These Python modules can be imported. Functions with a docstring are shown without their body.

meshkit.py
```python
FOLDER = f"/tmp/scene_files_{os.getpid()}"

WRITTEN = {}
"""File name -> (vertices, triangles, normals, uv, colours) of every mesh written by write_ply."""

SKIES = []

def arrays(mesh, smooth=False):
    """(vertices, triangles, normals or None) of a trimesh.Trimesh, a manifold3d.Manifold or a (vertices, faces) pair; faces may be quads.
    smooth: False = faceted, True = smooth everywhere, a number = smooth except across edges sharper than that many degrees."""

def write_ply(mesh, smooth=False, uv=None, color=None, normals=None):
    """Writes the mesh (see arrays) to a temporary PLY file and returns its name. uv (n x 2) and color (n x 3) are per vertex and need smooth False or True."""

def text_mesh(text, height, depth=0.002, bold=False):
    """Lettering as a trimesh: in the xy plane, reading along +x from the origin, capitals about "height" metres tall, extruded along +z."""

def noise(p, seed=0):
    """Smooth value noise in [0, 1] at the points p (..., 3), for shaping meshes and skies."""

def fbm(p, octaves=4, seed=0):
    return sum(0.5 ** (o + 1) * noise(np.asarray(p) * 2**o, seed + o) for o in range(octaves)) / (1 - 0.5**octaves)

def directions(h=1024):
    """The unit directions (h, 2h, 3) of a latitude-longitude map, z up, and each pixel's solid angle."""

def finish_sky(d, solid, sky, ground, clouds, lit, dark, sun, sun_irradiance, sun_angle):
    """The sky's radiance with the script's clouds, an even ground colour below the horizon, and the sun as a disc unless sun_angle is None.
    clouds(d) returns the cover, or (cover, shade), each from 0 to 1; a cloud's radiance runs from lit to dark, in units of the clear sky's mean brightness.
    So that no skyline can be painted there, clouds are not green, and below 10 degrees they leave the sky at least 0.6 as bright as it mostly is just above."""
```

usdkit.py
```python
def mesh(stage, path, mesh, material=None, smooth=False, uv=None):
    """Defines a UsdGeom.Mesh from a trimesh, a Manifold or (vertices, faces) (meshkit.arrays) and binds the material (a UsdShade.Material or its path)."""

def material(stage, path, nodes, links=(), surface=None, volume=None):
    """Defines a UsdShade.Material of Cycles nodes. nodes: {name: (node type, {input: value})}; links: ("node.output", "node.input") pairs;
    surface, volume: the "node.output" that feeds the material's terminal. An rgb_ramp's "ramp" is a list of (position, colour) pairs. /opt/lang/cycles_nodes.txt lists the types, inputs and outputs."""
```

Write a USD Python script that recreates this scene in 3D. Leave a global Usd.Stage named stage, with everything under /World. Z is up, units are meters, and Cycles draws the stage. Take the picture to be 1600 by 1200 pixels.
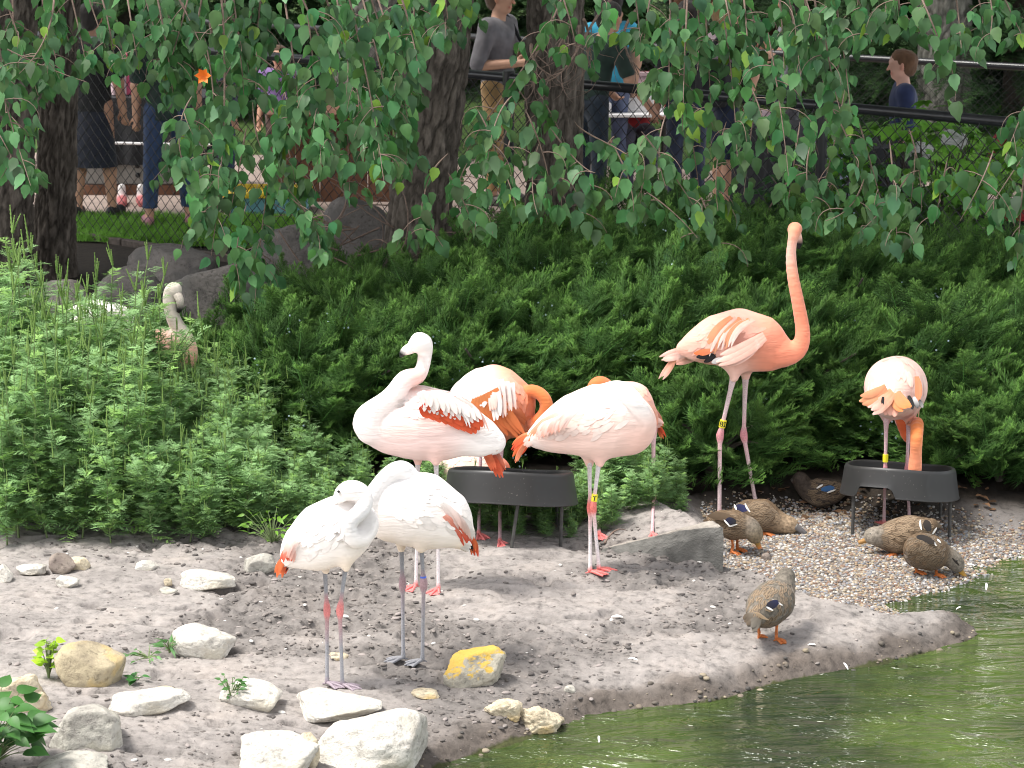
import math, random
import numpy as np, trimesh, shapely, usdkit, meshkit
from scipy.spatial import cKDTree
from pxr import Usd, UsdGeom, UsdLux, UsdShade, Gf, Sdf, Vt

stage = Usd.Stage.CreateInMemory()
UsdGeom.SetStageUpAxis(stage, "Z")
UsdGeom.Xform.Define(stage, "/World")
stage.SetDefaultPrim(stage.GetPrimAtPath("/World"))
_np_cross = np.cross
def _cross(a, b):
    """a quicker cross product for single vectors"""
    if isinstance(a, np.ndarray) and a.ndim == 1 and np.ndim(b) == 1:
        a0, a1, a2 = a; b0, b1, b2 = b
        return np.array([a1 * b2 - a2 * b1, a2 * b0 - a0 * b2, a0 * b1 - a1 * b0])
    return _np_cross(a, b)
rng = np.random.default_rng(11)
random.seed(11)

# ------------------------------------------------------------------ camera, sky, sun, exposure
CAM = np.array([0.0, 0.0, 3.6])
FPX = 4537.0                                   # focal length in pixels of the 1600 wide photograph
PITCH = math.atan(960 / FPX)
FWD = np.array([0, math.cos(PITCH), -math.sin(PITCH)])
UPV = np.array([0, math.sin(PITCH), math.cos(PITCH)])
cam = UsdGeom.Camera.Define(stage, "/World/camera")
M = Gf.Matrix4d(1, 0, 0, 0, *map(float, UPV), 0, *map(float, -FWD), 0, *map(float, CAM), 1)
cam.AddTransformOp().Set(M)
cam.CreateHorizontalApertureAttr(36.0)
cam.CreateFocalLengthAttr(36.0 * FPX / 1600)
cam.CreateFStopAttr(9.0)
cam.CreateFocusDistanceAttr(13.2)
cam.CreateExposureAttr(1.0)

SUN_EL, SUN_AZ = math.radians(64), math.radians(-108)     # azimuth = atan2(x, y) of the direction to the sun
sun_dir = np.array([math.cos(SUN_EL) * math.sin(SUN_AZ), math.cos(SUN_EL) * math.cos(SUN_AZ), math.sin(SUN_EL)])
usdkit.material(stage, "/World/Looks/sky_light", {
    "sky": ("sky_texture", {"sky_type": "single_scattering", "sun_disc": False, "sun_elevation": SUN_EL, "sun_rotation": SUN_AZ, "aerosol_density": 2.5}),
    "tc": ("texture_coordinate", {}),
    "n": ("noise_texture", {"scale": 2.2, "detail": 5.0, "roughness": 0.55}),
    "r": ("rgb_ramp", {"ramp": [(0.25, (0.55,) * 3), (0.6, (0.95,) * 3)]}),
    "cloud": ("hsv", {"saturation": 0.12, "value": 1.9}),
    "mx": ("mix", {}),
    "bg": ("background_shader", {"strength": 0.095})},
    [("tc.generated", "n.vector"), ("n.fac", "r.fac"), ("sky.color", "cloud.color"), ("r.color", "mx.fac"),
     ("sky.color", "mx.color1"), ("cloud.color", "mx.color2"), ("mx.color", "bg.color")], surface="bg.background")
dome = UsdLux.DomeLight.Define(stage, "/World/sky")
UsdShade.MaterialBindingAPI.Apply(dome.GetPrim()).Bind(UsdShade.Material.Get(stage, "/World/Looks/sky_light"))
dome.GetPrim().SetCustomDataByKey("kind", "structure")
dl = UsdLux.DistantLight.Define(stage, "/World/sun")
dl.CreateNormalizeAttr(True)
dl.CreateIntensityAttr(0.68)
dl.CreateAngleAttr(14.0)
dl.CreateColorAttr(Gf.Vec3f(1.0, 0.96, 0.9))
zax = sun_dir
xax = _cross([0, 0, 1.0], zax); xax /= np.linalg.norm(xax)
yax = _cross(zax, xax)
dl.AddTransformOp().Set(Gf.Matrix4d(*map(float, xax), 0, *map(float, yax), 0, *map(float, zax), 0, 0, 0, 30, 1))

# ------------------------------------------------------------------ pixels of the photograph to points of the place
def ray(px, py):
    px, py = np.asarray(px, float), np.asarray(py, float)
    return FWD + np.stack([(px - 800) / FPX, UPV[1] * (600 - py) / FPX, UPV[2] * (600 - py) / FPX], -1)

def P(px, py, Y):
    """the point at depth Y that is seen at the pixel"""
    d = ray(px, py)
    return CAM + d * (np.asarray(Y, float) / d[..., 1])[..., None]

def Pz(px, py, z):
    d = ray(px, py)
    return CAM + d * ((z - CAM[2]) / d[..., 2])[..., None]

def mpp(Y):
    """metres to a pixel at depth Y"""
    return Y * 1.03 / FPX

def project(p):
    q = np.asarray(p) - CAM
    w = q @ FWD
    return np.stack([800 + FPX * q[..., 0] / w, 600 - FPX * (q @ UPV) / w], -1)

# ------------------------------------------------------------------ scene helpers
taken = {}
def numbered(parent, name):
    n = taken.get((parent, name), 0)
    taken[parent, name] = n + 1
    return f"{parent}/{name}" + (f"_{n:03d}" if n else "")

def data(prim, label=None, cat=None, group=None, kind=None):
    for k, v in (("label", label), ("category", cat), ("group", group), ("kind", kind)):
        if v:
            prim.SetCustomDataByKey(k, v)

def put(path, v, f, mat, smooth=True, col=None, normals=None):
    v, f = np.asarray(v, float), np.asarray(f, int)
    if smooth is not True and smooth is not False and col is not None:
        smooth = True
    m = usdkit.mesh(stage, path, (v, f), MATS[mat], smooth=smooth)
    if normals is not None:
        m.CreateNormalsAttr(Vt.Vec3fArray.FromNumpy(np.ascontiguousarray(normals, np.float32)))
        m.SetNormalsInterpolation("vertex")
    if col is not None:
        if smooth not in (True, False):
            raise ValueError
        c = np.broadcast_to(np.asarray(col, np.float32), (len(v), 3))
        UsdGeom.PrimvarsAPI(m).CreatePrimvar("col", Sdf.ValueTypeNames.Color3fArray, "vertex").Set(Vt.Vec3fArray.FromNumpy(np.ascontiguousarray(c, np.float32)))
    return m

class Thing:
    """an Xform at the thing's base; its parts are given in the coordinates of the place"""
    def __init__(s, name, label, cat, base, group=None, kind=None):
        s.path, s.base = numbered("/World", name), np.asarray(base, float)
        x = UsdGeom.Xform.Define(stage, s.path)
        x.AddTranslateOp().Set(Gf.Vec3d(*map(float, base)))
        data(x.GetPrim(), label, cat, group, kind)
    def part(s, name, vf, mat, smooth=True, col=None, parent=None, kind=None, label=None, normals=None):
        path = numbered(parent or s.path, name)
        v, f = vf
        m = put(path, np.asarray(v) - s.base, f, mat, smooth, col, normals)
        data(m.GetPrim(), label=label, kind=kind)
        return path

def single(name, vf, mat, label, cat, group=None, kind=None, smooth=True, col=None, base=None):
    """a thing that is one mesh"""
    v, f = vf
    v = np.asarray(v, float)
    base = np.array([v[:, 0].mean(), v[:, 1].mean(), v[:, 2].min()]) if base is None else np.asarray(base, float)
    m = put(numbered("/World", name), v - base, f, mat, smooth, col)
    m.AddTranslateOp().Set(Gf.Vec3d(*map(float, base)))
    data(m.GetPrim(), label, cat, group, kind)
    return m

def structure(name, vf, mat, smooth=True, col=None, kind="structure", label=None):
    m = put(numbered("/World", name), vf[0], vf[1], mat, smooth, col)
    data(m.GetPrim(), label=label, kind=kind)
    return m

def instancer(path, protos, pos, quat, scale, idx, kind="stuff"):
    """protos: list of (v, f, material, colours or None); pos etc. arrays. quat as (w, x, y, z)."""
    pi = UsdGeom.PointInstancer.Define(stage, path)
    targets = []
    for k, (v, f, mat, col) in enumerate(protos):
        p = f"{path}/shape_{k:03d}" if k else f"{path}/shape"
        put(p, v, f, mat, True, col)
        targets.append(p)
    pi.CreatePrototypesRel().SetTargets(targets)
    pi.CreateProtoIndicesAttr(Vt.IntArray.FromNumpy(np.asarray(idx, np.int32)))
    pi.CreatePositionsAttr(Vt.Vec3fArray.FromNumpy(np.asarray(pos, np.float32)))
    pi.CreateOrientationsAttr(Vt.QuathArray([Gf.Quath(*map(float, q)) for q in quat]))
    pi.CreateScalesAttr(Vt.Vec3fArray.FromNumpy(np.asarray(scale, np.float32)))
    data(pi.GetPrim(), kind=kind)
    return pi

def quat_from(mats):
    """(n, 3, 3) rotation matrices (columns = axes) to (w, x, y, z)"""
    from scipy.spatial.transform import Rotation
    q = Rotation.from_matrix(mats).as_quat()
    return q[:, [3, 0, 1, 2]]

def frames(y, up, roll=None):
    """rotation matrices whose y axis is y and whose z is near up"""
    y = y / np.linalg.norm(y, axis=1, keepdims=True)
    x = _cross(y, up)
    x /= np.maximum(np.linalg.norm(x, axis=1, keepdims=True), 1e-9)
    z = _cross(x, y)
    if roll is not None:
        c, s = np.cos(roll)[:, None], np.sin(roll)[:, None]
        x, z = c * x + s * z, c * z - s * x
    return np.stack([x, y, z], 2)

# ------------------------------------------------------------------ mesh helpers
def join(*ms):
    vs, fs, n = [], [], 0
    for v, f in ms:
        vs.append(np.asarray(v, float)); fs.append(np.asarray(f, int) + n); n += len(v)
    return np.vstack(vs), np.vstack(fs)

def joinc(ms):
    v, f = join(*[(m[0], m[1]) for m in ms])
    return v, f, np.vstack([np.broadcast_to(m[2], (len(m[0]), 3)) for m in ms])

def spline(pts, n):
    pts = np.asarray(pts, float)
    from scipy.interpolate import CubicSpline, PchipInterpolator
    d = np.r_[0, np.cumsum(np.maximum(np.linalg.norm(np.diff(pts[:, :3], axis=0), axis=1), 1e-6) ** 0.7)]
    return CubicSpline(d, pts)(np.linspace(0, d[-1], n)) if len(pts) > 2 else np.array([pts[0] + (pts[1] - pts[0]) * t for t in np.linspace(0, 1, n)])

def tube(pts, rad, n=8, flat=None, caps=True):
    pts = np.asarray(pts, float); m = len(pts)
    rad = np.broadcast_to(np.asarray(rad, float), (m,))
    t = np.gradient(pts, axis=0); t /= np.maximum(np.linalg.norm(t, axis=1, keepdims=True), 1e-12)
    a = np.array([0, 0, 1.0]) if abs(t[0, 2]) < 0.9 else np.array([1.0, 0, 0])
    u = _cross(t[0], a); u /= np.linalg.norm(u)
    v = []
    ang = np.arange(n) / n * 2 * np.pi
    for i in range(m):
        u = u - t[i] * (u @ t[i]); u /= np.linalg.norm(u)
        w = _cross(t[i], u)
        v.append(pts[i] + rad[i] * (np.cos(ang)[:, None] * u + np.sin(ang)[:, None] * w))
    v = np.vstack(v)
    i, j = np.meshgrid(np.arange(m - 1), np.arange(n), indexing="ij")
    a, b = i * n + j, i * n + (j + 1) % n
    f = np.vstack([np.stack([a, b, b + n], -1).reshape(-1, 3), np.stack([a, b + n, a + n], -1).reshape(-1, 3)])
    if caps:
        v = np.vstack([v, pts[0], pts[-1]])
        k = np.arange(n)
        f = np.vstack([f, np.stack([(k + 1) % n, k, np.full(n, m * n)], 1), np.stack([(m - 1) * n + k, (m - 1) * n + (k + 1) % n, np.full(n, m * n + 1)], 1)])
    return v, f

def box(lo, hi, bevel=0.0):
    lo, hi = np.asarray(lo, float), np.asarray(hi, float)
    if bevel <= 0:
        b = trimesh.creation.box(hi - lo); return np.array(b.vertices) + (lo + hi) / 2, np.array(b.faces)
    pts = []
    for s in np.array(np.meshgrid([0, 1], [0, 1], [0, 1])).reshape(3, -1).T:
        c = np.where(s, hi, lo); d = np.where(s, -1, 1) * bevel
        for k in range(3):
            e = d.copy(); e[k] = 0; pts.append(c + e)
    h = trimesh.convex.convex_hull(np.array(pts))
    return np.array(h.vertices), np.array(h.faces)

def turned(vf, yaw, at):
    c, s = math.cos(yaw), math.sin(yaw)
    return np.asarray(vf[0]) @ np.array([[c, s, 0], [-s, c, 0], [0, 0, 1]]) + np.asarray(at), vf[1]

def lathe(profile, n=48, center=(0, 0, 0)):
    p = np.asarray(profile, float)
    ang = np.arange(n) / n * 2 * np.pi
    v = np.stack([p[:, None, 0] * np.cos(ang), p[:, None, 0] * np.sin(ang), np.repeat(p[:, None, 1], n, 1)], -1).reshape(-1, 3) + np.asarray(center)
    i, j = np.meshgrid(np.arange(len(p) - 1), np.arange(n), indexing="ij")
    a, b = i * n + j, i * n + (j + 1) % n
    return v, np.vstack([np.stack([a, b, b + n], -1).reshape(-1, 3), np.stack([a, b + n, a + n], -1).reshape(-1, 3)])

def ball(c, r, sub=2):
    s = trimesh.creation.icosphere(sub)
    return np.array(s.vertices) * np.asarray(r) + np.asarray(c), np.array(s.faces)

# signed distance shapes: one continuous skin over round cones
class Skin:
    def __init__(s, h=0.008):
        s.h, s.pr = h, []
    def cone(s, a, ra, b, rb, k=0.02, ca=(1, 1, 1), cb=None, axis=None, flat=1.0, sub=False):
        s.pr.append((np.asarray(a, float), float(ra), np.asarray(b, float), float(rb), k, np.asarray(ca, float), np.asarray(ca if cb is None else cb, float), axis, flat, sub))
    def chain(s, nodes, k=0.02, axis=None, flat=1.0):
        """nodes: (point, radius, colour)"""
        for p, q in zip(nodes[:-1], nodes[1:]):
            s.cone(p[0], p[1], q[0], q[1], k, p[2], q[2], axis, flat)
    @staticmethod
    def dist(p, pr):
        a, ra, b, rb, k, ca, cb, axis, flat, sub = pr
        q = p - a
        ba = b - a
        if axis is not None:
            n = np.asarray(axis, float)
            q = q + (q @ n)[..., None] * n * (1 / flat - 1)
            ba = ba + (ba @ n) * n * (1 / flat - 1)
        t = np.clip(q @ ba / max(ba @ ba, 1e-12), 0, 1)
        return np.linalg.norm(q - t[..., None] * ba, axis=-1) - (ra + t * (rb - ra)), t
    def mesh(s, color=False):
        h = s.h
        lo = np.min([np.minimum(p[0] - p[1], p[2] - p[3]) for p in s.pr if not p[9]], axis=0) - 3 * h
        hi = np.max([np.maximum(p[0] + p[1], p[2] + p[3]) for p in s.pr if not p[9]], axis=0) + 3 * h
        n = np.ceil((hi - lo) / h).astype(int) + 1
        F = np.full(n, 1.0, np.float32)
        for pr in s.pr:
            k = pr[4]
            pad = k + 2.5 * h
            l = np.floor((np.minimum(pr[0] - pr[1], pr[2] - pr[3]) - pad - lo) / h).astype(int).clip(0)
            u = np.minimum(np.ceil((np.maximum(pr[0] + pr[1], pr[2] + pr[3]) + pad - lo) / h).astype(int) + 1, n)
            if (u <= l).any():
                continue
            sl = tuple(slice(a, b) for a, b in zip(l, u))
            g = np.stack(np.meshgrid(*[np.arange(a, b) for a, b in zip(l, u)], indexing="ij"), -1) * h + lo
            d, _ = s.dist(g, pr)
            A = F[sl]
            if pr[9]:
                F[sl] = np.maximum(A, -d)
            else:
                hh = np.maximum(k - np.abs(A - d), 0) / max(k, 1e-9)
                F[sl] = np.minimum(A, d) - hh * hh * k / 4
        v, f = surface_net(F, lo, h)
        return v, f, s.colors(v) if color else None
    def colors(s, v, tau=0.01):
        W, C = np.zeros(len(v)), np.zeros((len(v), 3))
        for pr in s.pr:
            if pr[9]:
                continue
            d, t = s.dist(v, pr)
            w = np.exp(-np.clip(d, -0.03, 0.6) / tau)
            C += w[:, None] * (pr[5] + t[:, None] * (pr[6] - pr[5])); W += w
        return C / np.maximum(W, 1e-30)[:, None]

def surface_net(F, lo, h):
    S = F < 0
    n = np.array(F.shape)
    cnt = np.zeros(n - 1, np.int8)
    cs = [(i, j, k) for i in (0, 1) for j in (0, 1) for k in (0, 1)]
    sl = lambda c: tuple(slice(o, m - 1 + o) for o, m in zip(c, n))
    for c in cs:
        cnt += S[sl(c)]
    act = (cnt > 0) & (cnt < 8)
    idx = np.full(n - 1, -1, np.int64)
    cells = np.argwhere(act)
    idx[act] = np.arange(len(cells))
    acc, num = np.zeros((len(cells), 3)), np.zeros(len(cells))
    for a in cs:
        for ax in range(3):
            if a[ax]:
                continue
            b = list(a); b[ax] = 1
            fa = F[tuple((cells + a).T)]; fb = F[tuple((cells + b).T)]
            x = (fa < 0) != (fb < 0)
            t = np.where(x, fa / np.where(fa == fb, 1, fa - fb), 0)
            p = np.array(a, float) + t[:, None] * (np.array(b) - np.array(a))
            acc += p * x[:, None]; num += x
    v = (cells + acc / num[:, None]) * h + lo
    fs = []
    for ax in range(3):
        s0 = [slice(None)] * 3; s1 = [slice(None)] * 3
        s0[ax] = slice(0, -1); s1[ax] = slice(1, None)
        A, B = S[tuple(s0)], S[tuple(s1)]
        e = np.argwhere(A != B)
        o1, o2 = (ax + 1) % 3, (ax + 2) % 3
        e = e[(e[:, o1] > 0) & (e[:, o2] > 0) & (e[:, o1] < n[o1] - 1) & (e[:, o2] < n[o2] - 1)]
        inside = A[tuple(e.T)]
        q = []
        for d1, d2 in ((1, 1), (0, 1), (0, 0), (1, 0)):
            c = e.copy(); c[:, o1] -= d1; c[:, o2] -= d2
            q.append(idx[tuple(c.T)])
        q = np.stack(q, 1)
        q[~inside] = q[~inside][:, ::-1]
        fs += [q[:, [0, 1, 2]], q[:, [0, 2, 3]]]
    return v, np.vstack(fs)

def vnormals(v, f):
    n = np.zeros_like(v)
    c = _cross(v[f[:, 1]] - v[f[:, 0]], v[f[:, 2]] - v[f[:, 0]])
    for k in range(3):
        np.add.at(n, f[:, k], c)
    return n / np.maximum(np.linalg.norm(n, axis=1, keepdims=True), 1e-12)

def blades(p, d, nrm, L, W, cb, ct, lift=0.15, edge=None, droop=0.0, curve=1.5):
    """flat feathers: root p, direction d, facing nrm, length L, width W; colours from root cb to tip ct (edge: colour of the rim)"""
    n = len(p)
    L, W = np.broadcast_to(L, (n,))[:, None], np.broadcast_to(W, (n,))[:, None]
    d = d - nrm * (d * nrm).sum(1, keepdims=True); d /= np.maximum(np.linalg.norm(d, axis=1, keepdims=True), 1e-9)
    s = _cross(d, nrm)
    cb, ct = np.broadcast_to(cb, (n, 3)), np.broadcast_to(ct, (n, 3))
    prof = [(0, 0.35), (0.3, 0.9), (0.62, 1.0), (0.86, 0.62), (1.0, 0.06)]
    V, C = [], []
    for t, w in prof:
        c = p + d * L * t + nrm * (L * lift * t * (1 - 0.35 * t) - curve * (L * t) ** 2) - np.array([0, 0, droop]) * L * t * t
        m = cb + (ct - cb) * t
        e = m if edge is None else np.broadcast_to(edge, (n, 3))
        V += [c - s * W * w * 0.5 - nrm * W * 0.08 * w, c, c + s * W * w * 0.5 - nrm * W * 0.08 * w]
        C += [e, m if t < 0.99 else e, e]
    V, C = np.stack(V, 1), np.stack(C, 1)
    k = []
    for i in range(4):
        for j in (0, 1):
            a = i * 3 + j
            k += [(a, a + 1, a + 4), (a, a + 4, a + 3)]
    f = (np.arange(n)[:, None, None] * 15 + np.array(k)[None]).reshape(-1, 3)
    return V.reshape(-1, 3), f, C.reshape(-1, 3)

def sample(v, f, n, keep=None):
    a = np.linalg.norm(_cross(v[f[:, 1]] - v[f[:, 0]], v[f[:, 2]] - v[f[:, 0]]), axis=1)
    if keep is not None:
        a = a * keep[f].all(1)
    fi = rng.choice(len(f), n, p=a / a.sum())
    r1, r2 = np.sqrt(rng.random(n)), rng.random(n)
    w = np.stack([1 - r1, r1 * (1 - r2), r1 * r2], 1)
    return fi, w

def inside_poly(pts, poly):
    return shapely.contains_xy(shapely.Polygon(poly), pts[:, 0], pts[:, 1])

# ------------------------------------------------------------------ materials
MATS = {}
def mat(name, nodes, links, surface="p.BSDF", volume=None):
    MATS[name] = usdkit.material(stage, "/World/Looks/" + name, nodes, links, surface=surface, volume=volume)

def plain(name, color, rough=0.6, var=0.15, scale=20.0, metallic=0.0, bump=0.0, bscale=60.0, spec=0.5, coat=0.0):
    c = np.array(color)
    nodes = {"tc": ("texture_coordinate", {}), "n": ("noise_texture", {"scale": scale, "detail": 4.0}),
             "r": ("rgb_ramp", {"ramp": [(0.3, tuple(c * (1 - var))), (0.7, tuple(np.minimum(c * (1 + var), 1)))]}),
             "p": ("principled_bsdf", {"roughness": rough, "metallic": metallic, "specular_ior_level": spec, "coat_weight": coat})}
    links = [("tc.object", "n.vector"), ("n.fac", "r.fac"), ("r.color", "p.base_color")]
    if bump:
        nodes["n2"] = ("noise_texture", {"scale": bscale, "detail": 4.0})
        nodes["b"] = ("bump", {"strength": 0.8, "distance": bump})
        links += [("tc.object", "n2.vector"), ("n2.fac", "b.height"), ("b.normal", "p.normal")]
    mat(name, nodes, links)

def painted(name, rough=0.7, var=(0.88, 1.08), scale=60.0, sheen=0.0, bump=0.0, bscale=150.0, trans=0.0, spec=0.4, stretch=(1, 1, 1)):
    """the colour is the mesh's own (primvar col), broken up by noise"""
    nodes = {"a": ("attribute", {"attribute": "col"}), "tc": ("texture_coordinate", {}),
             "mp": ("mapping", {"scale": stretch}),
             "n": ("noise_texture", {"scale": scale, "detail": 4.0}),
             "r": ("rgb_ramp", {"ramp": [(0.3, (var[0],) * 3), (0.7, (var[1],) * 3)]}),
             "m": ("mix", {"mix_type": "multiply", "fac": 1.0}),
             "p": ("principled_bsdf", {"roughness": rough, "sheen_weight": sheen, "specular_ior_level": spec})}
    links = [("tc.object", "mp.vector"), ("mp.vector", "n.vector"), ("n.fac", "r.fac"), ("a.color", "m.color1"), ("r.color", "m.color2"), ("m.color", "p.base_color")]
    surf = "p.BSDF"
    if bump:
        nodes["n2"] = ("noise_texture", {"scale": bscale, "detail": 3.0})
        nodes["b"] = ("bump", {"strength": 0.7, "distance": bump})
        links += [("mp.vector", "n2.vector"), ("n2.fac", "b.height"), ("b.normal", "p.normal")]
    if trans:
        nodes["t"] = ("translucent_bsdf", {})
        nodes["x"] = ("mix_closure", {"fac": trans})
        links += [("m.color", "t.color"), ("p.BSDF", "x.closure1"), ("t.BSDF", "x.closure2")]
        surf = "x.closure"
    mat(name, nodes, links, surface=surf)

painted("plumage", rough=0.85, var=(0.95, 1.04), scale=26.0, sheen=0.2, bump=0.004, bscale=38.0, stretch=(0.35, 1, 2.2), spec=0.15)
painted("feather", rough=0.8, var=(0.93, 1.05), scale=40.0, sheen=0.15, trans=0.03, spec=0.2)
painted("scaly_skin", rough=0.5, var=(0.8, 1.15), scale=160.0, bump=0.003, bscale=320.0)
painted("duck_plumage", rough=0.75, var=(0.55, 1.35), scale=75.0, bump=0.003, bscale=130.0, spec=0.25)
painted("leaf", rough=0.5, var=(0.75, 1.25), scale=9.0, trans=0.28, spec=0.4)
painted("weed_leaf", rough=0.6, var=(0.8, 1.2), scale=6.0, trans=0.25, spec=0.3)
painted("needle", rough=0.6, var=(0.7, 1.3), scale=5.0, trans=0.15, spec=0.3)
painted("skin", rough=0.5, var=(0.94, 1.06), scale=25.0)
painted("cloth", rough=0.85, var=(0.75, 1.2), scale=14.0, sheen=0.1, bump=0.012, bscale=9.0)
painted("pebble", rough=0.8, var=(0.8, 1.2), scale=60.0)
painted("paint", rough=0.5, var=(0.9, 1.08), scale=14.0)
plain("black_plastic", (0.012, 0.0125, 0.014), rough=0.45, var=0.3, scale=14, bump=0.001, bscale=120)
mat("tub_plastic", {"tc": ("texture_coordinate", {}), "n": ("noise_texture", {"scale": 90.0, "detail": 4.0}), "n2": ("noise_texture", {"scale": 5.0, "detail": 5.0}),
    "r": ("rgb_ramp", {"ramp": [(0.66, (0,) * 3), (0.72, (1,) * 3)]}), "r2": ("rgb_ramp", {"ramp": [(0.42, (0.05,) * 3), (0.7, (0.55,) * 3)]}),
    "m": ("mix", {"mix_type": "multiply", "fac": 1.0}), "x": ("mix", {"color1": (0.012, 0.0125, 0.014), "color2": (0.3, 0.28, 0.25)}), "x2": ("mix", {"color2": (0.06, 0.056, 0.05)}),
    "s": ("math", {"math_type": "multiply", "value2": 0.5}), "p": ("principled_bsdf", {"roughness": 0.45})},
    [("tc.object", "n.vector"), ("tc.object", "n2.vector"), ("n.fac", "r.fac"), ("n2.fac", "r2.fac"), ("r.color", "m.color1"), ("r2.color", "m.color2"), ("m.color", "x.fac"), ("x.color", "x2.color1"), ("n2.fac", "s.value1"), ("s.value", "x2.fac"), ("x2.color", "p.base_color")])
plain("iron", (0.06, 0.058, 0.055), rough=0.6, var=0.4, scale=40, metallic=0.3)
plain("black_steel", (0.014, 0.014, 0.016), rough=0.35, var=0.2, coat=0.2)
plain("band_yellow", (0.75, 0.66, 0.03), rough=0.4, var=0.05)
plain("band_blue", (0.05, 0.12, 0.6), rough=0.4, var=0.05)
plain("ink", (0.01, 0.01, 0.01), rough=0.5, var=0.0)
plain("cloth_black", (0.016, 0.016, 0.018), rough=0.9, var=0.3, bump=0.01, bscale=9)
plain("twig", (0.16, 0.11, 0.085), rough=0.8, var=0.3, scale=60)
plain("stem_green", (0.12, 0.17, 0.06), rough=0.7, var=0.3)
plain("dead_wood", (0.07, 0.055, 0.045), rough=0.9, var=0.4, scale=30)
plain("brown_board", (0.12, 0.052, 0.026), rough=0.7, var=0.25, scale=6, bump=0.002)
plain("sand", (0.3, 0.27, 0.235), rough=0.95, var=0.2, scale=30, bump=0.006, bscale=120)  # sand tone kept pale to paint the light on the block's top
plain("concrete", (0.135, 0.13, 0.118), rough=0.9, var=0.35, scale=14, bump=0.006, bscale=110)  # dark grey holds the painted shade of the block's front face
plain("paving", (0.27, 0.21, 0.18), rough=0.9, var=0.12, scale=5, bump=0.002)
plain("eye", (0.012, 0.01, 0.008), rough=0.08, var=0.0)
plain("glossy_dark", (0.01, 0.01, 0.012), rough=0.1, var=0.0)

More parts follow.
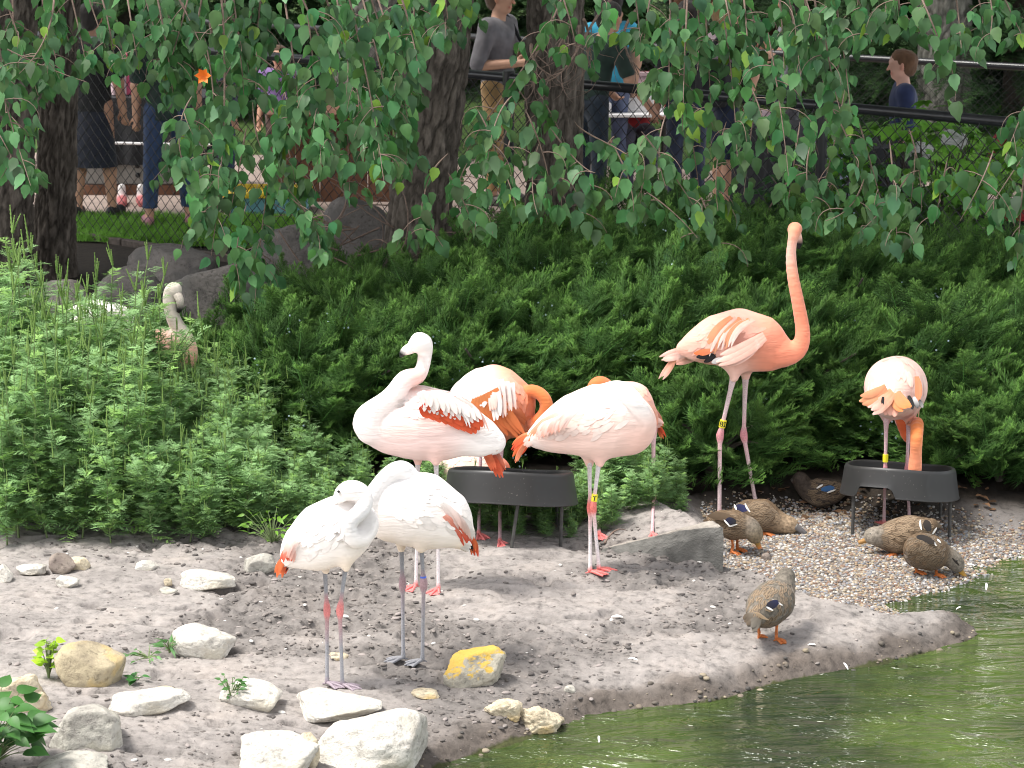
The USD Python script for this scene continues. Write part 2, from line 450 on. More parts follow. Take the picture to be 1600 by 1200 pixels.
def rock_mat(name, base, dark, spot, bump=0.012, lichen=None):
    nodes = {"g": ("texture_coordinate", {}), "n": ("noise_texture", {"scale": 7.0, "detail": 8.0, "roughness": 0.65}),
             "n1": ("noise_texture", {"scale": 38.0, "detail": 6.0, "roughness": 0.7}), "n3": ("noise_texture", {"scale": 4.0, "detail": 4.0}),
             "r": ("rgb_ramp", {"ramp": [(0.3, dark), (0.5, base), (0.75, tuple(min(1, c * 1.15) for c in base))]}),
             "r1": ("rgb_ramp", {"ramp": [(0.3, (0.38,) * 3), (0.47, (1,) * 3)]}),
             "r3": ("rgb_ramp", {"ramp": [(0.52, (0,) * 3), (0.62, (1,) * 3)]}),
             "mm": ("mix", {"mix_type": "multiply", "fac": 0.9}), "m3": ("mix", {"color2": spot}),
             "b": ("bump", {"strength": 0.9, "distance": bump}), "p": ("principled_bsdf", {"roughness": 0.9, "specular_ior_level": 0.2})}
    links = [("g.object", "n.vector"), ("g.object", "n1.vector"), ("g.object", "n3.vector"), ("n.fac", "r.fac"), ("n1.fac", "r1.fac"), ("n3.fac", "r3.fac"),
             ("r.color", "mm.color1"), ("r1.color", "mm.color2"), ("mm.color", "m3.color1"), ("r3.color", "m3.fac"),
             ("n1.fac", "b.height"), ("b.normal", "p.normal")]
    last = "m3.color"
    if lichen:      # grows on the upper side
        nodes |= {"geo": ("geometry", {}), "sp": ("separate_xyz", {}), "so": ("separate_xyz", {}), "n4": ("noise_texture", {"scale": 16.0, "detail": 5.0}),
                  "add": ("math", {"math_type": "multiply_add", "value2": 2.4, "value3": -1.05}), "ad2": ("math", {"math_type": "add"}),
                  "r4": ("rgb_ramp", {"ramp": [(0.55, (0,) * 3), (0.75, (0.9,) * 3)]}), "m4": ("mix", {"color2": lichen})}
        links += [("geo.true_normal", "sp.vector"), ("g.object", "n4.vector"), ("n4.fac", "add.value1"), ("add.value", "ad2.value1"), ("sp.z", "ad2.value2"),
                  ("ad2.value", "r4.fac"), ("r4.color", "m4.fac"), (last, "m4.color1")]
        last = "m4.color"
    links.append((last, "p.base_color"))
    mat(name, nodes, links)

rock_mat("limestone", (0.62, 0.59, 0.53), (0.36, 0.33, 0.29), (0.5, 0.46, 0.38), bump=0.02)
rock_mat("grey_stone", (0.42, 0.4, 0.35), (0.24, 0.22, 0.2), (0.34, 0.32, 0.26))
rock_mat("tan_stone", (0.4, 0.34, 0.23), (0.24, 0.2, 0.14), (0.5, 0.36, 0.14))
rock_mat("cream_stone", (0.6, 0.52, 0.38), (0.3, 0.24, 0.16), (0.5, 0.36, 0.16), bump=0.02)
rock_mat("lichen_stone", (0.4, 0.37, 0.3), (0.2, 0.19, 0.17), (0.5, 0.46, 0.38), lichen=(0.52, 0.34, 0.06))
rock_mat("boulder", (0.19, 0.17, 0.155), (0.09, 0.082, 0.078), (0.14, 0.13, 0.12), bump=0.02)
rock_mat("brown_stone", (0.24, 0.2, 0.17), (0.14, 0.11, 0.1), (0.2, 0.17, 0.13))

def bark_mat(name, a, b):
    mat(name, {"tc": ("texture_coordinate", {}), "mp": ("mapping", {"scale": (1, 1, 0.35)}), "n": ("noise_texture", {"scale": 26.0, "detail": 8.0, "roughness": 0.65}),
               "n2": ("noise_texture", {"scale": 3.0, "detail": 3.0}), "at": ("attribute", {"attribute": "col"}),
               "r": ("rgb_ramp", {"ramp": [(0.3, a), (0.7, b)]}), "m": ("mix", {"mix_type": "multiply", "fac": 1.0}),
               "bp": ("bump", {"strength": 1.0, "distance": 0.02}), "p": ("principled_bsdf", {"roughness": 0.92, "specular_ior_level": 0.15})},
        [("tc.object", "mp.vector"), ("mp.vector", "n.vector"), ("tc.object", "n2.vector"), ("n.fac", "r.fac"), ("r.color", "m.color1"), ("at.color", "m.color2"),
         ("m.color", "p.base_color"), ("n.fac", "bp.height"), ("bp.normal", "p.normal")])
bark_mat("bark", (0.045, 0.037, 0.03), (0.18, 0.152, 0.126))
bark_mat("grey_bark", (0.12, 0.11, 0.1), (0.3, 0.28, 0.25))

mat("mud", {"geo": ("geometry", {}), "sp": ("separate_xyz", {}), "at": ("attribute", {"attribute": "col"}),
            "n": ("noise_texture", {"scale": 3.0, "detail": 9.0, "roughness": 0.68}), "n2": ("noise_texture", {"scale": 22.0, "detail": 7.0, "roughness": 0.7}),
            "n3": ("noise_texture", {"scale": 70.0, "detail": 4.0, "roughness": 0.7}), "n4": ("noise_texture", {"scale": 9.0, "detail": 5.0, "roughness": 0.75}),
            "r": ("rgb_ramp", {"ramp": [(0.32, (0.74,) * 3), (0.5, (1.0,) * 3), (0.7, (1.14, 1.11, 1.08))]}),
            "r2": ("rgb_ramp", {"ramp": [(0.32, (0.36,) * 3), (0.47, (0.9,) * 3), (0.7, (1.18,) * 3)]}),
            "r3": ("rgb_ramp", {"ramp": [(0.7, (0,) * 3), (0.76, (1,) * 3)]}), "r4": ("rgb_ramp", {"ramp": [(0.52, (0,) * 3), (0.66, (1,) * 3)]}),
            "m1": ("mix", {"mix_type": "multiply", "fac": 1.0}), "m2": ("mix", {"mix_type": "multiply", "fac": 0.9}),
            "wm": ("mix", {"mix_type": "multiply", "fac": 1.0}), "m3": ("mix", {"color2": (0.6, 0.58, 0.54)}),
            "b": ("bump", {"strength": 0.9, "distance": 0.012}), "p": ("principled_bsdf", {"roughness": 0.9, "specular_ior_level": 0.25})},
    [("geo.position", "n.vector"), ("geo.position", "n2.vector"), ("geo.position", "n3.vector"), ("geo.position", "n4.vector"), ("n.fac", "r.fac"), ("n2.fac", "r2.fac"), ("n3.fac", "r3.fac"), ("n4.fac", "r4.fac"),
     ("at.color", "m1.color1"), ("r.color", "m1.color2"), ("m1.color", "m2.color1"), ("r2.color", "m2.color2"),
     ("r3.color", "wm.color1"), ("r4.color", "wm.color2"), ("wm.color", "m3.fac"), ("m2.color", "m3.color1"), ("m3.color", "p.base_color"), ("n2.fac", "b.height"), ("b.normal", "p.normal")])

mat("water", {"geo": ("geometry", {}), "mp": ("mapping", {"scale": (0.5, 1.3, 1.0)}), "n": ("noise_texture", {"scale": 5.5, "detail": 4.0, "roughness": 0.55, "distortion": 0.8}),
              "n2": ("noise_texture", {"scale": 1.3, "detail": 3.0}), "r": ("rgb_ramp", {"ramp": [(0.35, (0.016, 0.025, 0.009)), (0.65, (0.058, 0.086, 0.02))]}),
              "b": ("bump", {"strength": 1.0, "distance": 0.14}), "p": ("principled_bsdf", {"roughness": 0.03, "ior": 1.33, "specular_ior_level": 0.6})},
    [("geo.position", "mp.vector"), ("mp.vector", "n.vector"), ("geo.position", "n2.vector"), ("n2.fac", "r.fac"), ("r.color", "p.base_color"), ("n.fac", "b.height"), ("b.normal", "p.normal")])
plain("lawn_soil", (0.08, 0.17, 0.03), rough=0.9, var=0.35, scale=3)  # green lifted to stand in for sun on the lawn

# ------------------------------------------------------------------ the ground: a mud spit, a gravel beach, water
WATER = -0.2
shore_px = [(300, 1500), (520, 1330), (610, 1240), (680, 1200), (760, 1172), (900, 1128), (1010, 1106), (1120, 1094), (1200, 1070), (1300, 1050), (1400, 1030), (1490, 1008), (1528, 988), (1500, 970), (1440, 957),
            (1380, 948), (1400, 938), (1440, 930), (1500, 908), (1530, 888), (1580, 870), (1640, 862), (1800, 850), (2100, 845)]
shore = np.array([Pz(x, y, WATER)[:2] for x, y in shore_px])
shore = np.vstack([[-7.0, 7.8], [-3.0, 9.2], spline(np.c_[shore, np.zeros(len(shore))], 160)[:, :2], [14, 14.4], [40, 14.6]])
land_poly = shapely.Polygon(np.vstack([shore, [[60, 90], [-60, 90], [-60, 7.8]]]))
land_poly = land_poly if land_poly.is_valid else land_poly.buffer(0)
seg = np.linalg.norm(np.diff(shore, axis=0), axis=1)
dens = np.vstack([a + (b - a) * np.linspace(0, 1, max(2, int(l / 0.015)))[:, None] for a, b, l in zip(shore[:-1], shore[1:], seg)])
shore_tree = cKDTree(dens)
gravel_px = [(1126, 892), (1118, 835), (1095, 806), (1180, 790), (1300, 785), (1420, 800), (1540, 812), (1700, 830), (1720, 862), (1560, 880), (1525, 893), (1440, 935), (1385, 952), (1290, 930), (1200, 905)]
gravel_poly = shapely.Polygon([Pz(x, y, -0.1)[:2] for x, y in gravel_px])
gd = gravel_poly.exterior
gl = np.array([gd.interpolate(t).coords[0] for t in np.arange(0, gd.length, 0.02)])
gravel_tree = cKDTree(gl)

def smooth(x, a, b):
    t = np.clip((x - a) / (b - a), 0, 1)
    return t * t * (3 - 2 * t)

def shore_dist(x, y):
    q = np.stack([np.ravel(x), np.ravel(y)], -1)
    d = shore_tree.query(q)[0]
    return np.where(shapely.contains_xy(land_poly, q[:, 0], q[:, 1]), d, -d).reshape(np.shape(x))

def gravel_dist(x, y):
    q = np.stack([np.ravel(x), np.ravel(y)], -1)
    d = gravel_tree.query(q)[0]
    return np.where(shapely.contains_xy(gravel_poly, q[:, 0], q[:, 1]), d, -d).reshape(np.shape(x))

KA, KB = Pz(1004, 869, 0.0)[:2], Pz(1126, 886, -0.1)[:2]
KU = (KB - KA) / np.linalg.norm(KB - KA)
def behind_kerb(x, y):
    """the sandy ground banked up behind the concrete block"""
    u = ((x - KA[0]) * KU[0] + (y - KA[1]) * KU[1]) / np.linalg.norm(KB - KA)
    s = -(x - KA[0]) * KU[1] + (y - KA[1]) * KU[0]
    return 0.1 * np.clip(u + 0.1, 0, 1) * smooth(s, 0.05, 0.16) * smooth(s, 1.1, 0.6) * smooth(u, 1.12, 0.98)

def height(x, y, fine=False):
    x, y = np.asarray(x, float), np.asarray(y, float)
    sd = shore_dist(x, y) + 0.09 * (meshkit.fbm(np.stack([x * 3, y * 3, 0 * x], -1), 4, 5) - 0.5)
    mudz = WATER + np.where(sd > 0, 0.045 * smooth(sd, 0, 0.1) + 0.155 * (1 - np.exp(-np.maximum(sd, 0) / 0.62)), 0.5 * sd)
    grz = WATER + np.where(sd > 0, 0.11 * (1 - np.exp(-np.maximum(sd, 0) / 0.9)), 0.2 * sd)
    gm = smooth(gravel_dist(x, y), -0.12, 0.06)
    z = mudz * (1 - gm) + grz * gm
    z = np.maximum(z, -0.9) + behind_kerb(x, y) * (1 - gm)
    near = smooth(y, 16.5, 14.5)
    p = np.stack([x, y, 0 * x], -1)
    z = z + near * (0.05 * (meshkit.fbm(p * 1.3, 3, 2) - 0.5)) * (sd > 0) * smooth(sd, 0, 0.5)
    if fine:
        rough = smooth(meshkit.fbm(p * np.array([1.1, 1.6, 1]), 3, 9), 0.42, 0.6) * smooth(sd, 0.1, 0.8) * (1 - gm)
        z = z + near * (0.030 * (meshkit.fbm(p * np.array([5, 8, 1]), 4, 3) - 0.5) + rough * 0.075 * (meshkit.fbm(p * np.array([13, 20, 1]), 4, 4) - 0.55) + 0.010 * (meshkit.fbm(p * 40, 3, 6) - 0.5)) * (sd > -0.1)
        z = z + 0.05 * smooth(sd, 0.28, 0.08) * smooth(sd, -0.04, 0.05) * (1 - gm) * (meshkit.fbm(p * np.array([16, 16, 1]), 4, 31) - 0.5)
        pit = meshkit.noise(p * np.array([7, 11, 1]), 8)
        z = z - near * (1 - gm) * smooth(sd, 0.15, 0.6) * 0.035 * smooth(pit, 0.7, 0.86)
    return z

def G(px, py):
    """the point of the ground seen at the pixel"""
    z = 0.0
    for _ in range(14):
        p = Pz(px, py, z)
        z = 0.45 * z + 0.55 * float(height(p[0], p[1]))
    p = Pz(px, py, z)
    return np.array([p[0], p[1], z])

def grid(xs, ys, zf):
    X, Y = np.meshgrid(xs, ys, indexing="ij")
    Z = zf(X, Y)
    v = np.stack([X, Y, Z], -1).reshape(-1, 3)
    i, j = np.meshgrid(np.arange(len(xs) - 1), np.arange(len(ys) - 1), indexing="ij")
    a = i * len(ys) + j; b = a + len(ys)
    return v, np.vstack([np.stack([a, b, b + 1], -1).reshape(-1, 3), np.stack([a, b + 1, a + 1], -1).reshape(-1, 3)])

xs = np.r_[-60, -30, -16, -9, -6, np.linspace(-4.5, -2.7, 40), np.linspace(-2.68, 2.68, 500), np.linspace(2.7, 4.5, 40), 6, 9, 16, 30, 60]
ys = np.r_[np.linspace(3, 9.5, 30), np.linspace(9.52, 14.2, 430), np.linspace(14.25, 18, 60), np.linspace(18.2, 26, 30), 30, 40, 60, 90, 150, 300]
def ground_z(X, Y):
    z = np.zeros_like(X)
    m = Y < 20
    z[m] = height(X[m], Y[m], True)
    return z
gv, gf = grid(xs, ys, ground_z)
sdv = shore_dist(gv[:, 0], gv[:, 1])
gdv = gravel_dist(gv[:, 0], gv[:, 1])
pn = meshkit.fbm(gv * np.array([1.1, 1.6, 0]), 3, 9)
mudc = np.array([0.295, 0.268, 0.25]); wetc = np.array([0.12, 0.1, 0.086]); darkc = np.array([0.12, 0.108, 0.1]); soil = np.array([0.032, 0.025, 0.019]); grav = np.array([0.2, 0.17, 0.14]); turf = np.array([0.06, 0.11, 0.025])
gc = mudc + (darkc - mudc) * (smooth(pn, 0.45, 0.6) * 0.6)[:, None]
edge = (sdv + 0.12 * (meshkit.fbm(gv * np.array([6, 6, 0]), 3, 12) - 0.5))
gc = gc + (wetc - gc) * (1 - smooth(edge, 0.03, 0.2))[:, None]
gm = smooth(gdv, -0.05, 0.1)[:, None]
gc = gc * (1 - gm) + gm * (grav * (0.55 + 0.45 * smooth(sdv, 0.0, 0.2))[:, None])
gc[sdv < 0] = np.array([0.05, 0.055, 0.02])
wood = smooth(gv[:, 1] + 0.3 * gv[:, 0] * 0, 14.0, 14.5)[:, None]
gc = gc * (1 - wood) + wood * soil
back = smooth(gv[:, 1], 23.0, 23.02)[:, None]
gc = gc * (1 - back) + back * turf
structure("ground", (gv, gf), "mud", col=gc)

wx, wy = np.linspace(-8, 30, 120), np.linspace(2, 15.4, 90)
structure("water", grid(wx, wy, lambda X, Y: np.full_like(X, WATER)), "water")

# the concrete walk behind the near fence and the lawn beyond it
def flat(pts, z):
    p = shapely.Polygon(pts)
    t = trimesh.creation.triangulate_polygon(p, engine="earcut")
    return np.c_[t[0], np.full(len(t[0]), z)], np.asarray(t[1])
walk_near = [Pz(-300, 343, 0.0)[:2], Pz(700, 345, 0.0)[:2], Pz(1250, 380, 0)[:2], Pz(1500, 445, 0)[:2], Pz(1900, 490, 0)[:2]]
walk_far = [Pz(1900, 330, 0)[:2], Pz(1500, 292, 0)[:2], Pz(700, 250, 0)[:2], Pz(-300, 240, 0)[:2]]
wk = np.array(walk_near + walk_far)
v1, f1 = flat(wk, 0.03)
structure("path", (v1, f1), "paving", smooth=False)

# gravel: loose pebbles on the beach
def pebble(seed, sub=1):
    s = trimesh.creation.icosphere(sub)
    v = np.array(s.vertices)
    v = v * (0.75 + 0.5 * meshkit.noise(v * 1.4 + 7, seed))[:, None]
    return v * np.array([1, 0.85, 0.6]), np.array(s.faces)
pebble_cols = [(0.22, 0.205, 0.195), (0.27, 0.2, 0.13), (0.32, 0.27, 0.2), (0.12, 0.105, 0.1), (0.2, 0.13, 0.095), (0.42, 0.4, 0.37), (0.19, 0.195, 0.21)]
n = 42000
x0, y0, x1, y1 = gravel_poly.bounds
q = np.stack([rng.uniform(x0, min(x1, 4.0), n), rng.uniform(y0, y1, n)], -1)
ok = gravel_dist(q[:, 0], q[:, 1]) > -0.1 * rng.random(n) ** 2
q = q[ok]; sdq = shore_dist(q[:, 0], q[:, 1]); q = q[sdq > -0.15]
n = len(q)
rot = rng.random(n) * 6.28
size = 0.0035 + 0.0075 * rng.random(n) ** 2.4
instancer("/World/gravel", [(*pebble(k), "pebble", c) for k, c in enumerate(pebble_cols)], np.c_[q, height(q[:, 0], q[:, 1], True) + size * 0.25],
          np.c_[np.cos(rot / 2), 0 * rot, 0 * rot, np.sin(rot / 2)], size[:, None] * np.ones(3), rng.integers(0, len(pebble_cols), n))
data(stage.GetPrimAtPath("/World/gravel"), "multicoloured loose gravel spread over the small beach by the water", "gravel")

# clods, droppings and crumbs on the mud
n = 24000
q = np.stack([rng.uniform(-2.6, 2.4, n), rng.uniform(9.8, 14.0, n)], -1)
pq = np.c_[q, 0 * q[:, 0]]
dn = meshkit.fbm(pq * np.array([1.1, 1.6, 1]), 3, 9)
ok = (shore_dist(q[:, 0], q[:, 1]) > 0.02) & (gravel_dist(q[:, 0], q[:, 1]) < -0.05) & (rng.random(n) < 0.1 + 0.9 * smooth(dn, 0.42, 0.58))
q = q[ok]; n = len(q)
rot = rng.random(n) * 6.28
size = 0.003 + 0.010 * rng.random(n) ** 3.5
instancer("/World/mud_crumbs", [(*pebble(k + 20), "pebble", c) for k, c in enumerate([(0.12, 0.105, 0.095), (0.2, 0.175, 0.16), (0.085, 0.075, 0.07), (0.27, 0.235, 0.22), (0.5, 0.48, 0.45)])],
          np.c_[q, height(q[:, 0], q[:, 1], True) + size * 0.15], np.c_[np.cos(rot / 2), 0 * rot, 0 * rot, np.sin(rot / 2)], size[:, None] * np.array([1.5, 1.0, 0.8]), rng.choice(5, n, p=[0.33, 0.3, 0.24, 0.11, 0.02]))
data(stage.GetPrimAtPath("/World/mud_crumbs"), "dark crumbs and clods of trodden mud scattered over the bare spit", "mud crumbs")

# damp stones along the water's edge
n = 4000
k = rng.integers(0, len(dens), n)
q = dens[k] + rng.normal(0, 0.045, (n, 2))
q = q[(np.abs(q[:, 0]) < 3.2)]; n = len(q)
size = 0.004 + 0.014 * rng.random(n) ** 3
rot = rng.random(n) * 6.28
instancer("/World/shore_grit", [(*pebble(k + 40), "pebble", c) for k, c in enumerate([(0.1, 0.085, 0.07), (0.16, 0.13, 0.1), (0.25, 0.21, 0.15), (0.06, 0.055, 0.05)])],
          np.c_[q, np.maximum(height(q[:, 0], q[:, 1], True), WATER - 0.02) + size * 0.2], np.c_[np.cos(rot / 2), 0 * rot, 0 * rot, np.sin(rot / 2)], size[:, None] * np.ones(3), rng.integers(0, 4, n))
data(stage.GetPrimAtPath("/World/shore_grit"), "wet grit and small stones along the edge of the pond", "grit")

# the concrete block between mud and gravel
a = P(1127, 823, G(1126, 886)[1]); b0 = G(1004, 869) + [0, 0, 0.008]; c0 = G(942, 860) + [0, 0, 0.006]; d0 = Pz(1062, 829, a[2] * 0.75); e0 = Pz(1112, 815, a[2])
top = np.array([b0, a, e0, d0, c0])
hull = trimesh.convex.convex_hull(np.vstack([top, top - [0, 0, 0.012] + 0.012 * (top - top.mean(0)) / np.linalg.norm(top - top.mean(0), axis=1)[:, None], top * [1, 1, 0] + [0, 0, -0.4] + 0.012 * (top - top.mean(0)) / np.linalg.norm(top - top.mean(0), axis=1)[:, None]]))
hv, hf = trimesh.remesh.subdivide_to_size(hull.vertices, hull.faces, 0.02)
hull = trimesh.Trimesh(hv, hf); hull.merge_vertices()
hv = np.array(hull.vertices); hn = np.array(hull.vertex_normals)
hv = hv + hn * (0.012 * (meshkit.fbm(hv * 30, 4, 3) - 0.5) + 0.012 * (meshkit.fbm(hv * 6, 2, 3) - 0.5))[:, None]
cbk = Thing("concrete_block", "concrete block painted shade-dark grey with a sandy top painted sunlit, between mud and gravel", "concrete block", np.r_[top[:, :2].mean(0), -0.1])
cbk.part("block_body", (hv, np.array(hull.faces)), "concrete", smooth=35)  # body colour darkened to paint the face as shaded
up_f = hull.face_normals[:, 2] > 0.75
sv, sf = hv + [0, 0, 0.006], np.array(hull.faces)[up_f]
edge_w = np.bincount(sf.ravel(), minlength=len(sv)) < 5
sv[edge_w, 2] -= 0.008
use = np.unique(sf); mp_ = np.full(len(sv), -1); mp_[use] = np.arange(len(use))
cbk.part("sand_cover", (sv[use], mp_[sf]), "sand", smooth=True)  # pale sand sheet added so the top reads as lit

# ------------------------------------------------------------------ stones
def stone(c, dims, seed, planes=14, sharp=10.0, rough=0.06, sub=4, yaw=0.0, tilt=(0, 0)):
    r = np.random.default_rng(seed)
    s = trimesh.creation.icosphere(sub)
    v = np.array(s.vertices)
    nrm = r.normal(size=(planes, 3)); nrm /= np.linalg.norm(nrm, axis=1, keepdims=True)
    off = 0.74 + 0.24 * r.random(planes)
    ax = np.vstack([np.eye(3), -np.eye(3)]) + r.normal(0, 0.35, (6, 3)); ax /= np.linalg.norm(ax, axis=1, keepdims=True)
    nrm, off = np.vstack([nrm, ax]), np.r_[off, 0.66 + 0.2 * r.random(6)]
    sharp = sharp * 2.4
    den = np.maximum(v @ nrm.T, 1e-3)
    rad = off / den
    rad = np.concatenate([rad, np.full((len(v), 1), 1.12)], 1)
    m = -np.log(np.exp(-sharp * np.minimum(rad, 3)).sum(1)) / sharp
    v = v * m[:, None]
    v = v * (1 + rough * 2.6 * (meshkit.fbm(v * 2.0 + seed, 4, seed) - 0.5) + rough * 1.5 * (meshkit.fbm(v * 7.0 + seed, 3, seed + 1) - 0.5))[:, None]
    v = v - v.mean(0)
    v = v / np.abs(v).max(0)
    R = trimesh.transformations.euler_matrix(tilt[0], tilt[1], yaw)[:3, :3]
    v = (v * (np.asarray(dims) / 2)) @ R.T
    return v + np.asarray(c), np.array(s.faces)

def lay_stone(box4, dm, material, label, seed, sink=0.4, planes=13, sharp=11, rough=0.06, Y=None, name="rock", group=None, sub=4, tilt=(0, 0), hz=None):
    x0, y0, x1, y1 = box4
    g = G((x0 + x1) / 2, y1) if Y is None else None
    if g is None:
        p = P((x0 + x1) / 2, y1, Y); g = np.array([p[0], Y, p[2]])
    m = mpp(g[1])
    w = (x1 - x0) * m
    depth = w * dm
    th = math.atan2(CAM[2] - g[2], g[1])
    hgt = max(((y1 - y0) * m - depth * math.sin(th) * 0.75) / math.cos(th), 0.25 * (y1 - y0) * m) if hz is None else hz
    c = g + [0, depth * 0.48, hgt * 0.5 - sink * hgt * 0.5]
    if Y is None:
        c[2] = height(c[0], c[1] - depth * 0.3) + hgt * (0.5 - sink * 0.6)
    single(name, stone(c, (w, depth, hgt * (1 + sink)), seed, planes, sharp, rough, sub, 0.0, tilt), material, label, "boulder" if name == "boulder" else "rock", group, smooth=38 if sharp > 8 else True)

lay_stone((275, 885, 367, 924), 0.8, "limestone", "long pale limestone in front of the ragweed, highest white rock on the mud", 3)
lay_stone((262, 968, 367, 1030), 0.8, "limestone", "rounded white limestone with a grass tuft at its left foot", 5, sharp=8)
lay_stone((78, 996, 192, 1078), 0.75, "tan_stone", "smooth rounded tan boulder beside the yellow green seedling", 7, planes=8, sharp=6, rough=0.04)
lay_stone((-22, 1040, 78, 1118), 0.8, "cream_stone", "craggy yellowish rock at the left edge above the glossy bush", 12, rough=0.14, planes=18)
lay_stone((68, 1083, 200, 1180), 0.95, "grey_stone", "flat grey slab with a broken layered front edge", 15, planes=9, sharp=16, tilt=(0.06, 0.05))
lay_stone((156, 1064, 292, 1122), 0.9, "limestone", "flat white slab touching the grey slab, with a dark chipped right side", 19, planes=9, sharp=16)
lay_stone((222, 1068, 290, 1096), 0.7, "cream_stone", "thin cream stone sticking out behind the flat white slab", 22, planes=11)
lay_stone((338, 1056, 447, 1113), 0.9, "limestone", "broad white rock with a small weed growing at its left side", 26)
lay_stone((436, 1072, 596, 1136), 0.95, "limestone", "low white rock just under the front flamingo's feet", 29, planes=10, sharp=14)
lay_stone((476, 1096, 680, 1216), 0.8, "limestone", "largest white rock, at the bottom of the shore", 33, planes=9, sharp=13)
lay_stone((352, 1136, 498, 1216), 0.8, "limestone", "white rock at the bottom, left of the largest one", 36, planes=11)
lay_stone((462, 1140, 500, 1200), 0.7, "cream_stone", "narrow ochre stone squeezed between two white rocks", 37, planes=11)
lay_stone((690, 996, 792, 1078), 0.8, "lichen_stone", "grey rock capped with orange yellow lichen", 42, planes=9, sharp=14)
lay_stone((641, 1074, 689, 1093), 0.8, "cream_stone", "small flat cream stone left below the lichen rock", 45)
lay_stone((755, 1087, 826, 1128), 0.8, "cream_stone", "craggy cream rock on the mud nearest the pond edge", 48, rough=0.15, planes=20)
lay_stone((800, 1098, 884, 1152), 0.7, "cream_stone", "ochre pitted rock beside the craggy one at the pond edge", 51, rough=0.15, planes=16)
lay_stone((35, 1169, 168, 1225), 0.8, "grey_stone", "grey stone at the bottom left corner by the bush", 54, planes=10)
lay_stone((374, 858, 432, 899), 0.8, "grey_stone", "pale angular rock just left of the front flamingo's tail", 57, planes=9, sharp=15)
lay_stone((206, 871, 247, 894), 0.8, "limestone", "small white stone lying against the ragweed", 60)
lay_stone((103, 864, 141, 892), 0.8, "cream_stone", "small blocky cream stone right of the pointed brown one", 63)
lay_stone((70, 861, 117, 897), 0.8, "brown_stone", "pointed brown stone at the foot of the ragweed", 66, planes=7, sharp=16)
lay_stone((22, 877, 71, 899), 0.8, "limestone", "low white stone left of the pointed brown stone", 69)
lay_stone((-16, 879, 19, 910), 0.8, "limestone", "white stone cut by the left edge of the view", 72)
lay_stone((80, 896, 122, 919), 0.8, "limestone", "small white stone in front of the pointed brown stone", 75)
lay_stone((255, 902, 270, 914), 0.8, "cream_stone", "pebble sized stone left of the long pale limestone", 78, sub=3)
lay_stone((243, 916, 277, 928), 0.8, "grey_stone", "flat little stone below the long pale limestone", 81, sub=3)
lay_stone((508, 1014, 545, 1034), 0.7, "cream_stone", "small flat flake of stone between the front flamingo's legs", 84, hz=0.03, sub=3)
lay_stone((880, 1070, 900, 1082), 0.8, "grey_stone", "little grey stone on bare mud toward the pond", 86, sub=3)
lay_stone((1188, 862, 1206, 876), 0.8, "brown_stone", "little dark stone beside the feeding duck's bill", 88, sub=3)
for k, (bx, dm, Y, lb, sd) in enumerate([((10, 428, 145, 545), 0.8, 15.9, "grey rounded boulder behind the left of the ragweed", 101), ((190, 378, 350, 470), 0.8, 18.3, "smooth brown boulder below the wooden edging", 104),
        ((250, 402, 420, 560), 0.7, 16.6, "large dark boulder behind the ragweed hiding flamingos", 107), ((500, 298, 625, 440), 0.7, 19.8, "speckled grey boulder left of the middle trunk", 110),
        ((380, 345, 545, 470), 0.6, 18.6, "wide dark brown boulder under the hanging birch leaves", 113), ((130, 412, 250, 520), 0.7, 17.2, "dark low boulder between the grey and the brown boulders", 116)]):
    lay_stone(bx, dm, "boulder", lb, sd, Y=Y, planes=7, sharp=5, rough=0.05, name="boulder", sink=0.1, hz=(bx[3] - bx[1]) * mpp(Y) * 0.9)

# ------------------------------------------------------------------ fences
def fence(name, label, A, B, z, post_px, pitch, rail_r, wire_r):
    A, B = np.array([A[0], A[1], 0.0]), np.array([B[0], B[1], 0.0])
    L = np.linalg.norm(B - A); u = (B - A) / L
    A, B = A - u * 2.0, B + u * 2.0
    L += 4.0
    t = Thing(name, label, "fence", A)
    up = np.array([0, 0, 1.0])
    t.part("top_rail", tube(np.array([A + up * z, B + up * z]), rail_r, 14), "black_steel", smooth=40)
    nperp = _cross(u, up)
    for d in post_px:
        p = A + u * d
        t.part("post", join(tube(np.array([p - up * 0.2, p + up * (z - rail_r)]), rail_r * 1.15, 12), tube(np.array([p + up * (z - 0.05), p + up * (z + rail_r + 0.012)]), rail_r * 1.35, 12)), "black_steel", smooth=40)
    lo, hi = 0.03, z - rail_r * 0.3
    V, F, n = [], [], 0
    H = hi - lo
    cols = np.arange(-H, L, pitch)
    for s in (1, -1):
        for x in cols:
            xa, xb = (x, x + H) if s > 0 else (x + H, x)
            ta, tb = 0.0, 1.0
            pa = A + u * xa + up * lo; pb = A + u * xb + up * hi
            if min(xa, xb) < 0 or max(xa, xb) > L:
                continue
            tt = np.arange(0, 1.0001, pitch / 2 / H)
            pts = pa + (pb - pa) * tt[:, None] + nperp * (wire_r * 0.9 * s * np.where(np.arange(len(tt)) % 2, 1, -1))[:, None]
            V.append(pts)
    parts = [tube(p, wire_r, 3, caps=False) for p in V]
    t.part("chain_link_mesh", join(*parts), "black_steel", smooth=True, kind="stuff")
    ties = [tube(np.array([A + u * x + up * (z - rail_r * 1.5) + nperp * (rail_r + 0.003), A + u * (x + 0.012) + up * (z + rail_r + 0.004), A + u * (x + 0.02) + up * (z - rail_r * 1.5) - nperp * (rail_r + 0.003)]), wire_r * 1.2, 4) for x in np.arange(0.3, L, pitch * 2 if name == "far_fence" else pitch * 6)]
    t.part("wire_ties", join(*ties), "black_steel", kind="stuff")
    return t, A, u, L

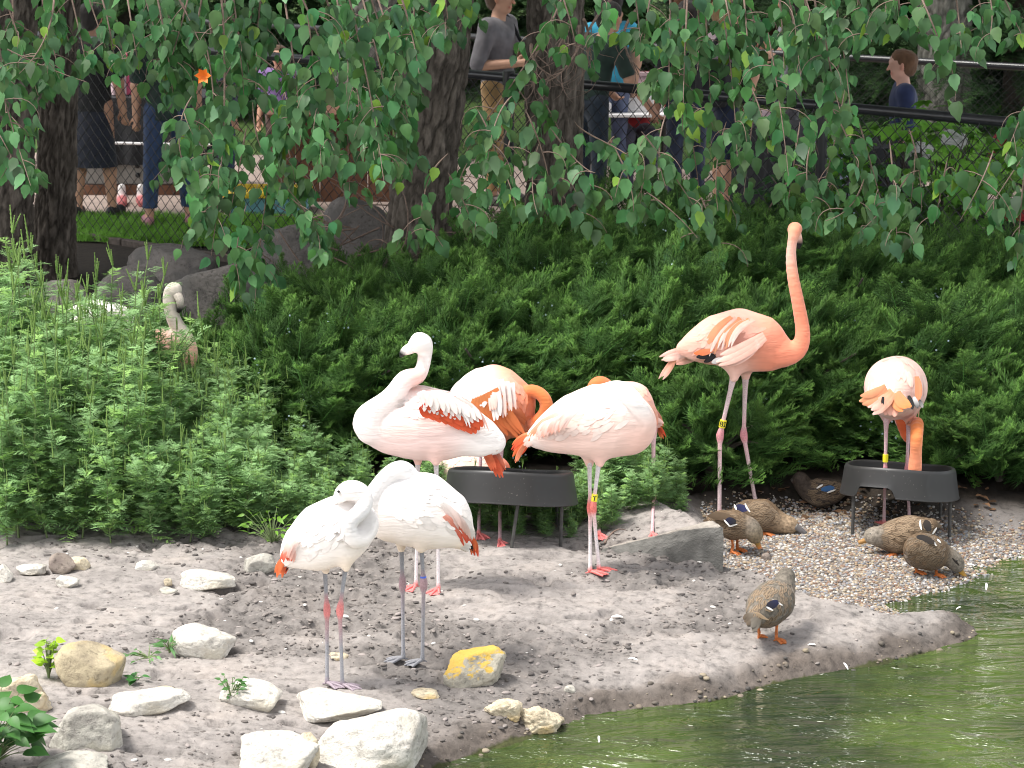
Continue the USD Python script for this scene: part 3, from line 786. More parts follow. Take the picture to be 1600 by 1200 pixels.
FZ = 1.55
fa, fb = Pz(0, 50, FZ), Pz(1600, 193, FZ)
nf, NFA, NFU, NFL = fence("chain_link_fence", "black chain link fence with thick top rail between the visitors and the birds", fa, fb, FZ, [], 0.1, 0.032, 0.0032)
for px in (30, 795, 1285):
    y = 50 + 143 * px / 1600
    p = Pz(px, y, FZ); p = np.array([p[0], p[1], 0])
    nf.part("post", join(tube(np.array([p - [0, 0, 0.2], p + [0, 0, FZ - 0.03]]), 0.036, 12), tube(np.array([p + [0, 0, FZ - 0.05], p + [0, 0, FZ + 0.045]]), 0.043, 12)), "black_steel", smooth=40)
ffa, ffb = Pz(550, 47, 1.2), Pz(1600, 105, 1.2)
ff, FFA, FFU, FFL = fence("far_fence", "black chain link fence along the far side of the path behind the boy", ffa, ffb, 1.2, [], 0.07, 0.03, 0.002)
for px in (700, 1130, 1660):
    p = Pz(px, 47 + 58 * (px - 550) / 1050, 1.2); p = np.array([p[0], p[1], 0])
    ff.part("post", tube(np.array([p - [0, 0, 0.2], p + [0, 0, 1.17]]), 0.034, 12), "black_steel", smooth=40)

# the timber edging under the near fence
def along(px0, px1, z0, z1, off, thick, zf=FZ):
    p0 = Pz(px0, 50 + 143 * px0 / 1600, FZ)[:2]; p1 = Pz(px1, 50 + 143 * px1 / 1600, FZ)[:2]
    u = (p1 - p0) / np.linalg.norm(p1 - p0); nn = np.array([u[1], -u[0]])
    c = np.linalg.norm(p1 - p0)
    b = box((0, -thick / 2, z0), (c, thick / 2, z1), 0.008)
    return turned(b, math.atan2(u[1], u[0]), np.r_[p0 + nn * off, 0])
ed = Thing("timber_edging", "dark timber edging under the fence beside the left trunks", "edging", np.r_[Pz(200, 68, FZ)[:2], 0])
for k in range(3):
    ed.part("board", along(-60 + 260 * k, 198 + 260 * k, -0.1, 0.05, 0.1, 0.06), "dead_wood", smooth=False)

# lawn strip behind the near fence: blades, their green raised in place of sunlight
def blade_mesh(seed):
    r = np.random.default_rng(seed)
    ms = []
    for _ in range(14):
        p = np.r_[r.uniform(-0.03, 0.03, 2), 0]
        d = np.r_[r.normal(0, 0.35, 2), 1]; d /= np.linalg.norm(d)
        h = r.uniform(0.03, 0.07); s = _cross(d, [0.3, 1, 0.1]); s /= np.linalg.norm(s); w = 0.003
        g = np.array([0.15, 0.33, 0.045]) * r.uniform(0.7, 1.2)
        ms.append((np.array([p - s * w, p + s * w, p + d * h * 0.6 + s * w * 0.7, p + d * h * 0.6 - s * w * 0.7, p + d * h + np.r_[d[:2], 0] * h * 0.4]), np.array([[0, 1, 2], [0, 2, 3], [3, 2, 4]]), g))
    return joinc(ms)
strip = shapely.Polygon([Pz(60, 376, 0)[:2], Pz(420, 392, 0)[:2], Pz(640, 410, 0)[:2], Pz(700, 347, 0)[:2], Pz(-40, 340, 0)[:2], Pz(-40, 372, 0)[:2]])
strip2 = shapely.Polygon([Pz(1380, 455, 0)[:2], Pz(1700, 520, 0)[:2], Pz(1700, 470, 0)[:2], Pz(1500, 446, 0)[:2], Pz(1380, 415, 0)[:2]])
strip3 = shapely.Polygon([Pz(1400, 280, 0)[:2], Pz(1750, 290, 0)[:2], Pz(1750, 170, 0)[:2], Pz(1400, 170, 0)[:2]])
pts = []
for s, n in ((strip, 6000), (strip2, 2500), (strip3, 9000)):
    x0, y0, x1, y1 = s.bounds
    q = np.stack([rng.uniform(x0, x1, n), rng.uniform(y0, y1, n)], -1)
    pts.append(q[shapely.contains_xy(s, q[:, 0], q[:, 1])])
    tv, tf = flat(np.array(s.exterior.coords)[:-1], 0.012)
    structure("lawn", (tv, tf), "lawn_soil", smooth=False)
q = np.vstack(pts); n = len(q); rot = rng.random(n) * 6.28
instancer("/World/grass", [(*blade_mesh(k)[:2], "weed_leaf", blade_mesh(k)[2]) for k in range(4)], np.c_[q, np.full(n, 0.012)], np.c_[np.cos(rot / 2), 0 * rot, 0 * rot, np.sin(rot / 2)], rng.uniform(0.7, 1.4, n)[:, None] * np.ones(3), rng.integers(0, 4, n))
data(stage.GetPrimAtPath("/World/grass"), "short lawn grass beside the path, sunlight painted into its bright green", "grass")

# ------------------------------------------------------------------ trunks
def trunk_mesh(path, r0, r1, flare, seed, h, around=150, ridge=0.018, freq=9.0):
    path = np.asarray(path, float)
    rows = int(np.linalg.norm(path[-1] - path[0]) / h)
    c = spline(path, rows)
    t = np.linspace(0, 1, rows)
    L = np.linalg.norm(path[-1] - path[0]) * t
    ang = np.arange(around) / around * 2 * np.pi
    A, Lg = np.meshgrid(ang, L)
    rad = (r0 + (r1 - r0) * t + flare * np.exp(-L / 0.28))[:, None]
    q = np.stack([np.cos(A) * 2.0, np.sin(A) * 2.0, Lg * 1.0], -1)
    lump = 0.05 * (meshkit.fbm(q * 0.9, 3, seed) - 0.5)
    qq = np.stack([np.cos(A) * freq * 0.45, np.sin(A) * freq * 0.45, Lg * 5.0], -1)
    qq = qq + 0.5 * meshkit.fbm(q * 3, 2, seed + 7)[..., None]
    rr = 1 - np.abs(2 * meshkit.fbm(qq, 4, seed + 1) - 1) * 3.2
    crack = np.clip(rr, 0, 1)
    fine = meshkit.fbm(qq * 4.0, 3, seed + 2) - 0.5
    d = lump - ridge * 1.3 * crack ** 1.5 + ridge * 0.6 * fine
    R = rad * (1 + 0) + d
    v = np.stack([c[:, None, 0] + R * np.cos(A), c[:, None, 1] + R * np.sin(A), np.broadcast_to(c[:, None, 2], R.shape)], -1).reshape(-1, 3)
    col = (1.1 - 0.55 * crack ** 1.3 + 0.25 * fine)[..., None] * np.ones(3)
    i, j = np.meshgrid(np.arange(rows - 1), np.arange(around), indexing="ij")
    a, b = i * around + j, i * around + (j + 1) % around
    f = np.vstack([np.stack([a, b, b + around], -1).reshape(-1, 3), np.stack([a, b + around, a + around], -1).reshape(-1, 3)])
    return v, f, col.reshape(-1, 3)

TREES = {}
def tree(name, label, base_px, top_px, Y, r0, r1, flare, seed, material="bark", height_m=7.0, around=150, lean_y=0.0, limbs=True):
    b = P(*base_px, Y); b = np.array([b[0], Y, 0.0])
    tp = P(*top_px, Y)
    s = (tp[0] - b[0]) / max(tp[2] - b[2], 0.1)
    pts = [b + [0, 0, -0.1], b + [s * 1.2, 0, 1.2], b + [s * 3.0, lean_y * 0.5, 3.0], b + [s * height_m, lean_y, height_m]]
    t = Thing(name, label, "tree", b)
    v, f, c = trunk_mesh(pts, r0, r1, flare, seed, 0.022, around)
    t.part("trunk", (v, f), material, True, c)
    TREES[label] = (t, pts)
    return t, np.array(pts)

tL1 = tree("birch_tree", "leftmost dark trunk at the edge of the view with birch sprays hanging in front", (4, 430), (16, 0), 20.3, 0.2, 0.175, 0.05, 3)
tL2 = tree("birch_tree", "dark second trunk from the left, next to the timber edging", (82, 420), (96, 0), 20.8, 0.15, 0.13, 0.06, 5)
tM = tree("birch_tree", "thick leaning brown trunk rising behind the preening flamingos, left of the fence rail", (638, 455), (690, 0), 18.6, 0.225, 0.17, 0.02, 7)
tR = tree("birch_tree", "dark upright trunk in front of the fence beside the man in the grey shirt", (865, 390), (868, 0), 18.9, 0.2, 0.175, 0.02, 9)
tG = tree("grey_trunk_tree", "pale grey trunk standing far behind the boy in navy", (1472, 250), (1476, 0), 29.0, 0.27, 0.24, 0.03, 13, "grey_bark", around=110)
tG2 = tree("grey_trunk_tree", "pale trunk half hidden by leaves behind the far fence left of the middle", (535, 230), (582, 0), 28.0, 0.25, 0.22, 0.03, 15, "grey_bark", around=90)

# ------------------------------------------------------------------ flamingos
WHITE, CREAM, PALE, PINK = np.array([0.83, 0.77, 0.73]), np.array([0.74, 0.6, 0.46]), np.array([0.8, 0.5, 0.42]), np.array([0.78, 0.37, 0.28])
SALMON, ORANGE, RED, BLACK = np.array([0.77, 0.27, 0.14]), np.array([0.72, 0.17, 0.055]), np.array([0.62, 0.07, 0.03]), np.array([0.015, 0.014, 0.015])
GREYW = np.array([0.55, 0.53, 0.52])
LEG_GREY, LEG_PINK, LEG_PALE, KNOB, KNOB_GREY, FOOT_PINK = np.array([0.27, 0.27, 0.29]), np.array([0.62, 0.4, 0.42]), np.array([0.68, 0.62, 0.62]), np.array([0.62, 0.2, 0.19]), np.array([0.34, 0.22, 0.24]), np.array([0.72, 0.2, 0.19])

def quill(p0, p1, w, bend, facing, n=8, round_tip=0.5):
    """a single long feather from p0 to p1, width w, bent sideways by the vector bend"""
    t = np.linspace(0, 1, n)
    c = p0 + (p1 - p0) * t[:, None] + np.asarray(bend) * (4 * t * (1 - t))[:, None]
    d = np.gradient(c, axis=0); d /= np.linalg.norm(d, axis=1, keepdims=True)
    s = _cross(d, facing); s /= np.linalg.norm(s, axis=1, keepdims=True)
    nn = _cross(s, d)
    prof = np.minimum(1, 0.45 + 1.6 * t) * np.clip((1 - t) / 0.3, 0.04, 1) ** round_tip * w / 2
    v = np.stack([c - s * prof[:, None], c + nn * prof[:, None] * 0.14, c + s * prof[:, None]], 1).reshape(-1, 3)
    i, j = np.meshgrid(np.arange(n - 1), np.arange(2), indexing="ij")
    a = i * 3 + j
    f = np.vstack([np.stack([a, a + 1, a + 4], -1).reshape(-1, 3), np.stack([a, a + 4, a + 3], -1).reshape(-1, 3)])
    nr = np.stack([nn - s * 0.25, nn, nn + s * 0.25], 1).reshape(-1, 3)
    if nr[0] @ np.asarray(facing) < 0:
        nr = -nr
    return v, f, np.repeat(t, 3), nr / np.linalg.norm(nr, axis=1, keepdims=True)

def foot_mesh(at, yaw, L=0.085, r=0.0065):
    """three webbed toes and a small hind toe; forward is the direction yaw"""
    f3 = lambda a: np.array([math.cos(yaw + a), math.sin(yaw + a), 0])
    ms, tips = [], []
    for a, l in ((-0.5, 0.86), (0.0, 1.0), (0.5, 0.86)):
        tip = at + f3(a) * L * l
        tips.append(tip)
        pts = [at + [0, 0, 0.016], at + f3(a) * L * l * 0.35 + [0, 0, 0.015], at + f3(a) * L * l * 0.75 + [0, 0, 0.010], tip + [0, 0, 0.005]]
        ms.append(tube(spline(pts, 7), np.array([1.15, 1.1, 1.05, 1, 0.95, 0.8, 0.45]) * r, 6))
    ms.append(tube([at + [0, 0, 0.014], at - f3(0) * L * 0.25 + [0, 0, 0.006]], [r * 0.8, r * 0.4], 6))
    for a, b in ((0, 1), (1, 2)):
        q = [at, at + (tips[a] - at) * 0.5, tips[a] * 0.94 + at * 0.06, (tips[a] + tips[b]) / 2 * 0.86 + at * 0.14, tips[b] * 0.94 + at * 0.06, at + (tips[b] - at) * 0.5]
        q = np.array(q)
        ztop = np.array([0.016, 0.012, 0.006, 0.008, 0.006, 0.012])
        v = np.vstack([q + ztop[:, None] * [0, 0, 1], q + (ztop - 0.006)[:, None] * [0, 0, 1]])
        f = []
        for k in range(1, 5):
            f += [(0, k, k + 1), (6, 6 + k + 1, 6 + k)]
        for k in range(6):
            f += [(k, k + 6, (k + 1) % 6), ((k + 1) % 6, k + 6, (k + 1) % 6 + 6)]
        ms.append((v, np.array(f)))
    return join(*ms)

class Bird:
    def __init__(s, name, label, cat, Y, ground, group=None):
        s.Y, s.m = Y, mpp(Y)
        s.t = Thing(name, label, cat, ground, group)
    def pt(s, n):
        return P(n[0], n[1], s.Y + (n[2] if len(n) > 2 else 0.0))
    def nodes(s, ns):
        return [(s.pt(n), n[3] * s.m, np.asarray(n[4], float)) for n in ns]
    def curve(s, ns, k):
        """a smooth chain through the nodes"""
        a = np.array([[*s.pt(n), n[3] * s.m, *n[4]] for n in ns])
        c = spline(a, k)
        return [(x[:3], max(x[3], 0.003), np.clip(x[4:7], 0, 1)) for x in c]
    def skin(s, body, neck=None, axis=(0, 1, 0), flat=0.8, k=0.05, h=0.0075, nk=0.012, neck_n=26, extra=None, mat="plumage", blend=0.02):
        sk = Skin(h)
        sk.chain(s.nodes(body), k, axis, flat)
        if extra:
            extra(sk)
        for nc in (neck or []):
            sk.chain(s.curve(nc, neck_n), nk)
        v, f, c = sk.mesh()
        c = sk.colors(v, blend)
        c = c * (1 + 0.10 * (meshkit.fbm(v * np.array([14, 14, 40]), 3, 3) - 0.5))[:, None]
        s.body = (v, f, c); s.bodytree = cKDTree(v); s.bodyn = vnormals(v, f)
        s.t.part("body", (v, f), mat, True, np.clip(c, 0, 1))
    def layer(s, name, poly, direction, n, L, W, c0, c1, jit=0.08, lift=0.12, edge=None, mix=0.6, mat="feather", both=True, droop=0.0, dirjit=0.15, hug=True):
        """rows of feathers over a patch of the body, given by its outline in pixels"""
        v, f, c = s.body
        px = project(v)
        keep = inside_poly(px, poly)
        nm = vnormals(v, f)
        if not both:
            keep &= ((CAM - v) * nm).sum(1) > 0
        if keep[f].all(1).sum() < 3:
            return
        fi, w = sample(v, f, n, keep)
        p = (v[f[fi]] * w[:, :, None]).sum(1); nn = (nm[f[fi]] * w[:, :, None]).sum(1); cc = (c[f[fi]] * w[:, :, None]).sum(1)
        d = np.array([direction[0], 0.0 if len(direction) < 3 else direction[2], -direction[1]], float)
        d = d / np.linalg.norm(d)
        d = d + rng.normal(0, dirjit, (n, 3))
        cb = cc * (1 - mix) + mix * np.asarray(c0) * (1 + jit * rng.normal(size=(n, 1)))
        ct = cc * (1 - mix) + mix * np.asarray(c1) * (1 + jit * rng.normal(size=(n, 1)))
        e = None if edge is None else np.broadcast_to(edge, (n, 3))
        mat = mat
        V, F, C = blades(p + nn * 0.0015, d, nn, rng.uniform(*L, n), rng.uniform(*W, n), np.clip(cb, 0, 1), np.clip(ct, 0, 1), lift, e, droop)
        if hug:
            q = s.bodytree.query(V)[1]; bn = s.bodyn[q]
            sd = ((V - s.body[0][q]) * bn).sum(1)
            tgt = np.tile(np.repeat([0.0004, 0.0012, 0.0018, 0.0022, 0.0024], 3), n)
            V = V + bn * (tgt - sd)[:, None]
            nn = nn * 1.0
        N = (0.9 if mat == "feather" and name != "scaled_feathers" else 0.72) * np.repeat(nn, 15, 0) + (0.1 if mat == "feather" and name != "scaled_feathers" else 0.28) * vnormals(V, F) * np.sign((vnormals(V, F) * np.repeat(nn, 15, 0)).sum(1, keepdims=True))
        N = N / np.maximum(np.linalg.norm(N, axis=1, keepdims=True), 1e-9)
        s.t.part(name, (V, F), mat, True, np.clip(C, 0, 1), normals=N)
    def quills(s, name, qs, mat="feather"):
        """qs: (x0, y0, dy0, x1, y1, dy1, width px, colour0, colour1, bend px)"""
        out, N = [], []
        if name in ("tail", "wing_coverts", "scapulars", "wing"):
            r = np.random.default_rng(len(qs) + int(qs[0][0]))
            new = []
            for q in qs:
                q = list(q) + ([0] if len(q) < 10 else [])
                for j in range(3):
                    a, e = (j - 1) * q[6] * 0.22, (j - 1) * q[6] * 0.34
                    L = math.hypot(q[3] - q[0], q[4] - q[1]); ux, uy = (q[3] - q[0]) / L, (q[4] - q[1]) / L
                    sh = r.uniform(0.86, 1.06)
                    new.append((q[0] - uy * a, q[1] + ux * a, q[2] + 0.003 * j, q[0] - uy * e + (q[3] - q[0]) * sh, q[1] + ux * e + (q[4] - q[1]) * sh, q[5] + 0.003 * j, q[6] * 0.62, q[7], np.asarray(q[8]) * r.uniform(0.88, 1.06), q[9] + r.normal(0, 0.7)))
            qs = new
        for q in qs:
            p0, p1 = P(q[0], q[1], s.Y + q[2]), P(q[3], q[4], s.Y + q[5])
            dpx = np.array([q[3] - q[0], q[4] - q[1]], float); dpx /= np.linalg.norm(dpx)
            b = (q[9] if len(q) > 9 else 0) * s.m * np.array([dpx[1], 0, dpx[0]])
            v, f, t, nr = quill(p0, p1, q[6] * s.m, b, np.array([0, -1.0, 0.25]))
            # feathers lying on the body take the roundness of the body
            near = s.bodytree.query(v)
            k = np.clip(1 - near[0] / 0.05, 0, 1)[:, None] * 0.75
            nr = nr * (1 - k) + s.bodyn[near[1]] * k
            N.append(nr / np.maximum(np.linalg.norm(nr, axis=1, keepdims=True), 1e-9))
            out.append((v, f, np.asarray(q[7]) + (np.asarray(q[8]) - np.asarray(q[7])) * t[:, None]))
        v, f, c = joinc(out)
        s.t.part(name, (v, f), mat, True, np.clip(c, 0, 1), normals=np.vstack(N))
    def leg(s, ns, col, knob, foot=None, yaw=0.0, footcol=None, r=0.0085, rk=0.017, footL=0.085, dy=0.0, band=None, knob_len=0.03):
        """ns: hip, knob, ankle in pixels; the ankle is on the ground when foot is given"""
        hip, kn = P(*ns[0][:2], s.Y + dy + (ns[0][2] if len(ns[0]) > 2 else 0)), P(*ns[1][:2], s.Y + dy + (ns[1][2] if len(ns[1]) > 2 else 0))
        an = G(*ns[2][:2]) if foot else P(*ns[2][:2], s.Y + dy)
        an = an + np.array([0, 0, 0.012]) if foot else an
        d1, d2 = (kn - hip) / np.linalg.norm(kn - hip), (an - kn) / np.linalg.norm(an - kn)
        pts = [hip, hip + (kn - hip) * 0.25, hip + (kn - hip) * 0.6, kn - d1 * knob_len * 1.5, kn - d1 * knob_len * 0.7, kn, kn + d2 * knob_len * 0.6, kn + d2 * knob_len * 1.4, kn + (an - kn) * 0.5, an - d2 * 0.03, an - d2 * 0.008, an]
        rr = np.array([1.9, 1.25, 1.0, 1.05, rk / r * 0.82, rk / r, rk / r * 0.9, 1.08, 0.92, 1.0, 1.3, 1.1]) * r
        cl = np.array([col, col, col, col * 0.5 + knob * 0.5, knob, knob, knob, col * 0.6 + knob * 0.4, col, col, footcol if footcol is not None else col, footcol if footcol is not None else col])
        v, f = tube(pts, rr, 10)
        c = np.vstack([np.repeat(cl, 10, 0), cl[:1], cl[-1:]])
        path = s.t.part("leg", (v, f), "scaly_skin", True, c)
        if foot:
            fv, ff = foot_mesh(an - [0, 0, 0.014], yaw, footL)
            s.t.part("foot", (fv, ff), "scaly_skin", 30, None, path) if False else s.t.part("foot", (fv, ff), "scaly_skin", True, footcol if footcol is not None else col, path)
        if band:
            at, hgt, m, text, tcol = band
            c0 = hip + (kn - hip) * at
            bb = tube([c0 - d1 * hgt / 2, c0 - d1 * hgt / 2 * 0.98, c0 + d1 * hgt / 2 * 0.98, c0 + d1 * hgt / 2], [r * 1.3, r * 1.62, r * 1.62, r * 1.3], 14)
            bp = s.t.part("leg_band", bb, m, False)
            if text:
                tm = meshkit.text_mesh(text, hgt * 0.62, 0.0012, True)
                tv = np.array(tm.vertices); tv -= (tv.max(0) + tv.min(0)) / 2
                zz = -d1; xx = _cross([0, 1, 0], zz); xx /= np.linalg.norm(xx); yy = _cross(zz, xx)
                if xx[0] < 0: xx = -xx
                R = r * 1.66
                th = np.clip(tv[:, 0] / R, -1.4, 1.4)
                fac = (R + tv[:, 2])[:, None]
                q = c0 + fac * (np.sin(th)[:, None] * xx - np.cos(th)[:, None] * np.array([0, 1, 0])) + tv[:, 1:2] * zz
                s.t.part("band_lettering", (q, np.array(tm.faces)), "ink", False, None, bp)
        return an
    def bill(s, ns, name="bill"):
        c = s.curve(ns, 12)
        v, f = tube([x[0] for x in c], [x[1] for x in c], 10)
        cl = np.array([x[2] for x in c])
        s.t.part(name, (v, f), "scaly_skin", True, np.vstack([np.repeat(cl, 10, 0), cl[:1], cl[-1:]]))
    def eye(s, px, py, dy, r=0.006):
        s.t.part("eye", ball(P(px, py, s.Y + dy), r, 2), "eye", True)

def foot_Y(*pts):
    return float(np.mean([G(*p)[1] for p in pts]))
def base_of(*pts):
    return np.mean([G(*p) for p in pts], axis=0)

FG = "flamingos on the shore"
# A: the white one in front, asleep
A1, A2 = (511, 1071), (535, 1074)
b = Bird("flamingo", "white sleeping flamingo nearest the camera, grey legs with pink knees and head tucked back", "flamingo", foot_Y(A1, A2), base_of(A1, A2))
b.skin([(452, 872, 0, 10, CREAM), (470, 858, 0, 30, WHITE), (505, 836, 0, 46, WHITE), (538, 822, 0, 46, WHITE), (562, 818, 0, 28, WHITE)],
       [[(560, 820, -0.02, 25, WHITE), (562, 838, -0.07, 17, WHITE), (550, 838, -0.11, 13, WHITE), (544, 822, -0.12, 11, GREYW * 1.15), (556, 806, -0.11, 11, GREYW * 1.15), (568, 792, -0.08, 11.5, GREYW * 1.2), (568, 774, -0.06, 12, WHITE), (552, 766, -0.06, 14.5, WHITE), (540, 768, -0.06, 13, WHITE), (530, 777, -0.06, 9, WHITE)]],
       extra=lambda sk: [sk.cone(b.pt((500, 858, 0)), 30 * b.m, b.pt((540, 848, 0)), 28 * b.m, 0.05, CREAM, CREAM, (0, 1, 0), 0.8),
                         sk.cone(b.pt((507, 872, 0.04)), 13 * b.m, b.pt((509, 892, 0.04)), 6 * b.m, 0.03, CREAM), sk.cone(b.pt((541, 868, -0.04)), 14 * b.m, b.pt((541, 888, -0.04)), 6 * b.m, 0.03, CREAM)])
b.layer("wing", [(440, 880), (455, 825), (500, 790), (535, 790), (545, 835), (500, 862), (455, 880)], (-0.75, 0.75), 110, (0.045, 0.08), (0.018, 0.028), WHITE, WHITE * [1, .96, .94], lift=0.025, mix=0.35)
b.quills("wing_coverts", [(470 + k * 4 - 8, 838 + k * 5, -0.10 + 0.012 * k, 446 + 5 * k, 872 + 2 * k, -0.085 + 0.01 * k, 11, WHITE, PALE * [1, .8, .75], -4) for k in range(4)] + [(452 + 3 * k, 855, -0.09 + .01 * k, 441 + 6 * k, 876, -0.075 + .01 * k, 8, PINK, RED * 1.2, -2) for k in range(4)])
b.quills("tail", [(452, 864, 0.0, 437, 902, 0, 11, RED * 1.1, ORANGE, -3), (455, 866, -0.02, 433, 896, -0.02, 10, ORANGE, ORANGE, -5), (458, 868, 0.03, 442, 898, 0.03, 9, ORANGE, RED, -2), (458, 870, 0.01, 443, 893, 0.0, 6, BLACK, BLACK, 0), (466, 874, -0.02, 447, 888, -0.02, 12, WHITE, WHITE, -2), (470, 876, 0.02, 450, 886, 0.02, 12, CREAM, CREAM, -2)])
b.eye(529, 768, -0.095)
b.bill([(531, 775, -0.06, 8, WHITE), (525, 783, -0.05, 6, WHITE), (520, 791, -0.03, 4.5, PALE), (520, 797, -0.01, 3, BLACK)])
b.leg([(507, 880), (511, 953), A1], LEG_GREY, KNOB, True, -0.5, LEG_GREY * [1.1, .9, .95], r=0.0078, rk=0.0155, dy=0.04)
b.leg([(541, 878), (531, 953), A2], LEG_GREY, KNOB, True, -0.35, LEG_GREY * [1.1, .9, .95], r=0.0078, rk=0.0165, dy=-0.02)

# B: behind it, facing left, neck laid back
B1, B2 = (630, 1032), (660, 1036)
b = Bird("flamingo", "white sleeping flamingo with dark grey knees and a blue leg ring, neck over back", "flamingo", foot_Y(B1, B2), base_of(B1, B2))
b.skin([(592, 800, 0, 28, WHITE), (622, 792, 0, 46, WHITE), (660, 796, 0, 54, WHITE), (694, 812, 0, 42, WHITE), (722, 838, 0, 20, CREAM)],
       [[(590, 806, 0, 24, WHITE), (577, 800, -0.04, 16, WHITE), (580, 778, -0.05, 12, GREYW * 1.25), (593, 757, -0.04, 11, GREYW * 1.25), (610, 740, -0.03, 12, GREYW * 1.3), (627, 734, -0.02, 13, GREYW * 1.4), (640, 742, 0.0, 12, GREYW * 1.3), (652, 756, 0.03, 9, WHITE)]],
       extra=lambda sk: [sk.cone(b.pt((610, 818, 0)), 28 * b.m, b.pt((668, 826, 0)), 28 * b.m, 0.05, CREAM, CREAM, (0, 1, 0), 0.8),
                         sk.cone(b.pt((627, 838, 0.04)), 13 * b.m, b.pt((627, 858, 0.04)), 6 * b.m, 0.03, CREAM), sk.cone(b.pt((658, 838, -0.04)), 14 * b.m, b.pt((658, 858, -0.04)), 6 * b.m, 0.03, CREAM)])
b.layer("wing", [(610, 770), (660, 745), (705, 770), (740, 830), (700, 830), (650, 820), (615, 815)], (0.85, 0.55), 121, (0.045, 0.08), (0.018, 0.028), WHITE, WHITE * [1, .96, .94], lift=0.025, mix=0.35)
b.quills("wing_coverts", [(694 + 5 * k, 806 + 3 * k, -0.12 + .012 * k, 722 + 5 * k, 846 + 4 * k, -0.06 + .01 * k, 10, PINK, RED * 1.2, 4) for k in range(4)] + [(690 + 6 * k, 786 + 5 * k, -0.13 + .014 * k, 716 + 5 * k, 826 + 6 * k, -0.09 + .015 * k, 12, WHITE, PALE, 4) for k in range(4)])
b.quills("tail", [(722, 830, 0, 743, 870, 0, 11, ORANGE, RED, 4), (726, 828, -0.02, 740, 862, -0.03, 10, RED, ORANGE, 4), (720, 832, 0.03, 744, 862, 0.03, 9, ORANGE, ORANGE, 5), (718, 838, -0.01, 738, 860, -0.04, 6, BLACK, BLACK, 3), (708, 842, -0.03, 736, 857, -0.045, 14, WHITE, WHITE, 2), (705, 846, 0.02, 730, 858, 0.02, 13, CREAM, WHITE, 2)])
b.leg([(627, 848), (629, 912), B1], LEG_GREY * 0.95, KNOB_GREY, True, 3.5, LEG_GREY * 0.8, r=0.008, rk=0.0165, dy=0.04)
b.leg([(658, 848), (662, 912), B2], LEG_GREY * 0.95, KNOB_GREY, True, 3.65, LEG_GREY * 0.8, r=0.008, rk=0.0175, dy=-0.03, band=(0.86, 0.016, "band_blue", None, None))

# C: pale pink, head up, facing left
C1, C2 = (650, 919), (685, 924)
b = Bird("flamingo", "pale pink flamingo with raised white head and black bill tip, showing a red wing patch", "flamingo", foot_Y(C1, C2), base_of(C1, C2))
PW = np.array([0.81, 0.6, 0.55])
b.skin([(592, 668, 0, 28, PW), (618, 662, 0, 44, PW), (655, 660, 0, 54, PW), (695, 664, 0, 48, PW), (732, 676, 0, 33, WHITE), (758, 686, 0, 24, WHITE), (774, 692, 0, 15, WHITE)],
       [[(594, 668, 0, 32, PW), (578, 656, -0.03, 24, WHITE), (588, 640, -0.05, 17, WHITE), (606, 626, -0.06, 15, WHITE), (622, 608, -0.06, 14, WHITE), (636, 592, -0.05, 13.5, PW), (651, 588, -0.03, 11.5, PALE), (659, 578, 0, 9.5, WHITE), (663, 562, 0.01, 9.5, WHITE), (664, 546, 0.01, 11, WHITE), (659, 536, 0, 15, WHITE), (648, 540, 0, 11, WHITE)]],
       extra=lambda sk: [sk.cone(b.pt((610, 686, 0)), 20 * b.m, b.pt((690, 690, 0)), 26 * b.m, 0.05, PALE, PALE, (0, 1, 0), 0.8),
                         sk.cone(b.pt((652, 700, 0.05)), 14 * b.m, b.pt((653, 722, 0.05)), 6 * b.m, 0.03, PALE), sk.cone(b.pt((681, 700, -0.05)), 14 * b.m, b.pt((681, 722, -0.05)), 6 * b.m, 0.03, PALE)])
b.layer("wing", [(615, 630), (650, 600), (700, 604), (745, 640), (730, 655), (680, 645), (640, 650), (618, 655)], (0.9, 0.4), 110, (0.045, 0.07), (0.018, 0.026), WHITE, WHITE, lift=0.03, mix=0.5)
b.quills("wing_coverts", [(660 + 8 * k, 632 + 1.5 * k, -0.185 + .008 * k, 676 + 9.5 * k, 650 + 3.2 * k, -0.165 + .008 * k, 22, RED * 1.05, RED * [1.15, 1.6, 1.4], 2) for k in range(9)])
b.quills("scapulars", [(656 + 7 * k, 612 + 2 * k, -0.187 + .01 * k, 668 + 10 * k, 640 + 2.4 * k + 3 * (k % 2), -0.187 + .008 * k, 17, WHITE, WHITE * [1, .93, .9], 4) for k in range(9)] + [(712, 620, -0.13, 752, 668, -0.10, 8, WHITE, PALE, 6), (700, 625, -0.15, 733, 666, -0.13, 7, WHITE, WHITE, 6), (720, 622, -0.11, 760, 672, -0.07, 7, PALE, PALE, 7)])
b.quills("tail", [(752, 690, 0, 782, 748, 0.0, 13, RED * [1.15, 2, 2], RED * [1.1, 1.6, 1.6], 3), (750, 692, -0.03, 772, 735, -0.03, 11, RED * [1.15, 2.5, 2.5], RED * [1.15, 2, 2], 2), (758, 690, 0.02, 786, 735, 0.02, 10, PINK, RED * [1.15, 2, 2], 3), (745, 680, -0.04, 776, 703, -0.04, 20, WHITE, PALE, -2), (752, 676, 0.0, 778, 706, 0, 18, WHITE, WHITE, -3)])
b.bill([(650, 539, 0, 10.5, WHITE), (642, 544, 0, 9, WHITE), (634, 548, 0, 7.5, WHITE), (629, 552, 0, 5.5, BLACK), (627, 558, 0, 2.5, BLACK)])
b.eye(650, 534, -0.036)
b.leg([(653, 712), (652, 800), C1], LEG_PALE, KNOB, True, 4.0, FOOT_PINK, dy=0.05, r=0.0085)
b.leg([(681, 712), (684, 805), C2], LEG_PALE, KNOB, True, 4.3, FOOT_PINK, dy=-0.02, r=0.0085)

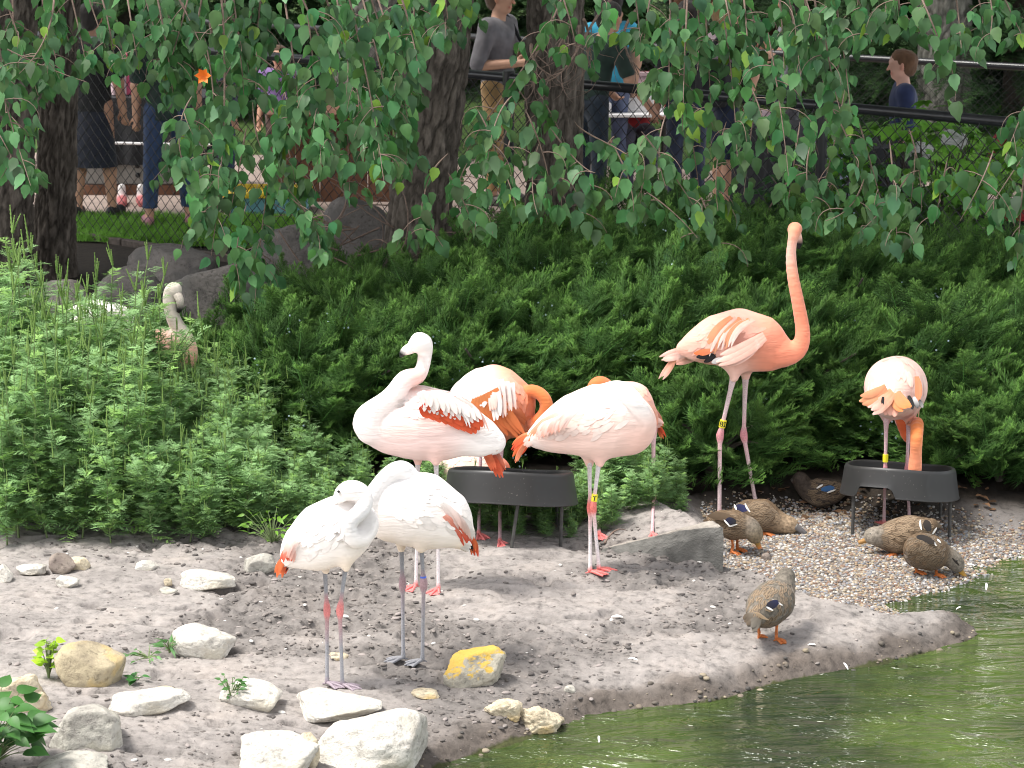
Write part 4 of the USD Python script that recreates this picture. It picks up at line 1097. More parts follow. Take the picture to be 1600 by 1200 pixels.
# D: preening, orange and white, behind C
D2 = (781, 850)
YD = 13.75
b = Bird("flamingo", "orange and white flamingo preening with its neck looped down at the right", "flamingo", YD, np.array([P(780, 850, YD)[0], YD, 0.0]))
OW = np.array([0.8, 0.5, 0.42])
b.skin([(724, 622, 0, 22, WHITE), (750, 618, 0, 38, WHITE), (775, 622, 0, 46, OW), (798, 635, 0, 38, SALMON), (806, 654, 0, 20, ORANGE)],
       [[(806, 626, 0, 16, ORANGE), (820, 615, -0.03, 10, ORANGE), (834, 611, -0.06, 8.5, ORANGE), (847, 618, -0.07, 8.5, ORANGE * [1.05, 1.3, 1.3]), (854, 633, -0.07, 9, ORANGE * [1.05, 1.3, 1.3]), (849, 649, -0.06, 9, ORANGE), (836, 660, -0.05, 9, ORANGE), (818, 665, -0.02, 8, ORANGE)],
        [(762, 590, 0.02, 16, WHITE), (777, 587, 0.02, 14, SALMON), (792, 598, 0.02, 12, SALMON)]],
       extra=lambda sk: [sk.cone(b.pt((762, 655, 0)), 26 * b.m, b.pt((795, 660, 0)), 24 * b.m, 0.04, SALMON, ORANGE, (0, 1, 0), 0.85),
                         sk.cone(b.pt((783, 672, 0)), 12 * b.m, b.pt((784, 692, 0)), 6 * b.m, 0.03, PALE)])
b.layer("contour_feathers", [(715, 640), (745, 590), (800, 585), (840, 640), (815, 680), (750, 680)], (0.2, 1), 420, (0.04, 0.07), (0.018, 0.028), OW, OW, lift=0.03, mix=0.15)
b.layer("belly_feathers", [(750, 640), (800, 630), (832, 645), (815, 680), (765, 685)], (0.5, 0.8), 160, (0.05, 0.09), (0.022, 0.032), ORANGE * 1.05, SALMON, lift=0.08, mix=0.7)
b.quills("wing_coverts", [(744 + 4 * k, 622 - 2 * k, -0.17, 752 + 9 * k, 660 + 3 * k, -0.15, 17, ORANGE * [1.05, 1.5, 1.6], ORANGE, -3) for k in range(8)] + [(796, 640, -0.14, 820, 664, -0.1, 15, SALMON, ORANGE, 3), (792, 650, -0.13, 816, 676, -0.09, 14, ORANGE, SALMON, 3), (770, 668, -0.1, 812, 682, -0.06, 10, SALMON, ORANGE, 3)])
b.quills("scapulars", [(772, 594, -0.16, 777, 654, -0.185, 15, WHITE, WHITE, 1), (783, 592, -0.15, 786, 650, -0.18, 12, WHITE, PALE, -1), (792, 596, -0.14, 796, 645, -0.17, 11, WHITE, OW, -2), (801, 598, -0.13, 803, 640, -0.16, 10, WHITE, PALE, -3), (765, 598, -0.16, 770, 642, -0.185, 12, WHITE, PALE, 2), (757, 602, -0.155, 750, 636, -0.17, 16, WHITE, WHITE, 2), (742, 606, -0.14, 730, 628, -0.14, 18, WHITE, WHITE, 2)])
b.quills("flight_feathers", [(772, 668, -0.05, 790, 676, -0.06, 6, BLACK, BLACK, 1), (786, 660, -0.135, 798, 668, -0.14, 4, BLACK, BLACK, 1)])
b.leg([(784, 684), (781, 775), (781, 850)], LEG_PINK, KNOB * [1, 1.2, 1.3], True, -1.2, FOOT_PINK, r=0.0085, dy=0.0)
b.leg([(752, 676, 0.06), (750, 745, 0.05), (748, 838)], LEG_PINK, KNOB * [1, 1.2, 1.3], True, -1.2, FOOT_PINK, r=0.0085, dy=0.06)

# E: the big sleeping one in the middle
E1, E2 = (922, 897), (936, 893)
b = Bird("flamingo", "large pale pink sleeping flamingo with red knees, pink feet and an orange tail", "flamingo", foot_Y(E1, E2), base_of(E1, E2))
PE = np.array([0.81, 0.58, 0.5])
b.skin([(838, 684, 0, 15, WHITE), (862, 676, 0, 28, PE), (898, 664, 0, 44, PE), (935, 658, 0, 54, PE), (968, 658, 0, 50, PE), (990, 664, 0, 34, PALE)],
       [[(988, 664, -0.02, 30, PALE), (1005, 656, -0.05, 15, PE), (1001, 640, -0.08, 12, WHITE), (990, 626, -0.09, 12.5, WHITE), (976, 614, -0.07, 14, WHITE), (962, 610, -0.03, 14, WHITE), (944, 614, 0.02, 12, WHITE), (926, 622, 0.06, 10, WHITE)]],
       extra=lambda sk: [sk.cone(b.pt((930, 680, 0)), 30 * b.m, b.pt((985, 680, 0)), 28 * b.m, 0.05, PALE, PINK * [1, 1.15, 1.2], (0, 1, 0), 0.8),
                         sk.cone(b.pt((918, 702, 0.03)), 14 * b.m, b.pt((921, 724, 0.03)), 7 * b.m, 0.03, PALE), sk.cone(b.pt((938, 702, -0.03)), 14 * b.m, b.pt((937, 724, -0.03)), 7 * b.m, 0.03, PALE)])
b.layer("wing", [(845, 670), (880, 632), (930, 616), (975, 630), (985, 660), (940, 680), (880, 685)], (-0.9, 0.5), 143, (0.045, 0.08), (0.017, 0.026), WHITE, WHITE * [1, .92, .88], lift=0.03, mix=0.5, jit=0.05)
b.quills("wing_coverts", [(905 - 7 * k, 640 + 3 * k, -0.17 + .012 * k, 876 - 6 * k, 672 + 2 * k, -0.14 + .012 * k, 10, WHITE, (PALE, PINK)[k % 2], -5) for k in range(7)] + [(872 - 3 * k, 646 + 4 * k, -0.1 + .02 * k, 832 - 4 * k, 682 + 3 * k, -0.05 + .012 * k, 9, (PALE, SALMON)[k % 2], SALMON, -5) for k in range(4)])
b.quills("tail", [(835, 680, -0.02, 798, 703, -0.02, 8, ORANGE, RED, -4), (832, 684, 0, 804, 716, 0, 11, RED * [1.15, 1.6, 1.4], ORANGE, -3), (830, 684, 0.03, 810, 710, 0.03, 12, ORANGE, RED, -2), (836, 676, 0.04, 800, 698, 0.04, 7, SALMON, ORANGE, -4), (826, 688, -0.01, 806, 722, -0.01, 6, SALMON, SALMON, -2), (842, 684, -0.03, 818, 696, -0.03, 14, WHITE, PALE, -2)])
b.leg([(921, 712), (922, 793), E1], LEG_PALE, KNOB * [1.15, .9, .8], True, -0.15, FOOT_PINK * [1.1, .95, .9], dy=0.02, r=0.0088, rk=0.0165)
b.leg([(937, 712), (927, 792, -0.02), E2], LEG_PALE, KNOB * [1.15, .9, .8], True, 0.1, FOOT_PINK * [1.1, .95, .9], dy=-0.03, r=0.0088, rk=0.0165, band=(0.82, 0.034, "band_yellow", "T", None))

# F: hidden behind E
YF = 13.95
b = Bird("flamingo", "salmon flamingo mostly hidden behind the large sleeping one, orange neck arched over its back", "flamingo", YF, np.array([P(975, 830, YF)[0], YF, -0.02]))
b.skin([(930, 640, 0, 20, SALMON), (955, 634, 0, 34, OW), (985, 634, 0, 34, OW), (1008, 652, 0, 20, SALMON)],
       [[(922, 640, -0.02, 14, ORANGE), (926, 616, -0.04, 10, ORANGE), (934, 602, -0.04, 11.5, ORANGE), (944, 604, -0.02, 12, ORANGE), (952, 618, 0.0, 10, SALMON)]],
       extra=lambda sk: [sk.cone(b.pt((1018, 662, 0)), 10 * b.m, b.pt((1021, 684, 0)), 5 * b.m, 0.03, LEG_PINK), sk.cone(b.pt((940, 660, 0.03)), 18 * b.m, b.pt((939, 690, 0.03)), 8 * b.m, 0.03, SALMON)])
b.layer("contour_feathers", [(910, 650), (930, 605), (1000, 600), (1030, 660), (960, 670)], (0.8, 0.5), 260, (0.04, 0.07), (0.018, 0.028), OW, SALMON, lift=0.07, mix=0.4)
b.quills("wing_coverts", [(985 + 4 * k, 605 + 6 * k, -0.06 + .02 * k, 1014 + 5 * k, 650 + 5 * k, -0.03 + .015 * k, 11, (PALE, SALMON)[k % 2], ORANGE, 5) for k in range(5)])
b.quills("tail", [(1016, 652, 0, 1040, 682, 0, 6, ORANGE, RED, 2), (1018, 656, 0.02, 1036, 688, 0.02, 5, SALMON, ORANGE, 2), (1014, 650, -0.02, 1034, 664, -0.02, 12, PALE, PALE, -2)])
b.leg([(1021, 672), (1021, 775), (1019, 838)], LEG_PINK, KNOB * [1, 1.2, 1.2], True, -1.4, FOOT_PINK, r=0.0085)
b.leg([(939, 684), (937, 772), (936, 838)], LEG_PINK, KNOB * [1, 1.2, 1.2], True, -1.4, FOOT_PINK, r=0.009, dy=0.03, band=(0.66, 0.034, "band_yellow", "C", None))

# G: tall, neck stretched up
G1, G2 = (1124, 808), (1183, 802)
b = Bird("flamingo", "tall salmon pink flamingo with its long neck stretched straight up", "flamingo", foot_Y(G1, G2), base_of(G1, G2))
GS = np.array([0.76, 0.25, 0.15]); GP = np.array([0.8, 0.43, 0.34])
b.skin([(1068, 545, 0, 11, GP), (1090, 540, 0, 22, GP), (1120, 532, 0, 36, GP), (1155, 528, 0, 42, GP), (1188, 535, 0, 38, GS * [1, 1.2, 1.3]), (1215, 548, 0, 24, GS)],
       [[(1205, 545, 0, 30, GS), (1232, 552, -0.01, 18, GS), (1247, 545, -0.01, 13.5, GS), (1254, 528, -0.01, 11, GS), (1252, 500, 0, 9.8, GS), (1246, 468, 0, 9, GS * [1, 1.1, 1.15]), (1239, 432, 0.01, 8.3, GS * [1, 1.25, 1.35]), (1236, 400, 0.02, 7.2, GP), (1238, 378, 0.02, 6.6, GP), (1241, 364, 0.03, 8.5, GS * [1, 1.2, 1.2]), (1242, 358, 0.07, 10.5, GS), (1243, 362, 0.11, 8, GS)]],
       extra=lambda sk: [sk.cone(b.pt((1150, 558, 0)), 22 * b.m, b.pt((1200, 560, 0)), 18 * b.m, 0.05, PALE, GS, (0, 1, 0), 0.8),
                         sk.cone(b.pt((1150, 562, -0.04)), 18 * b.m, b.pt((1147, 590, -0.04)), 7 * b.m, 0.04, PALE), sk.cone(b.pt((1166, 562, 0.05)), 17 * b.m, b.pt((1165, 588, 0.05)), 7 * b.m, 0.04, PALE)])
b.layer("wing", [(1085, 560), (1100, 510), (1150, 488), (1195, 500), (1205, 535), (1160, 560), (1120, 570)], (-0.85, 0.5), 143, (0.05, 0.085), (0.017, 0.026), GP * 1.03, PALE, lift=0.03, mix=0.5, jit=0.06)
b.quills("scapulars", [(1178 - 7 * k, 500 - k, -0.16 + .006 * k, 1128 - 8 * k + 12, 540 + 3 * k, -0.15 + .014 * k, 9, (GP, SALMON)[k % 2], (WHITE * [1, .9, .85], SALMON * [1, 1.3, 1.4])[k % 2], -7) for k in range(6)])
b.quills("wing_coverts", [(1195, 525, -0.17, 1118, 566, -0.15, 20, GP, PALE * 1.02, 4), (1185, 535, -0.17, 1125, 570, -0.14, 18, PALE, PALE, 4)])
b.quills("flight_feathers", [(1122, 550, -0.09, 1088, 558, -0.09, 10, BLACK, BLACK, 1), (1118, 556, -0.1, 1100, 566, -0.09, 8, BLACK, BLACK, 0), (1116, 545, -0.1, 1084, 552, -0.08, 10, SALMON, ORANGE, 2), (1128, 560, -0.13, 1112, 567, -0.12, 8, GREYW, GREYW * .8, 0)])
b.quills("tail", [(1085, 545, 0, 1030, 562, 0, 12, GP, PALE, -2), (1080, 552, -0.02, 1036, 562, -0.02, 10, PALE, PALE, 0), (1056, 556, 0.0, 1032, 593, 0, 9, SALMON * [1, 1.2, 1.2], PALE, 1), (1088, 558, 0.03, 1052, 566, 0.03, 12, PALE, GP, 0)])
b.bill([(1245, 364, 0.12, 6, GP), (1248, 372, 0.14, 5.5, PALE), (1249, 381, 0.14, 4.5, BLACK), (1247, 388, 0.13, 2.5, BLACK)])
b.eye(1251, 357, 0.075)
b.leg([(1147, 585), (1125, 680), G1], LEG_PINK * [1.05, 1.25, 1.2], KNOB * [1, 1.3, 1.5], True, -0.5, FOOT_PINK, dy=-0.03, r=0.0105, rk=0.0205, band=(0.81, 0.04, "band_yellow", "BI", None))
b.leg([(1165, 584), (1162, 680), G2], LEG_PINK * [1.05, 1.25, 1.2], KNOB * [1, 1.3, 1.5], True, -0.5, FOOT_PINK, dy=0.05, r=0.0105, rk=0.0205)

# H: from behind, head down in the far tub
H1, H2 = (1381, 822), (1421, 818)
YH = foot_Y(H1, H2)
b = Bird("flamingo", "salmon flamingo seen from behind, lowering its head into the far black feeding tub", "flamingo", YH, base_of(H1, H2))
b.skin([(1392, 618, -0.16, 30, OW), (1396, 606, -0.06, 44, OW), (1402, 606, 0.06, 46, OW), (1408, 612, 0.18, 36, SALMON), (1410, 626, 0.26, 22, ORANGE)],
       [[(1410, 626, 0.26, 20, ORANGE), (1408, 648, 0.30, 11, RED * [1.15, 2, 1.6]), (1412, 668, 0.30, 8.5, RED * [1.15, 2, 1.6]), (1420, 684, 0.28, 8, RED * [1.15, 2, 1.6]), (1427, 680, 0.24, 7.5, ORANGE), (1431, 668, 0.2, 8, ORANGE), (1432, 684, 14.05 - YH, 9, ORANGE * [1.05, 1.4, 1.4]), (1431, 708, 14.05 - YH, 8.5, SALMON), (1430, 726, 14.05 - YH, 9.5, SALMON), (1429, 740, 14.05 - YH, 9, SALMON)]],
       axis=(1, 0, 0), flat=0.95,
       extra=lambda sk: [sk.cone(b.pt((1386, 636, 0.02)), 12 * b.m, b.pt((1385, 660, 0.02)), 5 * b.m, 0.03, OW), sk.cone(b.pt((1420, 634, 0.04)), 14 * b.m, b.pt((1420, 662, 0.04)), 5 * b.m, 0.03, OW)])
b.layer("wing_feathers", [(1345, 645), (1352, 585), (1400, 552), (1448, 590), (1446, 645)], (0.05, 1, -0.4), 150, (0.08, 0.12), (0.028, 0.04), WHITE, GP, lift=0.02, mix=0.4, jit=0.06)
b.quills("wing", [(1432, 588, -0.2, 1434, 630, -0.24, 9, SALMON, SALMON, 2)])
b.quills("tail", [(1385, 606, -0.33, 1342, 627, -0.40, 19, SALMON, SALMON * [1, 1.3, 1.3], 4), (1395, 612, -0.33, 1360, 642, -0.40, 20, SALMON * [1, 1.2, 1.2], PALE, 3), (1400, 614, -0.33, 1418, 640, -0.38, 22, SALMON, ORANGE * [1, 1.4, 1.4], -4), (1392, 622, -0.33, 1390, 650, -0.36, 22, SALMON, GP, 1), (1375, 606, -0.32, 1372, 632, -0.37, 16, GP, SALMON, 0), (1380, 620, -0.38, 1379, 632, -0.405, 4, BLACK, BLACK, 0)])
b.quills("flight_feathers", [(1420, 618, -0.26, 1426, 640, -0.33, 9, BLACK, BLACK, 0), (1432, 622, -0.22, 1442, 637, -0.26, 8, BLACK, GREYW * .4, 0), (1428, 620, -0.24, 1434, 638, -0.3, 8, GREYW, BLACK, 0)])
b.leg([(1385, 652), (1383, 738), H1], LEG_PINK * [1.05, 1.1, 1.1], KNOB * [1, 1.2, 1.4], True, 1.7, FOOT_PINK, r=0.0085, rk=0.015, dy=0.0, band=(0.74, 0.04, "band_yellow", None, None))
b.leg([(1420, 654), (1417, 736), H2], LEG_PINK * [1.05, 1.1, 1.1], KNOB * [1, 1.2, 1.4], True, 1.5, FOOT_PINK, r=0.0085, rk=0.015, dy=0.04)

# I: lying behind the near tub
YI = 14.15
b = Bird("flamingo", "pale flamingo lying low behind the near black tub, only back and tail showing", "flamingo", YI, np.array([P(745, 820, YI)[0], YI, 0.0]))
b.skin([(700, 742, 0, 20, PE), (725, 736, 0, 30, PE), (752, 736, 0, 30, PE), (776, 736, 0, 18, PALE)], [[(700, 742, 0, 18, PE), (688, 738, 0.1, 10, PE), (692, 726, 0.16, 9, PE), (708, 718, 0.18, 9, PE), (722, 722, 0.16, 10, PE)]])
b.layer("contour_feathers", [(690, 760), (700, 705), (760, 700), (795, 750)], (1, 0.2), 260, (0.04, 0.07), (0.018, 0.028), PE, PE, lift=0.06, mix=0.3)
b.quills("tail", [(778, 715, -0.02, 795, 738, -0.02, 9, PINK, RED * [1.2, 2, 2], 3), (775, 718, 0.02, 790, 742, 0.02, 9, PALE, SALMON, 2), (772, 722, -0.04, 786, 742, -0.04, 10, PALE, SALMON, 2)])
b.leg([(740, 752, -0.05), (756, 778, -0.08), (738, 800)], LEG_PINK, KNOB, None, dy=0.0)

# J, K: standing in the ragweed
YJ = 15.1
b = Bird("flamingo", "flamingo standing deep in the ragweed, only its pale head and neck clear", "flamingo", YJ, np.array([P(250, 740, YJ)[0], YJ, 0.0]))
GJ = np.array([0.55, 0.48, 0.42])
b.skin([(205, 570, 0, 18, PALE), (235, 556, 0, 36, GP), (262, 552, 0, 36, GP), (282, 560, 0, 24, GP)],
       [[(284, 560, 0, 22, GP), (293, 545, 0, 14, GP), (287, 524, 0, 11, GJ), (275, 506, 0, 10, GJ), (268, 488, 0, 9.5, GJ), (265, 470, 0, 9.5, GJ * 1.1), (268, 456, 0, 10.5, GJ * 1.1), (273, 452, -0.01, 11, GJ * 1.15)]], extra=lambda sk: [sk.cone(b.pt((245, 580, 0.03)), 16 * b.m, b.pt((245, 610, 0.03)), 7 * b.m, 0.03, PALE), sk.cone(b.pt((262, 580, -0.03)), 16 * b.m, b.pt((262, 610, -0.03)), 7 * b.m, 0.03, PALE)])
b.layer("wing", [(190, 590), (220, 520), (280, 520), (295, 580)], (-0.9, 0.5), 160, (0.06, 0.1), (0.02, 0.03), GP, PALE, mix=0.5)
b.bill([(276, 460, -0.02, 8, GJ), (281, 470, -0.03, 6.5, GJ), (281, 482, -0.03, 5, BLACK), (278, 488, -0.03, 3, BLACK)])
b.leg([(245, 605), (245, 690), (245, 745)], LEG_PINK, KNOB, True, 0.0, FOOT_PINK, dy=0.03)
b.leg([(262, 605), (262, 690), (262, 748)], LEG_PINK, KNOB, True, 0.0, FOOT_PINK, dy=-0.03)
YK = 15.4
b = Bird("flamingo", "white flamingo at the left, almost swallowed by the ragweed, one wing showing", "flamingo", YK, np.array([P(150, 730, YK)[0], YK, 0.0]))
b.skin([(112, 525, 0, 20, PALE), (128, 512, 0, 32, WHITE), (152, 510, 0, 38, WHITE), (178, 522, 0, 30, WHITE)], [[(180, 522, 0, 24, WHITE), (198, 520, 0, 13, WHITE), (200, 500, -0.04, 11, WHITE), (186, 488, -0.06, 11, WHITE), (168, 488, -0.05, 12, WHITE), (152, 494, -0.02, 10, WHITE)]],
       extra=lambda sk: [sk.cone(b.pt((145, 545, 0.03)), 14 * b.m, b.pt((145, 570, 0.03)), 7 * b.m, 0.03, PALE), sk.cone(b.pt((162, 545, -0.03)), 14 * b.m, b.pt((162, 570, -0.03)), 7 * b.m, 0.03, PALE)])
b.layer("wing", [(100, 540), (125, 480), (180, 480), (195, 540)], (-0.9, 0.5), 160, (0.06, 0.1), (0.02, 0.03), WHITE, WHITE, mix=0.5)
b.leg([(145, 565), (145, 660), (145, 738)], LEG_PINK, KNOB, True, 0.0, FOOT_PINK, dy=0.03)
b.leg([(162, 565), (162, 660), (162, 740)], LEG_PINK, KNOB, True, 0.0, FOOT_PINK, dy=-0.03)

# ------------------------------------------------------------------ ducks
DB, DT, DK, DG = np.array([0.12, 0.08, 0.048]), np.array([0.25, 0.18, 0.115]), np.array([0.035, 0.026, 0.02]), np.array([0.15, 0.13, 0.105])
ORL = np.array([0.55, 0.16, 0.04])
def duck(label, Y, ground, body, neck, bill, legs, layers, eye=None, specs=(), extra=None, axis=(0, 1, 0), flat=0.95, brow=None, tone=1.0, n=330, tail=()):
    b = Bird("duck", label, "duck", Y, ground)
    b.skin(body, neck, axis=axis, flat=flat, k=0.03, h=0.0052, nk=0.02, neck_n=12, extra=extra, mat="duck_plumage", blend=0.008)
    for poly, d, nn, L, W in layers:
        b.layer("scaled_feathers", poly, d, nn, L, W, DK * tone, DB * 0.7 * tone, lift=0.1, edge=DT * 1.05 * tone, mix=0.85, dirjit=0.22)
    for q in specs:
        b.quills("wing_patch", q)
    if len(tail):
        b.quills("tail", tail)
    if bill:
        b.bill(bill)
    if eye:
        b.eye(*eye, r=0.0045)
    if brow:
        b.quills("eye_stripe", brow)
    for ns, yaw, dy in legs:
        b.leg(ns, ORL, ORL * 0.8, True, yaw, ORL, r=0.006, rk=0.008, footL=0.05, dy=dy, knob_len=0.008)
    return b
BLUE, DW = np.array([0.022, 0.026, 0.085]), np.array([0.7, 0.68, 0.64])

g = base_of((1143, 867), (1150, 862))
duck("brown mottled duck with orange legs, bending its bill to the gravel beside the concrete block", g[1], g,
     [(1108, 813, 0.02, 6, DB), (1126, 814, 0.0, 15, DB), (1146, 820, 0, 22, DB), (1162, 824, 0, 18, DT * .9)],
     [[(1164, 822, 0, 15, DT * .8), (1174, 826, -0.02, 11, DG), (1179, 834, -0.03, 10, DG * [1.1, 1, .8]), (1180, 840, -0.03, 8, DG * [1.2, 1, .7])]],
     [(1181, 842, -0.03, 6, np.array([.25, .17, .06])), (1184, 850, -0.035, 4.5, np.array([.3, .17, .04])), (1188, 857, -0.04, 3.2, ORL)],
     [([(1143, 838), (1145, 852), (1143, 867)], -0.2, -0.02), ([(1152, 838), (1152, 850), (1152, 862)], -0.1, 0.05)],
     [([(1104, 815), (1120, 800), (1150, 800), (1172, 815), (1168, 840), (1140, 842), (1118, 828)], (-1, 0.1), 230, (0.022, 0.035), (0.011, 0.017))],
     eye=(1183, 832, -0.058), specs=[[(1150, 812, -0.085, 1106, 806, -0.04, 13, DB * .8, DB * .6, -2), (1150, 816, -0.09, 1134, 812, -0.08, 11, BLACK, BLUE * .4, 0), (1152, 819, -0.092, 1138, 823, -0.085, 2.5, DW, DW, 0), (1140, 822, -0.094, 1131, 812, -0.08, 2.5, DW, DW, 0)]],
     tail=[(1116, 814, 0, 1099, 817, 0, 9, DK, DB, 0), (1118, 818, -0.02, 1101, 820, -0.02, 8, DB, DT, 0)])

g = base_of((1196, 838), (1186, 836))
duck("brown streaked duck behind the concrete block, stretching its head low to the right", g[1] + 0.05, g,
     [(1150, 800, 0.02, 8, DB), (1168, 800, 0.0, 18, DB), (1190, 806, 0, 25, DB), (1210, 814, 0, 19, DB * 1.1)],
     [[(1208, 814, 0, 18, DB * 1.2), (1222, 818, -0.01, 12, DT), (1232, 820, -0.02, 10.5, DT * 1.1), (1238, 822, -0.02, 9, DT * 1.1)]],
     [(1242, 822, -0.04, 6, np.array([.14, .13, .12])), (1249, 827, -0.04, 5, np.array([.13, .12, .12])), (1259, 834, -0.04, 4, np.array([.1, .1, .1]))],
     [([(1196, 826), (1196, 832), (1196, 838)], -0.1, 0.0), ([(1185, 826), (1185, 832), (1185, 836)], -0.1, 0.06)],
     [([(1145, 805), (1165, 782), (1200, 784), (1224, 808), (1215, 832), (1180, 830), (1150, 815)], (-1, 0.15), 300, (0.022, 0.036), (0.011, 0.017))],
     eye=(1239, 818, -0.05), specs=[[(1168, 796, -0.1, 1148, 792, -0.06, 12, BLUE, BLUE * .5, 0), (1172, 800, -0.105, 1164, 786, -0.09, 3, DW, DW, 1), (1151, 797, -0.08, 1147, 788, -0.06, 3, DW, DW, 0)]],
     brow=[(1232, 815, -0.046, 1243, 820, -0.042, 3, DK * .5, DK * .5, 0)])

g = base_of((1186, 1000), (1214, 1003))
Y3 = g[1]
duck("brown duck standing alone on the bare mud with its back turned", Y3, g,
     [(1183, 962, -0.10, 17, DG), (1196, 950, -0.04, 30, DG), (1210, 938, 0.03, 31, DG), (1220, 926, 0.09, 22, DG)],
     [[(1222, 922, 0.1, 18, DG), (1226, 908, 0.12, 12, DG * .9), (1228, 901, 0.14, 10.5, DG * .8), (1230, 902, 0.18, 8, DG * .8)]],
     [(1231, 903, 0.2, 5, np.array([.2, .14, .06])), (1232, 905, 0.235, 3, ORL)],
     [([(1184, 974), (1186, 988), (1186, 999)], 0.9, -0.03), ([(1214, 970), (1213, 990), (1213, 1003)], -0.6, 0.01)],
     [([(1163, 970), (1172, 930), (1205, 905), (1242, 912), (1240, 950), (1215, 985), (1180, 985)], (-0.5, 0.8, -0.5), 380, (0.022, 0.036), (0.012, 0.018))],
     axis=(0, 0, 1), flat=1.0, tone=1.15,
     specs=[[(1216, 940, -0.125, 1197, 950, -0.165, 13, BLUE * .6, BLACK, 0), (1223, 946, -0.12, 1207, 937, -0.13, 3, DW, DW, 0), (1208, 954, -0.17, 1197, 948, -0.17, 3, DW, DW, 0)], [(1176 + 3 * k, 956 + 2.2 * k, -0.19 + .006 * k, 1190 + 3 * k, 960 + 2.2 * k, -0.18 + .006 * k, 2.4, DT * 1.8, DT * 1.6, 0) for k in range(5)]],
     tail=[(1178, 962, -0.14, 1163, 972, -0.2, 16, DG, DB, 0), (1186, 966, -0.15, 1172, 982, -0.2, 16, DG, DG, 0)])

g = base_of((1399, 868), (1410, 866))
duck("brown duck facing left under the far tub, feeding on the gravel", g[1], g,
     [(1384, 838, 0, 18, DB), (1400, 838, 0, 26, DB), (1424, 832, 0, 26, DB), (1446, 826, 0, 16, DB), (1458, 818, 0, 7, DB)],
     [[(1386, 840, 0, 17, DB * 1.2), (1374, 838, -0.01, 12, DG * 1.3), (1366, 837, -0.02, 10.5, DG * 1.5), (1360, 839, -0.02, 9, DG * 1.5)]],
     [(1358, 841, -0.02, 5.5, np.array([.3, .17, .06])), (1350, 845, -0.02, 4.2, np.array([.32, .17, .05])), (1341, 848, -0.02, 3, np.array([.3, .16, .05]))],
     [([(1398, 858), (1399, 864), (1399, 870)], 3.2, 0.0), ([(1412, 856), (1413, 862), (1413, 868)], 3.2, 0.06)],
     [([(1372, 845), (1382, 815), (1420, 805), (1455, 815), (1450, 850), (1420, 860), (1385, 858)], (1, 0.1), 320, (0.024, 0.04), (0.011, 0.017))],
     eye=(1360, 834, -0.05), tone=1.2, specs=[[(1440, 828, -0.09, 1438, 812, -0.05, 3, DW, DW, 1), (1452, 830, -0.08, 1446, 812, -0.05, 12, BLACK, DK, 0), (1456, 836, -0.06, 1464, 824, -0.03, 3, DW, DW, 0)]],
     brow=[(1368, 832, -0.045, 1356, 836, -0.042, 3, DK * .5, DK * .5, 0)], tail=[(1452, 824, 0, 1470, 818, 0, 10, DK, DT, 0)])

g = base_of((1432, 896), (1463, 901))
duck("dark brown duck at the water's edge, reaching its orange bill into the pond", g[1], g,
     [(1428, 856, -0.08, 14, DB), (1438, 860, -0.03, 26, DB), (1456, 864, 0.0, 26, DB), (1470, 866, 0.03, 17, DB)],
     [[(1468, 866, 0.02, 16, DB), (1482, 870, 0.02, 11, DG), (1492, 878, 0.02, 10.5, DG), (1497, 885, 0.02, 8, DG)]],
     [(1498, 888, 0.02, 5.5, np.array([.32, .19, .04])), (1504, 896, 0.02, 4.2, np.array([.4, .22, .04])), (1511, 905, 0.02, 3, np.array([.4, .2, .04]))],
     [([(1431, 880), (1431, 888), (1432, 897)], -0.3, -0.03), ([(1462, 884), (1463, 892), (1463, 902)], -0.4, 0.0)],
     [([(1412, 865), (1425, 838), (1460, 834), (1480, 855), (1476, 885), (1440, 890), (1418, 880)], (-0.7, 0.4, -0.4), 320, (0.024, 0.038), (0.012, 0.018))],
     eye=(1495, 876, -0.02), tone=0.8, specs=[[(1460, 848, -0.09, 1432, 838, -0.08, 12, DK, BLACK, 0), (1463, 853, -0.09, 1456, 842, -0.08, 3, DW, DW, 0), (1470, 848, -0.06, 1464, 842, -0.06, 3, DW, DW, 0)]],
     brow=[(1488, 872, -0.025, 1499, 884, -0.02, 3, DK * .5, DK * .5, 0)])

g = base_of((1285, 792), (1290, 790))
duck("dark duck resting in the shade under the juniper with a blue wing patch", g[1], g,
     [(1318, 766, 0.02, 8, DK * 1.3), (1300, 768, 0, 18, DK * 1.3), (1280, 770, 0, 22, DK * 1.3), (1264, 768, 0, 15, DK * 1.3)],
     [[(1264, 766, 0, 13, DK * 1.3), (1254, 756, 0, 10, DK * 1.3), (1250, 748, 0, 10, DK * 1.3)]],
     [(1243, 749, 0, 5, DK), (1236, 752, 0, 3.5, DK)],
     [([(1284, 784), (1284, 788), (1284, 792)], 3.2, 0.0)],
     [([(1255, 780), (1265, 750), (1310, 752), (1320, 775), (1280, 790)], (1, 0.1), 200, (0.024, 0.04), (0.012, 0.018))], tone=0.7,
     specs=[[(1283, 765, -0.08, 1304, 762, -0.07, 9, np.array([.03, .09, .2]), np.array([.03, .08, .18]), 0), (1276, 763, -0.085, 1286, 757, -0.07, 3, DW * .8, DW * .8, 0), (1292, 770, -0.085, 1306, 765, -0.07, 2.5, DW * .8, DW * .8, 0)]])

